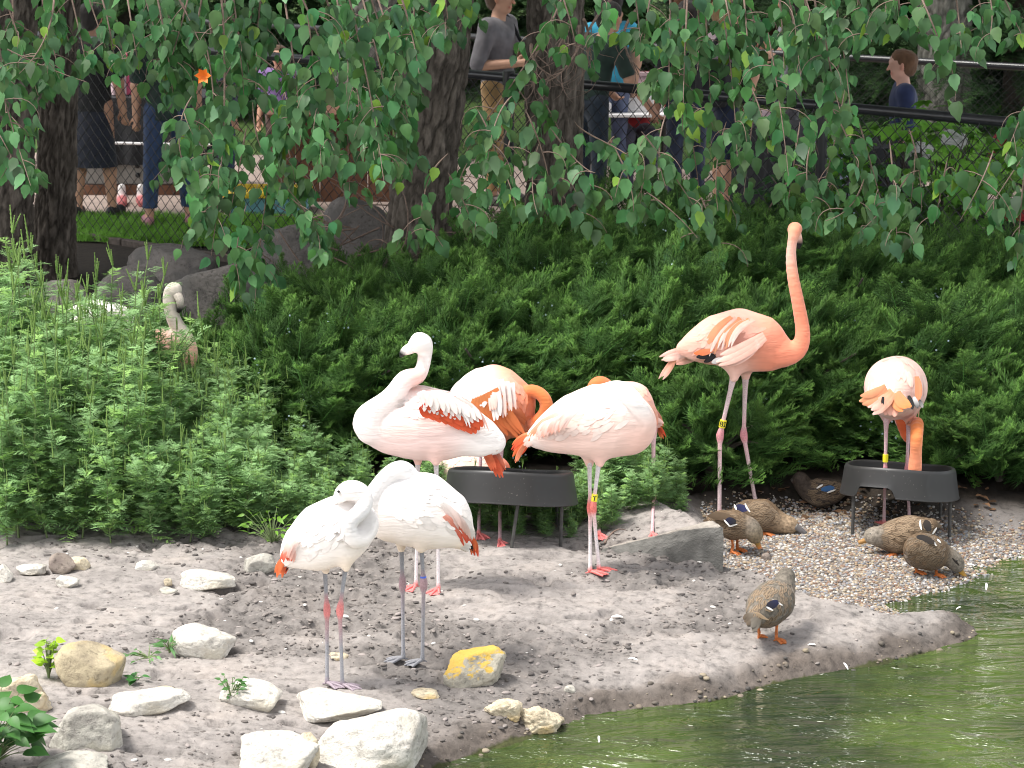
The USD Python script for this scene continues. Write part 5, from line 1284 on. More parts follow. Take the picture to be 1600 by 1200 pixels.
# ------------------------------------------------------------------ feeding tubs
def tub(label, cx, ytop, ybot, w_top, Y, leg_px, notch=None, tilt=(0.0, 0.0)):
    m = mpp(Y)
    R = w_top / 2 * m
    c = P(cx, ybot, Y); g = np.array([c[0], Y, height(c[0], Y)])
    H = (ybot - ytop) * m
    t = Thing("feeding_tub", label, "feeding tub", g)
    zb = P(cx, ybot, Y - R)[2] + R * math.tan(tilt[1])
    prof = [(R * 1.02, 0.0), (R * 1.03, 0.004), (R * 1.02, 0.012), (R * 0.985, H * 0.5), (R * 0.955, H * 0.9), (R * 0.94, H * 0.97), (R * 0.915, H), (R * 0.885, H * 0.985), (R * 0.87, H * 0.93), (R * 0.865, H * 0.5), (R * 0.86, H * 0.36), (0.0001, H * 0.34)]
    v, f = lathe(prof, 96, (0, 0, 0))
    ang = np.arctan2(v[:, 1], v[:, 0])
    if notch is not None:      # a cut-out in the skirt
        dd = np.abs((ang - notch + np.pi) % (2 * np.pi) - np.pi)
        k = 1 - smooth(dd, 0.30, 0.36)
        up = np.where(np.arange(len(v)) < 96 * 4, k, 0) * H * 0.36
        v[:, 2] = np.maximum(v[:, 2], np.where(np.arange(len(v)) < 96 * 4, up, v[:, 2]))
    v[:, 2] += 0.004 * np.sin(ang * 3 + 1)
    ca, cb = np.tan(tilt[0]), np.tan(tilt[1])
    place = lambda q: np.c_[q[:, 0], q[:, 1], q[:, 2] + q[:, 0] * ca + q[:, 1] * cb] + np.array([g[0], Y, zb])
    t.part("tub", (place(v), f), "tub_plastic", 32)
    fl, ff = lathe([(R * 0.86, H * 0.75), (0.0001, H * 0.75)], 48)
    t.part("feed_water", (place(fl), ff), "tub_water")
    for (lx, ly, ang) in leg_px:
        q = np.array([R * 0.93 * math.cos(ang), R * 0.93 * math.sin(ang), 0.02])
        q = place(q[None])[0]
        e = q.copy(); e[0] = q[0] + lx * m
        e[2] = height(e[0], e[1]) - 0.03
        t.part("tub_leg", tube([q, e], 0.0085, 8), "iron", smooth=40)
    return t
plain("tub_water", (0.03, 0.03, 0.025), rough=0.06, var=0.2)
tub("near black rubber feeding tub on thin legs behind the white flamingos", 798, 738, 790, 206, 13.55, [(0, 0, -2.75), (-12, 0, -1.45), (-2, 0, -0.6), (4, 0, 2.4), (0, 0, 0.7)], tilt=(-0.035, -0.2))
tub("far black rubber feeding tub with a cut-out skirt under the junipers", 1405, 735, 783, 181, 14.15, [(0, 0, -2.7), (0, 0, 2.45), (0, 0, 0.55), (0, 0, -0.5)], notch=-2.15, tilt=(-0.05, -0.15))

# ------------------------------------------------------------------ visitors behind the fence
def person(label, px, Y, face, H, shirt, pants, shoes, hair, sleeve=0.8, hem=0.93, pant_len=0.12, lean=0.0, arms=None, seated=False, long_hair=False, feet=0.0, skirt=None, neck_low=False, head_turn=0.0, skin=(0.5, 0.28, 0.19), name="person", sock=None):
    k = H / 1.75
    base = np.array([P(px, 300, Y)[0], Y, 0.03])
    th = math.radians(face)
    F = np.array([math.cos(th), math.sin(th), 0]); Rr = np.array([math.sin(th), -math.cos(th), 0]); U = np.array([0, 0, 1.0])
    W = lambda q: base + k * (q[0] * Rr + q[1] * F + q[2] * U)
    drop = 0.45 if seated else 0.0
    pel = np.array([0, 0, 0.95 - drop])
    ca, sa = math.cos(lean), math.sin(lean)
    def up(q):                                  # a joint of the upper body, after the lean
        q = np.asarray(q, float) - [0, 0, 0.95]
        return pel + np.array([q[0], q[1] * ca + q[2] * sa, q[2] * ca - q[1] * sa])
    t = Thing(name, label, "person", base)
    skn = np.array(skin)
    lat = F
    J = {}
    for s, n in ((-1, "l"), (1, "r")):
        sh = up([s * 0.185, 0, 1.42])
        a = (arms or {}).get(n, ([s * 0.05, -0.02, -0.29], [s * 0.01, 0.08, -0.25]))
        el = sh + np.asarray(a[0], float); wr = el + np.asarray(a[1], float)
        J[n] = (sh, el, wr, s)
    hips = {n: pel + [s * 0.09, 0, -0.02] for s, n in ((-1, "l"), (1, "r"))}
    legs = {}
    for s, n in ((-1, "l"), (1, "r")):
        f = feet * s
        if seated:
            kn, an = np.array([s * 0.11, 0.44, 0.50]), np.array([s * 0.11, 0.40, 0.08])
        else:
            kn, an = np.array([s * (0.10 + abs(f) * 0.5), 0.02 + f * 0.3, 0.50]), np.array([s * (0.10 + abs(f)), f * 0.6, 0.08])
        legs[n] = (hips[n], kn, an, an + [s * 0.03, 0.15, -0.045])
    rot = lambda q: np.array([q[0] * math.cos(head_turn) - q[1] * math.sin(head_turn), q[0] * math.sin(head_turn) + q[1] * math.cos(head_turn), q[2]])
    hc = up([0, 0.03, 1.635])
    hp = lambda q: W(hc + rot(np.asarray(q, float)))
    def torso(sk, g, c, arms_to, low=None):
        pts = [(up([0, 0, 0.97]), 0.135), (up([0, 0, 1.12]), 0.125), (up([0, 0.005, 1.30]), 0.14)]
        for (a, ra), (b2, rb) in zip(pts[:-1], pts[1:]):
            sk.cone(W(a), (ra + g) * k, W(b2), (rb + g) * k, 0.06, c, None, lat, 0.74)
        sk.cone(W(up([-0.10, 0, 1.36])), (0.085 + g) * k, W(up([0.10, 0, 1.36])), (0.085 + g) * k, 0.06, c)
        for n in "lr":
            sh, el, wr, s = J[n]
            sk.cone(W(up([s * 0.10, 0, 1.42])), (0.055 + g) * k, W(sh), (0.055 + g) * k, 0.05, c)
            if arms_to > 0:
                e = sh + (el - sh) * min(arms_to, 1)
                sk.cone(W(sh), (0.056 + g) * k, W(e), (0.046 + g * 1.3) * k, 0.03, c)
            if arms_to > 1:
                sk.cone(W(el), (0.044 + g) * k, W(el + (wr - el) * (arms_to - 1)), (0.034 + g) * k, 0.03, c)
    sk = Skin(0.0085)
    torso(sk, 0.0, skn, 2.0)
    sk.cone(W(up([0, 0.0, 1.44])), 0.06 * k, W(up([0, 0.02, 1.56])), 0.055 * k, 0.03, skn)
    sk.cone(hp([0, -0.02, 0.02]), 0.092 * k, hp([0, 0.015, 0.03]), 0.085 * k, 0.03, skn)
    sk.cone(hp([0, 0.03, -0.04]), 0.066 * k, hp([0, 0.05, -0.085]), 0.036 * k, 0.035, skn)
    sk.cone(hp([0, 0.092, 0.0]), 0.009 * k, hp([0, 0.113, -0.035]), 0.013 * k, 0.014, skn * [1.05, .92, .9])
    sk.cone(hp([-0.022, 0.083, -0.068]), 0.007 * k, hp([0.022, 0.083, -0.068]), 0.007 * k, 0.008, skn * [.9, .55, .55])
    for s in (-1, 1):
        sk.cone(hp([s * 0.087, -0.005, 0.015]), 0.018 * k, hp([s * 0.086, 0.0, -0.025]), 0.011 * k, 0.01, skn * [1.05, .85, .8], None, lat, 0.8)
        sk.cone(hp([s * 0.05, 0.078, 0.03]), 0.012 * k, hp([s * 0.02, 0.088, 0.028]), 0.011 * k, 0.02, skn)
    for n in "lr":
        sh, el, wr, s = J[n]
        d = (wr - el) / np.linalg.norm(wr - el)
        side = _cross(d, [0, 1, 0.2]); side /= np.linalg.norm(side); nrm = _cross(side, d)
        palm = wr + d * 0.085
        sk.cone(W(wr), 0.028 * k, W(palm), 0.031 * k, 0.02, skn, None, Rr, 0.8)
        for q, ln in ((-1.5, 0.066), (-0.5, 0.078), (0.5, 0.074), (1.5, 0.058)):
            r0 = palm + side * 0.0185 * q; m = r0 + d * ln * 0.55 + nrm * 0.012; e = m + d * ln * 0.36 + nrm * 0.03
            sk.cone(W(r0), 0.0095 * k, W(m), 0.0088 * k, 0.006, skn); sk.cone(W(m), 0.0088 * k, W(e), 0.0075 * k, 0.004, skn)
        tb = wr + d * 0.03 - side * 0.028; tm = tb + d * 0.035 - side * 0.026 + nrm * 0.012
        sk.cone(W(tb), 0.012 * k, W(tm), 0.010 * k, 0.01, skn); sk.cone(W(tm), 0.010 * k, W(tm + d * 0.032 - side * 0.004 + nrm * 0.008), 0.008 * k, 0.005, skn)
        hi, kn, an, to = legs[n]
        sk.cone(W(hi), 0.085 * k, W(kn), 0.054 * k, 0.03, skn); sk.cone(W(kn), 0.054 * k, W(kn + (an - kn) * 0.3), 0.056 * k, 0.02, skn)
        sk.cone(W(kn + (an - kn) * 0.3), 0.056 * k, W(an), 0.036 * k, 0.02, skn); sk.cone(W(an + [0, -0.03, -0.03]), 0.034 * k, W(to), 0.028 * k, 0.02, skn)
    v, f, c = sk.mesh()
    t.part("body", (v, f), "skin", True, sk.colors(v, 0.006))
    for s in (-1, 1):
        t.part("eye", ball(hp([s * 0.034, 0.086, 0.012]), 0.0095 * k, 1), "eye", True)
    def cloth(name, fill, color, cuts, mat="cloth"):
        s2 = Skin(0.013); fill(s2)
        v, f, c = s2.mesh()
        for p0, nn in cuts:                      # open hem: drop what lies beyond it
            keep = ((v[f].mean(1) - p0) @ nn) < 0
            f = f[keep]
            sel = (v - p0) @ nn > 0
            v = v - np.where(sel, (v - p0) @ nn, 0)[:, None] * nn
        use = np.unique(f); mp = np.full(len(v), -1); mp[use] = np.arange(len(use)); v, f = v[use], mp[f]
        t.part(name, (v, f), mat, True, np.array(color) * (1 + 0.35 * (meshkit.fbm(v * np.array([9, 9, 5]) + 3, 3, 4) - 0.5))[:, None])
    hem_p, hem_n = W(up([0, 0, hem])), -(W(up([0, 0, 1.0])) - W(up([0, 0, 0.9]))); hem_n = hem_n / np.linalg.norm(hem_n)
    def fs(s2):
        torso(s2, 0.016, (1, 1, 1), sleeve)
        s2.cone(W(up([0, 0, 0.86])), 0.15 * k, W(up([0, 0, 1.0])), 0.152 * k, 0.05, (1, 1, 1), None, lat, 0.8)
        if neck_low:
            s2.cone(W(up([0, 0.0, 1.50])), 0.09 * k, W(up([0, 0, 1.6])), 0.1 * k, 0, (1, 1, 1), sub=True)
    cloth("shirt", fs, shirt, [(hem_p, hem_n)])
    def fp(s2):
        s2.cone(W(pel + [0, 0, 0.06]), 0.138 * k, W(pel), 0.146 * k, 0.05, (1, 1, 1), None, lat, 0.8)
        for n in "lr":
            hi, kn, an, to = legs[n]
            s2.cone(W(hi), 0.098 * k, W(kn), 0.068 * k, 0.04, (1, 1, 1)); s2.cone(W(kn), 0.068 * k, W(an + [0, 0, -0.02]), 0.058 * k, 0.02, (1, 1, 1))
    if skirt:
        def fp(s2):
            s2.cone(W(pel + [0, 0, 0.05]), 0.14 * k, W([0, 0.0, pant_len - 0.1]), 0.21 * k, 0.05, (1, 1, 1), None, lat, 0.8)
    cloth("skirt" if skirt else "trousers", fp, pants, [] if seated else [(W([0, 0, pant_len]), -U)])
    for n in "lr":
        hi, kn, an, to = legs[n]
        s2 = Skin(0.009)
        s2.cone(W(an + [0, -0.045, -0.035]), 0.042 * k, W(to + [0, -0.03, 0.005]), 0.04 * k, 0.02, (1, 1, 1)); s2.cone(W(to + [0, -0.03, 0.0]), 0.041 * k, W(to + [0, 0.03, -0.004]), 0.033 * k, 0.02, (1, 1, 1))
        v, f, c = s2.mesh(); v[:, 2] = np.maximum(v[:, 2], base[2] + 0.001)
        t.part("shoe", (v, f), "paint", True, shoes)
    s2 = Skin(0.0085)
    s2.cone(hp([0, -0.032, 0.03]), 0.102 * k, hp([0, 0.0, 0.05]), 0.092 * k, 0.03, (1, 1, 1))
    s2.cone(hp([0, -0.06, -0.03]), 0.07 * k, hp([0, -0.05, 0.03]), 0.09 * k, 0.03, (1, 1, 1))
    if long_hair:
        s2.cone(hp([0, -0.075, 0.0]), 0.075 * k, hp([0, -0.10, -0.2]), 0.06 * k, 0.04, (1, 1, 1))
    s2.cone(hp([0, 0.115, -0.06]), 0.112 * k, hp([0, 0.13, 0.02]), 0.075 * k, 0, (1, 1, 1), sub=True)
    for s in (-1, 1):
        s2.cone(hp([s * 0.1, 0.02, -0.02]), 0.035 * k, hp([s * 0.1, 0.03, -0.08]), 0.04 * k, 0, (1, 1, 1), sub=True)
    v, f, c = s2.mesh()
    q = meshkit.fbm(v * np.array([60, 60, 14]), 3, 4)
    v = v + vnormals(v, f) * (0.012 * (q - 0.5))[:, None]
    t.part("hair", (v, f), "cloth", True, np.array(hair) * (0.7 + 0.6 * q)[:, None])
    return t, hp, W, up, J, k

NAVY, JEANS, DKGREEN = (0.02, 0.03, 0.085), (0.028, 0.05, 0.11), (0.016, 0.034, 0.026)
BRN, DBRN, BLOND = (0.075, 0.042, 0.024), (0.02, 0.016, 0.014), (0.32, 0.2, 0.1)
person("person in black top and long black skirt, bare calves, beside the left trunks", 148, 23.5, 80, 1.72, (0.012, 0.012, 0.014), (0.015, 0.018, 0.03), (0.012, 0.012, 0.013), DBRN, hem=0.8, pant_len=0.42, feet=0.04, skirt=True)
person("person in blue jeans and a dark green shirt standing with back turned, feet apart", 264, 23.0, 95, 1.74, DKGREEN, JEANS, (0.36, 0.16, 0.19), BRN, hem=0.86, pant_len=0.15, feet=0.06)
person("person in jeans half hidden by the hanging leaves left of the yellow tray", 352, 23.8, 10, 1.6, (0.05, 0.06, 0.09), JEANS, (0.3, 0.28, 0.26), BRN, pant_len=0.2)
person("child in a purple top glimpsed through the birch leaves above the wooden stand", 440, 24.9, -100, 1.25, (0.16, 0.1, 0.24), (0.1, 0.06, 0.05), (0.3, 0.1, 0.3), BRN, pant_len=0.4)
tman = person("man in a grey t-shirt and khaki trousers holding a black camera, between the two trunks", 778, 24.2, -25, 1.84, (0.15, 0.14, 0.15), (0.34, 0.21, 0.09), (0.1, 0.09, 0.08), BRN, sleeve=0.95, hem=0.86,
              arms={"r": ([0.06, -0.06, -0.30], [-0.10, 0.26, 0.02]), "l": ([-0.05, 0.05, -0.27], [0.10, 0.20, 0.10])})
tt, hp, W, up, J, k = tman
cc = W((J["r"][2] + J["l"][2]) / 2 + np.array([0, 0.09, 0.05]))
CAMT = Thing("handheld_camera", "black camera held by the man in the grey t-shirt", "camera", cc)
CAMT.part("camera_body", box(cc + [-0.065, -0.045, -0.05], cc + [0.065, 0.045, 0.05], 0.012), "black_plastic", smooth=30)
CAMT.part("lens", turned(tube([[0, 0, 0], [0.09, 0, 0], [0.1, 0, 0]], [0.036, 0.036, 0.032], 16), math.radians(-25), cc + [0.05, -0.02, 0]), "glossy_dark", smooth=40)
tt.part("strap", tube(spline([W(up([-0.02, -0.1, 1.45])), W(up([-0.12, 0.02, 1.49])), W(up([-0.08, 0.16, 1.3])), cc + [0, 0, 0.05]], 14), 0.016, 6), "cloth_black", smooth=True)
person("man in dark green t-shirt leaning on a table, right of the upright trunk", 921, 23.6, 40, 1.74, DKGREEN, (0.02, 0.03, 0.045), (0.05, 0.05, 0.05), DBRN, lean=0.28, arms={"r": ([0.10, 0.05, -0.29], [0.06, 0.18, -0.23]), "l": ([-0.05, 0.1, -0.29], [0, 0.2, -0.15])}, sleeve=0.75)
person("woman in a turquoise tank top with dark hair and bare shoulders, back turned", 952, 24.9, 110, 1.72, (0.04, 0.33, 0.5), (0.1, 0.12, 0.2), (0.2, 0.2, 0.2), DBRN, sleeve=0.0, neck_low=True, skin=(0.55, 0.33, 0.23))
tg = person("girl in a red t-shirt and dark sunglasses sitting behind the white table", 988, 25.4, -84, 1.66, (0.42, 0.03, 0.035), (0.06, 0.06, 0.09), (0.3, 0.3, 0.3), BRN, seated=True, skin=(0.5, 0.28, 0.2), arms={"l": ([-0.08, 0.05, -0.27], [0.1, 0.22, -0.05]), "r": ([0.08, 0.05, -0.27], [-0.1, 0.22, -0.05])})
tt, hp, W, up, J, k = tg
gl = [tube([hp([s * 0.012, 0.104, 0.012]), hp([s * 0.034, 0.103, 0.014]), hp([s * 0.060, 0.092, 0.014])], [0.016, 0.023, 0.015], 12) for s in (-1, 1)]
tt.part("sunglasses", join(*gl, tube([hp([-0.085, 0.04, 0.02]), hp([-0.07, 0.085, 0.02]), hp([0, 0.107, 0.022]), hp([0.07, 0.085, 0.02]), hp([0.085, 0.04, 0.02])], 0.005, 6)), "glossy_dark", smooth=40)
sb = W([0, -0.03, 0])
st = Thing("stool", "low stool under the girl in the red t-shirt", "stool", sb)
st.part("seat", box(sb + [-0.2, -0.2, 0.31], sb + [0.2, 0.2, 0.36], 0.01), "brown_board", smooth=30)
for sx in (-0.16, 0.16):
    for sy in (-0.16, 0.16):
        st.part("leg", tube([sb + [sx, sy, 0.31], sb + [sx * 1.1, sy * 1.1, 0.0]], 0.015, 8), "iron")
tw = person("woman with blond hair and a black shoulder bag, one arm bent", 1128, 23.3, 15, 1.78, (0.34, 0.26, 0.28), (0.022, 0.03, 0.06), (0.2, 0.15, 0.12), BLOND, sleeve=0.15, pant_len=0.5, long_hair=False, arms={"r": ([0.05, 0.16, -0.25], [-0.02, -0.04, -0.26]), "l": ([-0.05, 0.14, -0.25], [0.05, 0.2, 0.08])}, skin=(0.55, 0.31, 0.21))
tt, hp, W, up, J, k = tw
bc = W(up([0.16, -0.12, 1.18]))
bag = Thing("shoulder_bag", "black shoulder bag hanging at the blond woman's side", "bag", bc)
bag.part("bag_body", box(bc + [-0.16, -0.10, -0.26], bc + [0.12, 0.06, 0.12], 0.05), "cloth_black", smooth=30)
bag.part("bag_strap", tube(spline([bc + [-0.1, 0, 0.1], W(up([0.1, -0.06, 1.47])), W(up([0.02, 0.1, 1.48])), W(up([0.1, 0.14, 1.3])), bc + [0.1, 0, 0.08]], 16), 0.02, 6), "cloth_black")
tt.part("wristwatch", tube([W(J["r"][2] - (J["r"][2] - J["r"][1]) * 0.12), W(J["r"][2] - (J["r"][2] - J["r"][1]) * 0.05)], 0.036 * k, 12), "glossy_dark", smooth=30)
person("man with short hair in a grey shirt behind the dark table, facing left", 1232, 25.6, 185, 1.68, (0.16, 0.16, 0.18), (0.05, 0.05, 0.06), (0.05, 0.05, 0.05), DBRN, arms={"l": ([-0.04, 0.1, -0.27], [0.02, 0.18, 0.16]), "r": ([0.04, 0.1, -0.27], [-0.02, 0.2, 0.1])}, skin=(0.52, 0.27, 0.19))
person("boy with brown hair in a navy t-shirt walking between the two fences, in profile", 1408, 21.6, 178, 1.52, NAVY, (0.08, 0.075, 0.07), (0.3, 0.3, 0.3), (0.12, 0.06, 0.03), sleeve=0.95, skin=(0.58, 0.33, 0.25))
person("small child in pale blue bending behind the bright green shrub", 1322, 20.9, 190, 1.18, (0.4, 0.45, 0.58), (0.35, 0.38, 0.45), (0.4, 0.4, 0.4), BLOND, lean=0.5, sleeve=0.95, skin=(0.55, 0.32, 0.24))
# a grown-up's dark back between the woman and the girl
person("person in black t-shirt, back turned, right of the girl in red", 1072, 23.9, 100, 1.7, (0.012, 0.013, 0.016), (0.03, 0.04, 0.07), (0.05, 0.05, 0.05), DBRN, pant_len=0.12)

# ------------------------------------------------------------------ tables, boxes and goods
def table(label, px0, px1, Y0, Y1, depth, z, cloth_to, top_mat, cloth_mat, name="table", fold=0.02):
    a, c = P(px0, 300, Y0)[:2], P(px1, 300, Y1)[:2]
    u = (c - a) / np.linalg.norm(c - a); n = np.array([-u[1], u[0]]); L = np.linalg.norm(c - a); yaw = math.atan2(u[1], u[0])
    t = Thing(name, label, "table", np.r_[a, 0.03])
    t.part("tabletop", turned(box((0, 0, z - 0.03), (L, depth, z), 0.006), yaw, np.r_[a, 0]), top_mat, smooth=False)
    for x in (0.06, L - 0.06):
        for y in (0.06, depth - 0.06):
            t.part("leg", turned(tube([[x, y, z - 0.03], [x, y, 0.03]], 0.016, 8), yaw, np.r_[a, 0]), "iron")
    if cloth_to is not None:
        s = np.linspace(0, 1, 160)
        per = np.array([[0, 0], [L, 0], [L, depth], [0, depth], [0, 0]]); d = np.r_[0, np.cumsum(np.linalg.norm(np.diff(per, axis=0), axis=1))]
        ring = np.stack([np.interp(s * d[-1], d, per[:, 0]), np.interp(s * d[-1], d, per[:, 1])], 1)
        out = ring - per[:4].mean(0); out = np.sign(out) * (np.abs(out) > np.array([L, depth]) / 2 - 1e-6)
        rows = []
        for r in np.linspace(0, 1, 8):
            w = (0.012 + 0.03 * r + fold * r * np.sin(s * d[-1] * 21 + 1.7 * np.sin(s * 40)))[:, None]
            rows.append(np.c_[ring + out * w, np.full(160, z + 0.004 - r * (z - cloth_to))])
        v = np.vstack(rows); i, j = np.meshgrid(np.arange(7), np.arange(159), indexing="ij"); q = i * 160 + j
        f = np.vstack([np.stack([q, q + 1, q + 161], -1).reshape(-1, 3), np.stack([q, q + 161, q + 160], -1).reshape(-1, 3)])
        tv, tf = box((-0.012, -0.012, z + 0.001), (L + 0.012, depth + 0.012, z + 0.005))
        v, f = join((v, f), (tv, tf))
        t.part("tablecloth", turned((v, f), yaw, np.r_[a, 0]), cloth_mat, smooth=35)
    return t, a, u, yaw, L
plain("white_plastic", (0.72, 0.7, 0.7), rough=0.5, var=0.05)
plain("cloth_brown", (0.1, 0.045, 0.025), rough=0.85, var=0.25, scale=4)
plain("pink_card", (0.62, 0.1, 0.19), rough=0.6, var=0.12)
plain("yellow_plastic", (0.72, 0.5, 0.03), rough=0.4, var=0.06)
plain("teal_plastic", (0.12, 0.3, 0.34), rough=0.4, var=0.1)
plain("grey_box", (0.26, 0.25, 0.23), rough=0.7, var=0.12)
plain("red_cloth", (0.3, 0.02, 0.025), rough=0.8, var=0.25, bump=0.008, bscale=10)
plain("tyre", (0.02, 0.02, 0.02), rough=0.8, var=0.2)
plain("pinkish_card", (0.5, 0.36, 0.38), rough=0.7, var=0.1)
def goods(name, label, cat, px, py, Y, size, mat, yaw=0.0, bevel=0.006):
    p = P(px, py, Y)
    single(name, turned(box((-size[0] / 2, -size[1] / 2, 0), (size[0] / 2, size[1] / 2, size[2]), bevel), yaw, p), mat, label, cat, smooth=30)
t1, a, u, yw, L = table("long table under a floor-length black cloth behind the two people at the left", 90, 330, 24.7, 24.7, 0.7, 0.86, 0.29, "white_plastic", "cloth_black")
zt = 0.87
def on_table(Y, px, z):
    return np.array([P(px, 300, Y)[0], Y, z])
def crate(name, label, cat, at, size, mat, yaw=0.0, bevel=0.006):
    single(name, turned(box((-size[0] / 2, -size[1] / 2, 0), (size[0] / 2, size[1] / 2, size[2]), bevel), yaw, at), mat, label, cat, smooth=30)
crate("gift_bag", "small pink bag on the black table, nearer the person in jeans", "bag", on_table(24.95, 210, zt), (0.14, 0.1, 0.2), "pink_card", 0.4)
crate("gift_bag", "bright pink box standing higher on the black table", "box", on_table(25.15, 192, zt), (0.14, 0.12, 0.33), "pink_card", 0.1)
crate("card_box", "pale pink open carton on the black table beside the pink bag", "box", on_table(24.9, 190, zt), (0.12, 0.1, 0.17), "pinkish_card", 0.3)
bt = Thing("storage_box", "grey storage box with two dark knobs under the black table", "box", on_table(24.75, 215, 0.03))
bt.part("box_body", box(on_table(24.72, 208, 0.12) + [-0.58, 0, 0], on_table(24.72, 208, 0.37) + [0.58, 0.35, 0], 0.01), "grey_box", smooth=30)
bt.part("plinth", box(on_table(24.70, 208, 0.03) + [-0.62, 0, 0], on_table(24.70, 208, 0.118) + [0.62, 0.4, 0], 0.006), "brown_board", smooth=30)
for dz in (0.2, 0.28):
    bt.part("knob", ball(on_table(24.71, 216, dz), (0.022, 0.02, 0.022), 1), "glossy_dark")
rail = Thing("steel_rail", "thin pale rail running across the black table cloth", "rail", on_table(24.55, 200, 0.5))
rail.part("rail", tube([on_table(24.62, 165, 0.49), on_table(24.62, 330, 0.47)], 0.012, 8), "white_plastic")
rail.part("foot", tube([on_table(24.62, 322, 0.47), on_table(24.62, 322, 0.03)], 0.012, 8), "iron")
rail.part("foot", tube([on_table(24.62, 168, 0.49), on_table(24.62, 168, 0.03)], 0.012, 8), "iron")
sh = Thing("shoes", "pair of reddish sandals with white socks standing under the black table", "shoes", on_table(24.2, 205, 0.03))
for dx in (-0.08, 0.08):
    s2 = Skin(0.008); c = on_table(24.2, 205, 0.03) + [dx, 0, 0.035]
    s2.cone(c, 0.045, c + [0.03, -0.18, -0.005], 0.036, 0.02, (0.42, 0.12, 0.12)); s2.cone(c + [0, 0.0, 0.02], 0.035, c + [0, 0.01, 0.1], 0.032, 0.02, (0.65, 0.62, 0.6))
    v, f, c2 = s2.mesh(True); sh.part("sandal", (v, f), "paint", True, c2)
ws = Thing("wooden_stand", "brown wooden stand with a panelled front behind the speckled boulder", "stand", on_table(24.3, 520, 0.03))
x0, x1 = on_table(24.3, 425, 0)[0], on_table(24.3, 612, 0)[0]
for i in range(5):
    w = (x1 - x0) / 5
    ws.part("board", box((x0 + i * w + 0.003, 24.3, 0.03), (x0 + (i + 1) * w - 0.003, 24.33, 0.74), 0.004), "brown_board", smooth=False)
ws.part("top", box((x0 - 0.03, 24.25, 0.74), (x1 + 0.03, 24.9, 0.78), 0.006), "brown_board", smooth=False)
for x in (x0 + 0.04, x1 - 0.04):
    ws.part("post", box((x - 0.03, 24.8, 0.03), (x + 0.03, 24.86, 0.74), 0.003), "brown_board", smooth=False)
yt = Thing("play_tray", "low tray with a bright yellow rim and teal side behind the wide boulder", "tray", on_table(23.6, 415, 0.03))
c = on_table(23.6, 415, 0.0)
yt.part("tray_body", box(c + [-0.34, 0, 0.03], c + [0.34, 0.4, 0.16], 0.02), "teal_plastic", smooth=30)
yt.part("tray_rim", box(c + [-0.36, -0.02, 0.162], c + [0.36, 0.42, 0.225], 0.02), "yellow_plastic", smooth=30)
t3, a, u, yw, L = table("small folding table with a white top between the leaning man and the girl", 925, 1050, 24.75, 24.75, 0.5, 0.72, None, "white_plastic", "cloth_black")
lid = Thing("cooler_box", "open white foam box with a raised lid on the white table", "cooler", on_table(24.9, 990, 0.722))
c = on_table(24.9, 985, 0.722)
for lo, hi in (((-0.28, 0, 0), (0.28, 0.02, 0.12)), ((-0.28, 0.28, 0), (0.28, 0.3, 0.12)), ((-0.28, 0.02, 0), (-0.26, 0.28, 0.12)), ((0.26, 0.02, 0), (0.28, 0.28, 0.12)), ((-0.26, 0.02, 0), (0.26, 0.28, 0.015))):
    lid.part("wall", box(c + np.array(lo), c + np.array(hi), 0.003), "white_plastic", smooth=False)
lid.part("lid", join(box(c + [-0.28, 0.31, 0.1], c + [0.28, 0.335, 0.27], 0.004), box(c + [-0.29, 0.305, 0.272], c + [0.29, 0.345, 0.31], 0.004)), "pinkish_card", smooth=False)
crate("paper_cup", "white cup on the white table beside the leaning man's hand", "cup", on_table(24.8, 948, 0.722), (0.07, 0.07, 0.1), "white_plastic", 0.0, 0.02)
t4, a, u, yw, L = table("table under a black cloth running towards the fence at the right of the blond woman", 1150, 1290, 22.6, 20.9, 0.7, 0.9, 0.2, "white_plastic", "cloth_black")
crate("carton", "reddish carton on the black clothed table right of the blond woman", "box", np.array([P(1188, 300, 22.6)[0], 22.6, 0.907]), (0.2, 0.14, 0.09), "pinkish_card", 0.5)
crate("carton", "brown carton under the leaves below the black clothed table", "box", np.array([P(1245, 300, 20.6)[0], 20.6, 0.03]), (0.4, 0.3, 0.42), "cloth_brown", 0.3)
# crumpled white bags on the shrub
for (px, py, s, lb) in ((1440, 235, 0.13, "crumpled white bag with a blue edge, left of the two in the shrub"), (1490, 217, 0.14, "crumpled white paper caught at the top of the shrub by the fence")):
    c = P(px, py, 19.3)
    v, f = stone(c, (s * 1.4, s, s), 400 + px, 22, 18, 0.2, 3)
    single("paper_bag", (v, f), "white_plastic", lb, "bag", smooth=False)
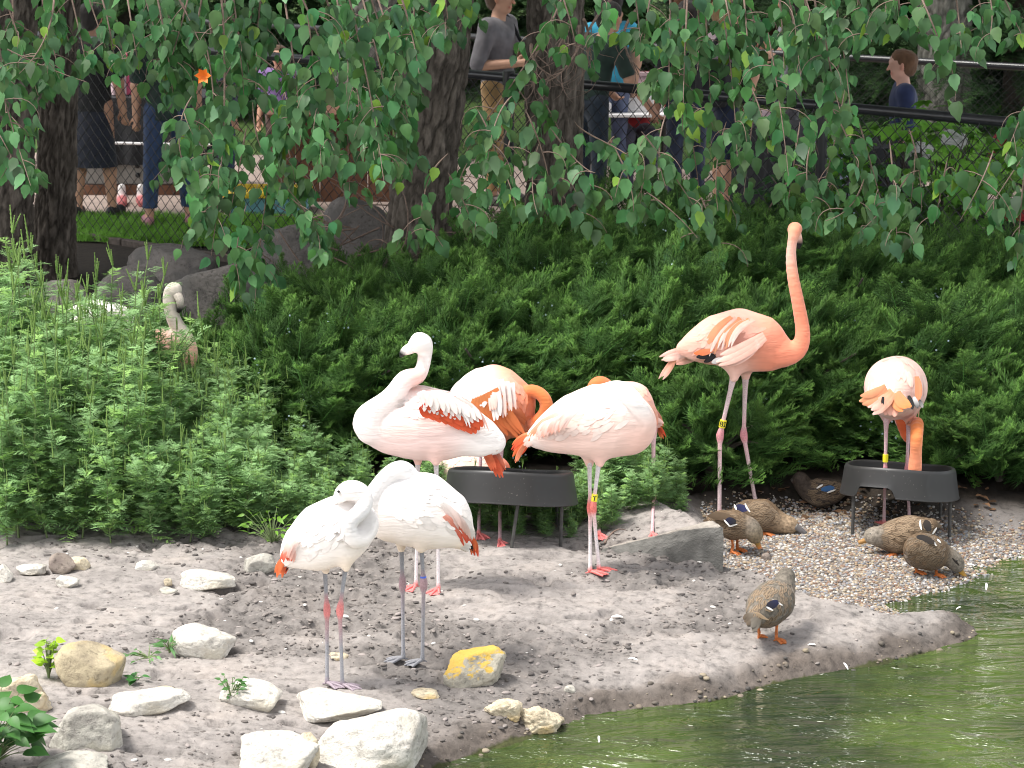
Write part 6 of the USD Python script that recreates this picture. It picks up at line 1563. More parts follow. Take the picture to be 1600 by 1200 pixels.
# stroller at the right edge
SY = 21.2
sc = np.array([P(1578, 420, SY)[0], SY, 0.03])
sr = Thing("stroller", "red and black stroller parked on the path at the right edge", "stroller", sc)
def wheel(c, r):
    ang = np.linspace(0, 2 * np.pi, 29)
    ring = c + r * np.stack([np.cos(ang), 0 * ang, np.sin(ang)], 1)
    w = sr.part("wheel", tube(ring, 0.022, 8, caps=False), "tyre")
    sr.part("rim", join(*[tube([c, c + (r - 0.02) * np.array([math.cos(a), 0, math.sin(a)])], 0.006, 5) for a in np.arange(6) * math.pi / 3], tube([c - [0, 0.03, 0], c + [0, 0.03, 0]], 0.022, 10)), "grey_box", parent=w)
for x, y, r in ((-0.12, 0.0, 0.13), (-0.12, 0.5, 0.13), (0.42, 0.0, 0.15), (0.42, 0.5, 0.15)):
    wheel(sc + [x, y, r], r)
for y in (0.02, 0.48):
    sr.part("frame", tube(spline([sc + [-0.12, y, 0.14], sc + [0.1, y, 0.5], sc + [0.35, y, 0.85], sc + [0.55, y, 1.02]], 12), 0.014, 8), "black_steel")
    sr.part("frame", tube([sc + [0.42, y, 0.15], sc + [0.12, y, 0.55]], 0.014, 8), "black_steel")
sr.part("seat", box(sc + [-0.08, 0.04, 0.3], sc + [0.4, 0.46, 0.42], 0.04), "red_cloth", smooth=30)
sr.part("backrest", turned(box((-0.04, 0.04, 0), (0.04, 0.46, 0.5), 0.03), 0, sc + [0.38, 0, 0.36]), "red_cloth", smooth=30)
ang = np.linspace(0.1, 2.2, 12)
can = np.array([sc + [0.25 - 0.38 * math.cos(a), y, 0.72 + 0.32 * math.sin(a)] for y in (0.03, 0.25, 0.47) for a in ang])
i, j = np.meshgrid(np.arange(2), np.arange(11), indexing="ij"); q = i * 12 + j
cf = np.vstack([np.stack([q, q + 1, q + 13], -1).reshape(-1, 3), np.stack([q, q + 13, q + 12], -1).reshape(-1, 3)])
cv, cf = join((can, cf), (can + [0, 0, -0.012], cf[:, ::-1]))
sr.part("canopy", (cv, cf), "red_cloth")
sr.part("basket", box(sc + [-0.05, 0.06, 0.14], sc + [0.36, 0.44, 0.27], 0.03), "cloth_black", smooth=30)

# brown shed far behind
sh0, sh1 = P(1055, 60, 33)[0], P(1262, 60, 33)[0]
shd = Thing("shed", "dark brown boarded shed wall far behind the blond woman", "shed", np.array([sh0, 33, 0]))
nb = 12
for i in range(nb):
    w = (sh1 - sh0) / nb
    shd.part("board", box((sh0 + i * w + 0.004, 33 - 0.01 * (i % 2), 0), (sh0 + (i + 1) * w - 0.004, 33.04, 2.5), 0.004), "brown_board", smooth=False)
shd.part("wall", box((sh0, 33.05, 0), (sh1, 35, 2.5)), "brown_board", smooth=False)
shd.part("ledge", box((sh0, 32.9, 0.78), (sh1, 32.985, 0.84)), "white_plastic", smooth=False)
shd.part("roof", box((sh0 - 0.2, 32.7, 2.5), (sh1 + 0.2, 35.2, 2.6)), "brown_board", smooth=False)

# ------------------------------------------------------------------ birch sprays
def leaf_shape(L=1.0, fold=0.22, curl=0.12, serr=0.03, W=0.8):
    t = np.array([0, 0.05, 0.16, 0.28, 0.42, 0.56, 0.7, 0.82, 0.92, 1.0])
    w = np.array([0.02, 0.24, 0.41, 0.47, 0.45, 0.36, 0.24, 0.125, 0.045, 0.0]) * W
    w = w + serr * np.array([0, 1, -1, 1, -1, 1, -1, 1, -1, 0]) * 0.6
    back = np.array([0, -0.03, -0.02, 0, 0, 0, 0, 0, 0, 0])
    z = -curl * t ** 2
    mid = np.stack([0 * t, t, z], 1)
    l = np.stack([-w, t + back, z + fold * w * 0.9], 1); r = np.stack([w, t + back, z + fold * w * 0.9], 1)
    v = np.stack([l, mid, r], 1).reshape(-1, 3)
    f = []
    for i in range(9):
        a = i * 3
        f += [(a, a + 1, a + 4), (a, a + 4, a + 3), (a + 1, a + 2, a + 5), (a + 1, a + 5, a + 4)]
    return v * L, np.array(f)

LEAFS = [leaf_shape(1, fo, cu, 0.03, w) for fo, cu, w in ((0.2, 0.1, 0.72), (0.5, 0.25, 0.74), (0.1, -0.15, 0.68), (0.35, 0.4, 0.78), (-0.2, 0.2, 0.72))]
def leaf_color(n):
    c = np.array([0.062, 0.152, 0.052]) * rng.uniform(0.7, 1.35, (n, 1)) * (1 + 0.12 * rng.normal(size=(n, 3)))
    y = rng.random(n) < 0.03
    c[y] = np.array([0.15, 0.27, 0.035]) * rng.uniform(0.8, 1.2, (y.sum(), 1))
    return np.clip(c, 0.01, 1)

strokes = [
 [(0, -25), (30, 60), (60, 150)], [(-30, 55), (60, 100), (135, 128)], [(-5, 110), (20, 200), (48, 290)], [(60, -25), (78, 50), (95, 130)], [(105, -30), (122, 40), (135, 105)], [(150, -30), (170, 40), (182, 125)], [(195, -30), (206, 40), (218, 115)], [(18, -25), (20, 60), (12, 130)], [(-20, -10), (0, 80), (10, 210)], [(85, -25), (70, 60), (30, 115)], [(130, -25), (150, 30), (165, 75)], [(-25, 170), (10, 230), (25, 260)],
 [(240, -30), (258, 60), (272, 160)], [(300, -30), (280, 50), (255, 130)], [(370, 85), (310, 190), (236, 285)], [(345, -20), (350, 180), (330, 400)], [(395, 160), (430, 270), (478, 330), (512, 405)], [(400, 85), (470, 150), (522, 235)], [(425, 250), (408, 370), (397, 490)], [(385, 200), (372, 270), (358, 340)], [(440, -25), (458, 90), (470, 205)], [(500, -25), (535, 70), (562, 165)], [(540, -25), (575, 130), (600, 285)], [(580, -30), (615, 80), (640, 205)], [(620, -25), (640, 40), (655, 115)], [(480, 20), (494, 140), (502, 265)], [(530, 90), (542, 200), (546, 305)], [(410, -30), (402, 60), (400, 155)], [(360, -30), (374, 70), (382, 165)], [(460, -30), (495, 50), (525, 130)], [(560, -25), (595, 110), (622, 235)], [(598, 110), (625, 190), (648, 265)], [(320, -25), (300, 80), (288, 150)], [(320, 60), (335, 190), (322, 310)], [(440, 200), (455, 250), (470, 300)], [(265, -30), (300, 40), (330, 110)], [(385, 320), (370, 390), (372, 440)], [(455, 310), (490, 350), (500, 390)], [(520, -30), (530, 40), (522, 110)], [(650, -30), (645, 40), (632, 120)], [(470, 90), (440, 160), (432, 240)], [(300, 150), (280, 210), (300, 290)], [(560, 150), (575, 200), (585, 250)], [(220, -30), (236, 20), (240, 75)],
 [(690, -30), (697, 10), (702, 50)], [(722, -25), (706, 20), (690, 65)], [(885, -25), (808, 120), (722, 250), (700, 330)], [(838, 140), (862, 180), (885, 230)], [(765, 225), (752, 290), (742, 360)], [(820, 170), (845, 230), (862, 305)], [(700, 240), (664, 300), (692, 385)], [(872, -25), (890, 30), (903, 90)], [(800, 210), (790, 260), (800, 300)], [(730, 255), (715, 300), (722, 340)], [(745, 170), (772, 230), (780, 300)], [(700, 270), (722, 310), (738, 350)], [(778, 245), (800, 300), (812, 350)], [(842, 225), (832, 280), (840, 335)], [(800, 150), (775, 190), (762, 250)], [(860, 200), (900, 250), (930, 270)],
 [(930, -25), (942, 15), (950, 62)], [(990, -25), (996, 20), (1000, 58)], [(1048, -25), (1046, 70), (1045, 170)], [(1075, -25), (1070, 90), (1066, 205)], [(898, 190), (960, 230), (1000, 262), (962, 345)], [(1002, 205), (1050, 270), (1092, 335)], [(1060, 110), (1078, 200), (1092, 295)], [(1100, -25), (1106, 80), (1112, 185)], [(1130, 20), (1144, 130), (1152, 245)], [(1160, -25), (1167, 50), (1172, 125)], [(1090, 295), (1112, 350), (1132, 410)], [(1182, 140), (1172, 220), (1162, 305)], [(1200, 50), (1218, 160), (1232, 275)], [(1010, 300), (1052, 332), (1090, 372)], [(1020, -25), (1012, 20), (1005, 75)], [(1085, -25), (1092, 40), (1090, 110)], [(1135, 190), (1120, 260), (1122, 330)], [(900, 260), (920, 300), (900, 340)], [(1040, 180), (1030, 240), (1040, 290)], [(960, 230), (985, 290), (990, 330)], [(1130, -25), (1140, 30), (1150, 70)], [(1165, 120), (1190, 180), (1200, 240)],
 [(1230, -25), (1242, 50), (1252, 125)], [(1270, -25), (1282, 80), (1292, 205)], [(1300, -25), (1318, 80), (1330, 185)], [(1320, 140), (1302, 230), (1280, 315)], [(1250, 190), (1240, 260), (1230, 325)], [(1342, 190), (1362, 260), (1382, 335)], [(1390, 220), (1398, 310), (1402, 395)], [(1422, 270), (1385, 320), (1340, 365)], [(1330, -25), (1348, 20), (1362, 65)], [(1372, -25), (1410, 20), (1450, 55)], [(1430, -25), (1458, 40), (1482, 105)], [(1490, -25), (1497, 20), (1502, 75)], [(1560, -25), (1580, 20), (1602, 65)], [(1625, 120), (1592, 190), (1570, 250)], [(1620, 215), (1575, 280), (1540, 335)], [(1552, 235), (1530, 290), (1500, 345)], [(1600, 270), (1594, 340), (1590, 405)], [(1250, -25), (1268, 30), (1275, 90)], [(1300, 170), (1330, 230), (1345, 280)], [(1420, 200), (1435, 260), (1440, 330)], [(1290, 60), (1300, 120), (1312, 170)], [(1215, -25), (1222, 40), (1225, 110)], [(1350, 280), (1320, 330), (1290, 345)], [(1265, 230), (1262, 290), (1280, 340)], [(1540, -25), (1550, 20), (1545, 60)], [(1400, -25), (1405, 20), (1395, 50)], [(1480, 250), (1470, 300), (1460, 350)],
]
tX, ptsX = tree("birch_tree", "birch whose sprays hang in at the right, its trunk just outside the view", (1745, 560), (1760, 0), 17.2, 0.2, 0.17, 0.05, 21, around=60)
owners = [(tL1, 215), (tL2, 440), (tM, 720), (tR, 1200), ((tX, ptsX), 9999)]
plan = {id(o[0][0]): [] for o in owners}
for s in strokes:
    o = next(o for o in owners if s[0][0] < o[1])
    plan[id(o[0][0])].append(s)
    # a second, shorter spray a little way behind thickens the curtain
    if len(s) == 3 and s[0][1] < 0 and rng.random() < 0.45:
        j = rng.normal(0, 14, 2)
        plan[id(o[0][0])].append([(x + j[0] + rng.normal(0, 6), y * 0.85 + (0 if y < 0 else j[1] * 0.5)) for x, y in s] + ["far"])

def spray(t, s, kin):
    far = s[-1] == "far"
    pp = [q for q in s if q != "far"]
    Y = rng.uniform(15.6, 17.4) if far else rng.uniform(13.9, 16.0)
    w = np.array([P(x, y, Y + rng.normal(0, 0.08)) for x, y in pp])
    n = 22
    mx = np.mean([q[0] for q in pp])
    dens = np.interp(mx, [0, 150, 235, 260, 640, 700, 740, 1040, 1100, 1330, 1450, 1600], [1.25, 0.8, 0.8, 1.7, 1.6, 0.9, 1.0, 0.95, 1.15, 1.15, 0.8, 0.95])
    c = spline(w, n)
    path = t.part("branch", tube(c, np.minimum(np.linspace(0.005 if pp[0][1] > 0 else 0.0065, 0.0016, n), 0.0012 + (0.03 * np.linspace(0, 1, n) if pp[0][1] > 0 else 1)), 5), "twig")
    Lc = np.linalg.norm(np.diff(c, axis=0), axis=1).sum()
    out = []
    tg = np.gradient(c, axis=0); tg /= np.linalg.norm(tg, axis=1, keepdims=True)
    def leaves_on(curve, tang, m, t0=0.0):
        for u in np.sort(rng.uniform(t0, 1.0, m)):
            i = u * (len(curve) - 1); a = int(min(i, len(curve) - 2)); p = curve[a] + (curve[a + 1] - curve[a]) * (i - a)
            side = np.r_[rng.normal(0, 1), rng.normal(0, 0.8), 0]
            side /= np.linalg.norm(side)
            pet = p + side * rng.uniform(0.012, 0.03) + np.array([0, 0, -rng.uniform(0.005, 0.03)])
            d = side * rng.uniform(0.1, 0.75) + tang[a] * 0.25 + np.array([0, 0, -1.0])
            d /= np.linalg.norm(d)
            nf = np.array([rng.normal(0, 0.75), -1.0 + rng.normal(0, 0.5), 0.45 + rng.normal(0, 0.45)])
            nf -= d * (nf @ d); nf /= np.linalg.norm(nf)
            q = project(pet + d * 0.05)
            if 1192 < q[0] < 1290 and 318 < q[1] < 420 and pet[1] < 14.8:
                continue                  # the tall flamingo stands here
            out.append((pet, d, nf, rng.uniform(0.062, 0.108) * (1.0 if u < 0.93 else 0.75)))
    leaves_on(c, tg, int(Lc * 19 * dens) + 3, 0.02 if pp[0][1] < 0 else 0.1)
    # side twigs
    tw = []
    for u in rng.uniform(0.15, 0.95, int(Lc * 4.2 * dens) + 1):
        a = int(u * (n - 1)); a = min(a, n - 2)
        side = np.r_[rng.normal(0, 1.0), rng.normal(0, 0.7), rng.normal(0, 0.2)]; side /= np.linalg.norm(side)
        l = rng.uniform(0.08, 0.26)
        q = spline(np.array([c[a], c[a] + side * l * 0.5 + tg[a] * 0.03, c[a] + side * l * 0.75 + np.array([0, 0, -l * 0.55])]), 7)
        tw.append(tube(q, np.linspace(0.003, 0.0012, 7), 4))
        gq = np.gradient(q, axis=0); gq /= np.linalg.norm(gq, axis=1, keepdims=True)
        leaves_on(q, gq, rng.integers(3, 6), 0.2)
    if tw:
        t.part("twigs", join(*tw), "twig", kind="stuff", parent=path)
    return path, out

def leaf_mesh(pet, d, nf, L, k):
    v, f = LEAFS[k]
    x = _cross(d, nf)
    return pet + v[:, :1] * L * x + v[:, 1:2] * L * d + v[:, 2:3] * L * nf, f

for (o, lim) in owners:
    t, pts = o
    allv = []
    for s in plan[id(t)]:
        path, lv = spray(t, s, None)
        allv += [(path, *l) for l in lv]
    order = sorted(range(len(allv)), key=lambda i: allv[i][1][1])
    rest = []
    cols = leaf_color(len(allv))
    for r, i in enumerate(order):
        path, pet, d, nf, L = allv[i]
        v, f = leaf_mesh(pet, d, nf, L, rng.integers(0, 5))
        if r < 300:
            t.part("leaf", (v, f), "leaf", True, cols[i], parent=path)
        else:
            rest.append((v, f, cols[i]))
    if rest:
        v, f, c = joinc(rest)
        t.part("foliage", (v, f), "leaf", True, c, kind="stuff")
    # limbs from the trunk out over the water side, then the crown above the picture
    T = np.asarray(pts)
    for s in range(4):
        z0 = rng.uniform(3.4, 4.6)
        u = (z0 - T[0][2]) / (T[-1][2] - T[0][2]); p0 = T[0] + (T[-1] - T[0]) * u
        e = np.array([p0[0] + rng.normal(0, 1.0), rng.uniform(14.2, 16.0), 3.5 + rng.uniform(0, 0.4)])
        t.part("limb", tube(spline(np.array([p0, p0 * 0.6 + e * 0.4 + [0, 0, 0.9], e * 0.75 + p0 * 0.25 + [0, 0, 0.7], e]), 16), np.linspace(0.07, 0.015, 16), 8), "twig")

# crowns: clusters of leaves
def cluster(seed, n=46, R=0.38, L=0.10):
    r = np.random.default_rng(seed)
    ms = []
    for i in range(n):
        p = r.normal(0, R * 0.5, 3); d = np.r_[r.normal(0, 0.6, 2), -1]; d /= np.linalg.norm(d)
        nf = r.normal(size=3); nf -= d * (nf @ d); nf /= np.linalg.norm(nf)
        v, f = leaf_mesh(p, d, nf, L * r.uniform(0.8, 1.2), r.integers(0, 5))
        v2 = v.reshape(10, 3, 3)[[0, 3, 6, 9]].reshape(-1, 3)
        f2 = []
        for a in (0, 3, 6):
            f2 += [(a, a + 1, a + 4), (a, a + 4, a + 3), (a + 1, a + 2, a + 5), (a + 1, a + 5, a + 4)]
        ms.append((v2, np.array(f2), np.array([0.042, 0.125, 0.04]) * r.uniform(0.7, 1.3)))
    return joinc(ms)
CL = [cluster(k) for k in range(4)]
def crown(t, center, radii, n):
    u = rng.normal(size=(n, 3)); u /= np.linalg.norm(u, axis=1, keepdims=True)
    p = np.asarray(center) + u * np.asarray(radii) * (rng.random((n, 1)) ** 0.45)
    p = p[p[:, 2] > np.maximum(3.9, 3.75 + 0 * p[:, 0])]
    n = len(p); rot = rng.random(n) * 6.28
    instancer(t.path + "/crown", [(c[0], c[1], "leaf", c[2]) for c in CL], p - t.base, np.c_[np.cos(rot / 2), 0 * rot, 0 * rot, np.sin(rot / 2)], rng.uniform(0.8, 1.4, n)[:, None] * np.ones(3), rng.integers(0, 4, n))
for (o, lim), cx in zip(owners, (-5.0, -3.2, -0.6, 1.2, 4.2)):
    t, pts = o
    crown(t, (cx, 19.3, 6.2), (2.7, 4.4, 2.4), 750)
crown(tG[0], (4.5, 28.0, 7.0), (4.0, 4.5, 3.0), 500)
crown(tG2[0], (-2.0, 28.0, 7.0), (4.5, 4.5, 3.0), 500)

# bare twigs in front of the upright trunk
bare = [[(985, -20), (930, 30), (880, 110), (820, 125)], [(870, 0), (850, 60), (825, 110), (800, 180), (770, 250)], [(900, 30), (880, 60), (862, 95)], [(905, 40), (900, 80), (885, 110)], [(1000, 10), (975, 60), (1000, 110)], [(830, 70), (838, 100), (862, 118)], [(912, 30), (920, 70), (910, 120)]]
for s in bare:
    Y = 17.0
    c = spline(np.array([P(x, y, Y + rng.normal(0, 0.05)) for x, y in s]), 18)
    tR[0].part("bare_branch", tube(c, np.linspace(0.011, 0.003, 18), 6), "twig")
    tw = []
    for u in rng.uniform(0.2, 1, 6):
        a = int(u * 17); q = c[a]; l = rng.uniform(0.1, 0.25)
        tw.append(tube(spline(np.array([q, q + [rng.normal(0, 0.06), rng.normal(0, 0.05), -l * 0.5], q + [rng.normal(0, 0.1), 0, -l]]), 6), np.linspace(0.004, 0.001, 6), 4))
    tR[0].part("bare_twigs", join(*tw), "twig", kind="stuff")
# an orange bloom caught in the birch spray
c = P(318, 118, 14.2)
bl = Thing("orange_flower", "single bright orange bloom among the birch leaves at upper left", "flower", c)
for k in range(6):
    a = k * 1.05
    v, f = leaf_shape(0.055, 0.3, -0.3, 0.0, 0.6)
    d = np.array([math.cos(a) * 0.7, -0.35, math.sin(a) * 0.7]); d /= np.linalg.norm(d); nf = np.array([0, -1.0, 0.2]); nf -= d * (nf @ d); nf /= np.linalg.norm(nf); x = _cross(d, nf)
    bl.part("petal", (c + v[:, :1] * x + v[:, 1:2] * d + v[:, 2:3] * nf, f), "paint", True, np.array([0.7, 0.17, 0.02]))

# ------------------------------------------------------------------ junipers
def juniper_sprig(seed, n_side=13, L=0.34):
    r = np.random.default_rng(seed)
    V, F, C, n = [], [], [], 0
    def needle(p, d, l, w, col):
        nonlocal n
        s = _cross(d, r.normal(size=3)); s /= np.linalg.norm(s); s2 = _cross(s, d)
        q = [p - s * w, p + s * w, p + s2 * w, p + d * l]
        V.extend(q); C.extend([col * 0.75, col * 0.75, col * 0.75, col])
        F.extend([(n, n + 1, n + 3), (n + 1, n + 2, n + 3), (n + 2, n, n + 3)]); n += 4
    ax = lambda t: np.array([0.02 * math.sin(3 * t + seed), L * t, 0.09 * L * math.sin(2.4 * t) - 0.14 * L * t ** 3])
    base = np.array([0.05, 0.155, 0.026]) * (0.85, 1.0, 1.15, 0.95, 1.0)[seed]
    if seed == 4:
        base = np.array([0.13, 0.085, 0.035])
    for i in range(n_side):
        t = 0.12 + 0.86 * i / n_side
        for s in (-1, 1):
            p = ax(t + 0.02 * s)
            d = np.array([s * (1.0 - 0.55 * t), 0.95, r.normal(0.15, 0.25)]); d /= np.linalg.norm(d)
            l = L * (0.42 * (1 - t) + 0.10) * r.uniform(0.8, 1.15)
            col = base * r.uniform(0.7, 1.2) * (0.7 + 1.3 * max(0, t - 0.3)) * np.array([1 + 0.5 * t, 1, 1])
            needle(p, d, l, 0.0035, col)
            for q in range(5):
                u = 0.2 + 0.7 * q / 5
                for s2 in (-1, 1):
                    e = d + _cross(d, [0, 0, 1.0]) * s2 * 0.9 + np.array([0, 0, r.normal(0.1, 0.35)]); e /= np.linalg.norm(e)
                    needle(p + d * l * u, e, l * (0.42 * (1 - u) + 0.16), 0.0028, col * r.uniform(0.85, 1.25))
    needle(ax(0.0), (ax(1.0) - ax(0.0)) / L, L * 1.03, 0.0032, base * 1.5)
    return np.array(V), np.array(F), np.array(C)
SPR = [juniper_sprig(k) for k in range(5)]
def juniper(label, cx, cy, h, rx, ry, n, scale=1.0, berries=0):
    t = Thing("juniper_shrub", label, "juniper", (cx, cy, height(cx, cy) if cy < 16 else 0.0))
    b = t.base
    st = []
    for k in range(9):
        a = rng.uniform(0, 6.28); l = rng.uniform(0.5, 0.9)
        e = b + [math.cos(a) * rx * l, math.sin(a) * ry * l, h * rng.uniform(0.5, 0.9)]
        st.append(tube(spline(np.array([b, b * 0.5 + e * 0.5 + [0, 0, 0.08], e]), 8), np.linspace(0.02, 0.006, 8), 5))
    t.part("stems", join(*st), "dead_wood", kind="stuff")
    u = rng.normal(size=(n * 2, 3)); u[:, 2] = np.abs(u[:, 2]) * 1.1 - 0.25
    u /= np.linalg.norm(u, axis=1, keepdims=True)
    rr = 0.62 + 0.42 * rng.random(len(u)) ** 0.8
    lump = 0.56 + 0.85 * meshkit.fbm(u * 2.2 + cx * 3 + 10, 3, int(abs(cx * 100)) + 3)
    p = u * np.array([rx, ry, h * 0.95]) * (rr * lump)[:, None]
    p[:, 2] += 0.12
    p = p[p[:, 2] > 0.04][:n]; u = u[:len(p)]
    q = p / np.array([rx, ry, h])
    d = q / np.linalg.norm(q, axis=1, keepdims=True) * 1.0 + rng.normal(0, 0.35, p.shape) + np.array([0.22, -0.4, 0.16])
    Rm = frames(d, np.array([0, -0.25, 1.0]) + 0 * d, rng.normal(0, 0.6, len(p)))
    d0 = d / np.linalg.norm(d, axis=1, keepdims=True)
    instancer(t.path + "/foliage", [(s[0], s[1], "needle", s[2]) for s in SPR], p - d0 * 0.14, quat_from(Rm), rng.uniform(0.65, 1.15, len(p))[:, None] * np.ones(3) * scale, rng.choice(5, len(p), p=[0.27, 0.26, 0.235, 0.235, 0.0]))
    if berries:
        k = rng.choice(len(p), berries)
        bm = joinc([(*ball(b + p[i] + rng.normal(0, 0.03, 3), 0.0055, 1), np.array([0.32, 0.42, 0.45])) for i in k for _ in range(5)])
        t.part("berries", (bm[0], bm[1]), "paint", True, bm[2], kind="stuff")
rows = [(15.55, 0.66, 0.72, [(390, .42), (520, .56), (650, .66), (790, .7), (920, .7), (1060, .72), (1190, .72), (1340, .62), (1470, .7), (1600, .72), (1700, .7)]),
        (16.7, 0.78, 0.8, [(420, .42), (560, .58), (700, .66), (850, .85), (1000, .85), (1150, .88), (1300, .88), (1450, .85), (1600, .8)]),
        (17.9, 0.8, 0.8, [(600, .42), (770, .6), (930, .82), (1090, .82), (1250, .85), (1410, .82), (1570, .7)]),
        (19.2, 0.8, 0.8, [(740, .36), (900, .52), (1080, .62), (1260, .62), (1440, .5)])]
names = ["front", "second", "third", "back"]
LM = {0: ["low dark juniper behind the ragweed's right edge", "juniper behind the raised white head of the pale pink flamingo", "juniper left of the preening flamingo", "juniper right behind the preening flamingo", "juniper above the large sleeping flamingo", "juniper between the sleeping flamingo and the tall one", "juniper behind the tall flamingo's legs", "juniper with a dark hollow under it, left of the far tub", "juniper just behind the flamingo seen from behind", "juniper hanging over the pond at the right edge", "juniper at the pond cut by the right edge of the view"]}
plc = ["below the large dark boulder", "below the middle trunk's left side", "at the foot of the middle trunk", "under the upright trunk", "under the hanging leaves near the middle", "left of the tall flamingo's body", "behind the tall flamingo's neck", "right of the tall flamingo's neck", "at the far right below the bright shrub", "at the right edge"]
for ri, (Y, rx, ry, items) in enumerate(rows):
    for ii, (px, h) in enumerate(items):
        cx = P(px, 600, Y)[0]
        lb = LM[0][ii] if ri == 0 else f"juniper {plc[min(ii + (0, 0, 1, 2)[ri], 9)]}, {('', 'second row from the birds', 'third row from the birds', 'topmost row')[ri]}"
        juniper(lb, cx + rng.normal(0, 0.06), Y + rng.normal(0, 0.12) + (0.25 if ri == 0 and px > 1500 else 0), h, rx, ry, 380 if ri < 2 else 300, berries=26)
juniper("small juniper growth low to the ground right of the ragweed patch", P(1110, 760, 14.75)[0], 14.75, 0.36, 0.42, 0.35, 150)
juniper("low juniper tips beside the far tub's right legs", P(1560, 790, 14.75)[0], 14.75, 0.32, 0.4, 0.4, 150)

# twiggy dead wood between the junipers and the fence
ms = []
for k in range(150):
    px, Y = rng.uniform(420, 1330), rng.uniform(18.0, 19.6)
    p = np.array([P(px, 400, Y)[0], Y, rng.uniform(0.1, 0.75)])
    d = np.array([rng.normal(0, 1), rng.normal(0, 0.5), rng.normal(0.1, 0.35)]); d /= np.linalg.norm(d)
    l = rng.uniform(0.3, 0.9)
    ms.append(tube(spline(np.array([p, p + d * l * 0.5 + rng.normal(0, 0.05, 3), p + d * l + rng.normal(0, 0.08, 3)]), 8), np.linspace(0.007, 0.002, 8), 4))
v, f = join(*ms)
single("brushwood", (v, f), "twig", "tangle of dead grey twigs under the hanging birch leaves", "brushwood", kind="stuff")

# ------------------------------------------------------------------ ragweed
def ragleaf(r, L=0.13):
    V, F, n = [], [], 0
    mid = lambda u: np.array([0, u * L, 0.16 * L * math.sin(2.2 * u) - 0.34 * L * u * u])
    V += [mid(0) - [0.0012, 0, 0], mid(0) + [0.0012, 0, 0], mid(1.05)]; F.append((0, 1, 2)); n = 3
    for u in (0.14, 0.3, 0.46, 0.62, 0.78, 0.94):
        for s in (-1, 1):
            p = mid(u * 0.95); l = L * (0.46 * math.sin(math.pi * min(1, 0.25 + 0.68 * u)) ** 0.8) * r.uniform(0.85, 1.15)
            d = np.array([s * 0.75, 0.66, r.normal(0.0, 0.16) - 0.12]); d /= np.linalg.norm(d)
            w0 = np.array([-d[1], d[0], 0.0])
            w = w0 * 0.055 * l
            V += [p - w, p + w, p + d * l * 0.5 + w * 1.2, p + d * l, p + d * l * 0.5 - w * 1.2]; F += [(n, n + 1, n + 2), (n, n + 2, n + 4), (n + 4, n + 2, n + 3)]; n += 5
            for u2 in (0.28, 0.55):
                for s2 in (-1, 1):
                    b0 = p + d * l * u2; d2 = d * 0.9 + w0 * s2 * 0.8; d2 /= np.linalg.norm(d2)
                    w2 = np.array([-d2[1], d2[0], 0.0]) * 0.045 * l
                    V += [b0 - w2, b0 + w2, b0 + d2 * l * (0.5 - 0.32 * u2)]; F.append((n, n + 1, n + 2)); n += 3
    return np.array(V), np.array(F)

def ragweed(seed, H, spikes=True, leafy=1.0):
    r = np.random.default_rng(seed)
    stems, leaves, spk = [], [], []
    G0 = np.array([0.25, 0.42, 0.17])
    def put_leaf(p, az, el, L):
        v, f = ragleaf(r, L)
        d = np.array([math.cos(az) * math.cos(el), math.sin(az) * math.cos(el), math.sin(el)])
        x = _cross(d, [0, 0, 1.0]); x /= np.linalg.norm(x); z = _cross(x, d)
        col = G0 * r.uniform(0.75, 1.25) * (np.array([1.15, 1.15, 0.8]) if r.random() < 0.25 else 1)
        leaves.append((p + v[:, :1] * x + v[:, 1:2] * d + v[:, 2:3] * z, f, col))
    def shoot(p, d, h, sub):
        q = spline(np.array([p, p + d * h * 0.5 + r.normal(0, 0.015, 3), p + d * h + np.array([0, 0, 0.03]) + r.normal(0, 0.02, 3)]), 9)
        stems.append(tube(q, np.linspace(0.006, 0.002, 9) * (1.0 if not sub else 0.6), 4))
        az = r.uniform(0, 6.28)
        m = int(h / 0.029 * leafy) + 2
        for i in range(m):
            u = 0.06 + 0.92 * i / m
            a = u * 8; k = int(min(a, 7)); c = q[k] + (q[k + 1] - q[k]) * (a - k)
            L = (0.155 - 0.09 * u) * r.uniform(0.8, 1.25) * (0.8 if sub else 1)
            put_leaf(c, az, r.uniform(-0.1, 0.8), L); put_leaf(c, az + 3.14, r.uniform(-0.1, 0.8), L * 0.9)
            az += 1.4
        if spikes:
            for k in range(3 if not sub else 1):
                e = q[-1]; dd = np.array([r.normal(0, 0.22), r.normal(0, 0.22), 1]) if k else np.array([r.normal(0, .08), r.normal(0, .08), 1]); dd /= np.linalg.norm(dd)
                l = r.uniform(0.05, 0.11)
                tt = np.linspace(0, 1, 14)
                spk.append((*tube(e + dd * l * tt[:, None], 0.0042 * (1 - 0.55 * tt) * (1 + 0.35 * np.where(np.arange(14) % 2, 1, -1)), 5), np.array([0.19, 0.3, 0.08])))
        return q
    q = shoot(np.zeros(3), np.array([r.normal(0, 0.13), r.normal(0, 0.13), 1.0]), H, False)
    for k in range(6):
        p = q[k + (k == 0)]; a = r.uniform(0, 6.28)
        d = np.array([math.cos(a) * 0.85, math.sin(a) * 0.85, 1.0]); d /= np.linalg.norm(d)
        shoot(p, d, H * r.uniform(0.4, 0.6) * (1 - 0.08 * k), True)
    sv, sf = join(*stems)
    return (sv, sf), joinc(leaves), (joinc(spk) if spk else None)
UsdGeom.Scope.Define(stage, "/World/Looks")
protos = []
CLS = stage.CreateClassPrim("/World/ragweed_forms")
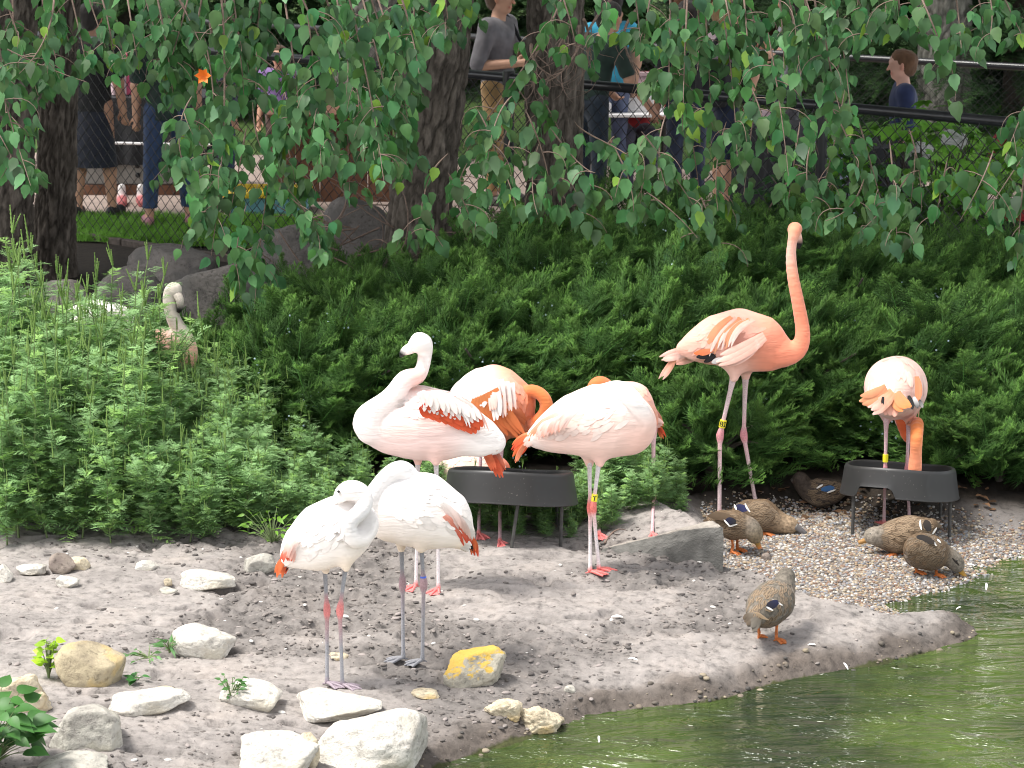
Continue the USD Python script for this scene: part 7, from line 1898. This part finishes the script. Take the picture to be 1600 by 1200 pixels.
for k, (H, sp, lf) in enumerate([(0.72, True, 1.0), (0.8, True, 1.0), (0.64, True, 1.1), (0.45, True, 1.1), (0.34, False, 1.2), (0.4, False, 1.1)]):
    st, lv, sp_ = ragweed(50 + k, H, sp, lf)
    pth = f"/World/ragweed_forms/form_{k:03d}"
    UsdGeom.Xform.Define(stage, pth)
    put(pth + "/stem", st[0], st[1], "stem_green")
    m = put(pth + "/foliage", lv[0], lv[1], "weed_leaf", True, lv[2]); data(m.GetPrim(), kind="stuff")
    if sp_:
        m = put(pth + "/flower_spikes", sp_[0], sp_[1], "weed_leaf", True, sp_[2]); data(m.GetPrim(), kind="stuff")
    protos.append((pth, H))
def weed(name, form, pos, scale, label, cat, group):
    pth = numbered("/World", name)
    x = UsdGeom.Xform.Define(stage, pth)
    x.AddTranslateOp().Set(Gf.Vec3d(*map(float, pos))); x.AddRotateZOp().Set(float(rng.uniform(0, 360))); x.AddScaleOp().Set(Gf.Vec3f(float(scale)))
    x.GetPrim().GetReferences().AddInternalReference(protos[form][0]); x.GetPrim().SetInstanceable(True)
    data(x.GetPrim(), label, cat, group)
# outline of the weed bed: baseline (front) and height along the picture
def weed_top(px, Y):
    return np.interp(px, [-60, 60, 110, 140, 200, 240, 262, 300, 330, 400, 450, 520, 600], [1.18, 1.18, 1.1, 0.98, 1.14, 0.96, 0.7, 0.68, 0.68, 0.6, 0.46, 0.36, 0.26])
cnt = 0
for Y in np.arange(13.25, 15.1, 0.16):
    for px in np.arange(-40, 610, 38 if Y < 14 else 46):
        pxx, YY = px + rng.normal(0, 12), Y + rng.normal(0, 0.06)
        front = np.interp(pxx, [-60, 330, 420, 500, 620], [13.28, 13.32, 13.55, 13.75, 13.95])
        if YY < front or (pxx > 330 and YY > 14.9) or (pxx > 480 and YY > 14.6):
            continue
        x = P(pxx, 700, YY)[0]
        hmax = weed_top(pxx, YY) * np.interp(YY - front, [0, 0.35, 0.8, 1.4], [0.55, 0.74, 0.9, 1.0])
        form = rng.integers(0, 3) if hmax > 0.5 else rng.integers(3, 6)
        weed("ragweed", form, (x, YY, height(x, YY) - 0.01), hmax / (protos[form][1] + 0.08) * rng.uniform(0.9, 1.1), "feathery green ragweed plant in the tall bed at the left", "ragweed", "ragweed plants of the tall bed at the left")
        cnt += 1
for Y in np.arange(13.5, 14.45, 0.13):
    for px in np.arange(690, 1070, 30):
        pxx, YY = px + rng.normal(0, 9), Y + rng.normal(0, 0.04)
        front = np.interp(pxx, [690, 760, 900, 960, 1070], [13.62, 13.55, 13.5, 13.55, 14.0])
        if YY < front or (700 < pxx < 900 and YY > 14.05):
            continue
        x = P(pxx, 800, YY)[0]
        hm = np.interp(pxx, [690, 800, 900, 960, 1030, 1070], [0.26, 0.24, 0.2, 0.32, 0.3, 0.18]) * np.interp(YY - front, [0, 0.4], [0.6, 1.0])
        form = rng.integers(3, 6)
        weed("low_ragweed", form, (x, YY, height(x, YY) - 0.01), hm / (protos[form][1] + 0.02) * rng.uniform(0.9, 1.1), "low bright green ragweed around the near tub and the concrete block", "ragweed", "low ragweed plants around the near tub")
print("ragweed", cnt)

# ------------------------------------------------------------------ small plants on the mud and the bush in the corner
def leafy(name, label, cat, at, n, H, spread, L, col, fold=0.25, W=0.6, up=0.6):
    t = Thing(name, label, cat, at)
    at = np.asarray(at, float)
    stems = []
    for k in range(n):
        a = rng.uniform(0, 6.28); r = spread * math.sqrt(rng.random()); h = H * rng.uniform(0.3, 1)
        p = at + [math.cos(a) * r, math.sin(a) * r, h]
        stems.append(tube(spline(np.array([at, at * 0.5 + p * 0.5 + [0, 0, 0.1 * H], p]), 6), np.linspace(0.003, 0.0012, 6), 4))
        d = np.array([math.cos(a), math.sin(a), up + rng.normal(0, 0.3) - 0.5]); d /= np.linalg.norm(d)
        nf = np.array([0, -0.4, 1.0]) + rng.normal(0, 0.25, 3); nf -= d * (nf @ d); nf /= np.linalg.norm(nf); x = _cross(d, nf)
        v, f = leaf_shape(L * rng.uniform(0.7, 1.2), fold, 0.25, 0.0, W)
        t.part("leaf", (p + v[:, :1] * x + v[:, 1:2] * d + v[:, 2:3] * nf, f), "leaf", True, np.array(col) * rng.uniform(0.75, 1.3))
    t.part("stems", join(*stems), "stem_green", kind="stuff")
g = G(4, 1212)
leafy("glossy_bush", "glossy dark green bush with broad leaves in the bottom left corner", "bush", g + [-0.06, 0.0, 0.0], 120, 0.30, 0.2, 0.085, (0.05, 0.15, 0.03), W=0.75)
leafy("seedling", "yellow green seedling growing beside the smooth tan boulder", "plant", G(76, 1062), 26, 0.17, 0.035, 0.05, (0.3, 0.5, 0.03), W=0.9)
leafy("weed", "small green weed in front of the white rock with the broad top", "plant", G(362, 1100), 30, 0.12, 0.06, 0.03, (0.06, 0.15, 0.04))
leafy("weed", "little green weed behind the flat white slab", "plant", G(212, 1066), 10, 0.04, 0.03, 0.05, (0.05, 0.16, 0.04))
leafy("weed", "grass tuft at the left foot of the rounded white limestone", "plant", G(265, 1020), 22, 0.07, 0.03, 0.06, (0.06, 0.16, 0.04), W=0.2)
leafy("weed", "thin creeping weed on the mud right of the tan boulder", "plant", G(232, 1028), 18, 0.03, 0.09, 0.035, (0.09, 0.2, 0.06), W=0.4)
leafy("weed", "bright yellow green shoots at the ragweed's right foot", "plant", G(425, 852), 40, 0.16, 0.14, 0.05, (0.13, 0.27, 0.03), W=0.4)
# shrubs with palmate leaves by the fence at the right
def palm_leaf():
    ms = []
    for a, l in ((-1.2, 0.55), (-0.6, 0.85), (0, 1.0), (0.6, 0.85), (1.2, 0.55)):
        v, f = leaf_shape(l, 0.2, 0.2, 0.03, 0.55)
        c, s = math.cos(a), math.sin(a)
        ms.append((np.c_[v[:, 0] * c + v[:, 1] * s, v[:, 1] * c - v[:, 0] * s, v[:, 2]], f))
    return join(*ms)
PALM = palm_leaf()
def shrub(label, c, R, n, L, col, flatness=0.25):
    t = Thing("broadleaf_shrub", label, "shrub", (c[0], c[1], 0))
    c = np.asarray(c, float); st = []
    rest = []
    for k in range(n):
        u = rng.normal(size=3); u /= np.linalg.norm(u); p = c + u * R * rng.uniform(0.5, 1.0)
        if p[2] < 0.15: continue
        if k % 4 == 0:
            b = np.array([c[0] + rng.normal(0, 0.06), c[1] + rng.normal(0, 0.06), 0])
            st.append(tube(spline(np.array([b, (b + p) / 2 + [0, 0, 0.12], p]), 8), np.linspace(0.011, 0.003, 8), 5))
        d = np.r_[u[:2], -0.1 + rng.normal(0, 0.2)]; d /= np.linalg.norm(d)
        nf = np.array([0, -flatness, 1.0]) + rng.normal(0, 0.2, 3); nf -= d * (nf @ d); nf /= np.linalg.norm(nf); x = _cross(d, nf)
        v, f = PALM; l = L * rng.uniform(0.7, 1.2)
        rest.append((p + l * (v[:, :1] * x + v[:, 1:2] * d + v[:, 2:3] * nf), f, np.array(col) * rng.uniform(0.7, 1.3)))
    t.part("stems", join(*st), "dead_wood", kind="stuff")
    for v, f, cl in rest[:300]:
        t.part("leaf", (v, f), "leaf", True, cl)
    if rest[300:]:
        v, f, cl = joinc(rest[300:])
        t.part("foliage", (v, f), "leaf", True, cl, kind="stuff")
shrub("bright green broad-leaved shrub behind the fence rail at the right, white paper caught in it", P(1450, 250, 19.1) * [1, 1, 1], np.array([0.85, 0.5, 0.4]), 260, 0.13, (0.14, 0.34, 0.035))
shrub("lower broad-leaved shrub with tiered leaves left of the stroller", P(1470, 345, 18.6), np.array([0.45, 0.4, 0.36]), 150, 0.12, (0.1, 0.27, 0.03))
shrub("dark broad-leaved shrub under the right-hand birch sprays", P(1320, 300, 18.9), np.array([0.6, 0.4, 0.4]), 170, 0.11, (0.04, 0.12, 0.03))

# spruces far behind
def spruce(label, px, Y, H, R, n):
    cx = P(px, 100, Y)[0]
    t = Thing("spruce_tree", label, "tree", (cx, Y, 0))
    t.part("trunk", tube([[cx, Y, -0.1], [cx, Y, H]], [0.16, 0.02], 10), "dead_wood")
    z = rng.uniform(0.15, H, n); a = rng.uniform(0, 6.28, n); r = R * (1 - z / H) * rng.uniform(0.45, 1.0, n)
    p = np.stack([np.cos(a) * r, np.sin(a) * r, z - 0.25 * r], 1)
    d = np.stack([np.cos(a), np.sin(a), np.full(n, -0.25)], 1) + rng.normal(0, 0.2, (n, 3))
    instancer(t.path + "/crown", [(s[0], s[1], "needle_dark", s[2] * [0.55, 0.6, 0.8]) for s in SPR], p, quat_from(frames(d, np.array([0, 0, 1.0]) + 0 * d, rng.normal(0, 0.3, n))), rng.uniform(1.2, 2.0, n)[:, None] * np.ones(3), rng.integers(0, 4, n))
painted("needle_dark", rough=0.6, var=(0.6, 1.2), scale=3.0)
spruce("dark spruce standing behind the far fence at the right edge", 1590, 30.5, 7.0, 2.3, 2600)
spruce("dark spruce behind the far fence left of the pale grey trunk", 1345, 33.0, 7.0, 2.2, 2200)
spruce("dark spruce behind the black table far at the left", 200, 32.0, 7.0, 2.4, 2200)
spruce("dark spruce far behind the wooden stand", 430, 34.0, 7.0, 2.4, 2000)
spruce("dark spruce far behind the man with the camera", 730, 34.5, 7.0, 2.4, 2000)
spruce("dark spruce far behind the turquoise top", 980, 35.5, 7.0, 2.4, 2000)
spruce("dark spruce far at the left edge behind the trunks", -10, 33.0, 7.0, 2.3, 2000)

# ------------------------------------------------------------------ odds and ends
def loose_feather(label, px, py, L, on_water=False, yaw=0.0, stand=0.0):
    p = Pz(px, py, WATER + 0.004) if on_water else G(px, py) + [0, 0, 0.012]
    d = np.array([math.cos(yaw), math.sin(yaw), stand]); d /= np.linalg.norm(d)
    L *= 0.75
    v, f, t, nr = quill(p, p + d * L, L * 0.3, np.array([0, 0, L * 0.12]), np.array([0.1, -0.3, 1.0]), 8, 0.7)
    single("loose_feather", (v, f), "feather", label, "feather", col=np.array([0.8, 0.78, 0.75]))
loose_feather("white feather lying flat on the bare mud below the lone duck's left", 982, 1033, 0.06, yaw=-0.6)
loose_feather("white feather standing in the water near the diving duck's bill", 1541, 922, 0.05, True, 1.4, 1.2)
loose_feather("white feather floating in the small inlet by the gravel", 1494, 952, 0.035, True, 0.3, 0.4)
loose_feather("white feather at the waterline below the spit", 1325, 1046, 0.05, True, 2.2, 0.8)
loose_feather("white feather at the waterline right of the largest white rock", 680, 1183, 0.04, True, 1.0, 0.9)
loose_feather("white feather at the waterline below the craggy cream rock", 936, 1160, 0.04, True, 1.6, 1.0)
loose_feather("white feather by the right-hand hind foot of the lone duck", 1262, 1012, 0.05, yaw=0.2)
loose_feather("thin white feather on the mud above the lichen rock, toward the right", 955, 968, 0.07, yaw=-0.1)
loose_feather("white feather by the diving duck's beak on the shore", 1512, 886, 0.05, yaw=-0.5)
loose_feather("pale feather behind the far duck under the tub", 1466, 826, 0.05, yaw=0.6, stand=0.2)
# twigs on the ground by the low ragweed
for lb, a, b in (("curved bare twig in the low ragweed under the near tub", (815, 815), (870, 832)), ("reddish dead twig at the edge of the low ragweed by the block", (945, 858), (978, 838))):
    p, q = G(*a) + [0, 0, 0.03], G(*b) + [0, 0, 0.03]
    single("dead_twig", tube(spline(np.array([p, (p + q) / 2 + [0, 0, 0.03], q]), 10), np.linspace(0.006, 0.002, 10), 6), "twig", lb, "twig")
# fallen leaves in the shade under the junipers
ms = []
for k in range(70):
    g = G(rng.uniform(1190, 1560), rng.uniform(755, 815))
    v, f = LEAFS[k % 5]; a = rng.uniform(0, 6.28); L = rng.uniform(0.03, 0.06)
    x, d = np.array([math.cos(a), math.sin(a), 0.1]), np.array([-math.sin(a), math.cos(a), 0.15])
    ms.append((g + [0, 0, 0.012] + L * (v[:, :1] * x + v[:, 1:2] * d + v[:, 2:3] * np.array([0, 0, 1])), f, np.array([0.16, 0.09, 0.05]) * rng.uniform(0.4, 1.6)))
v, f, c = joinc(ms)
single("fallen_leaves", (v, f), "leaf", "brown fallen leaves in the shade between the far tub and the junipers", "fallen leaves", kind="stuff", col=c)
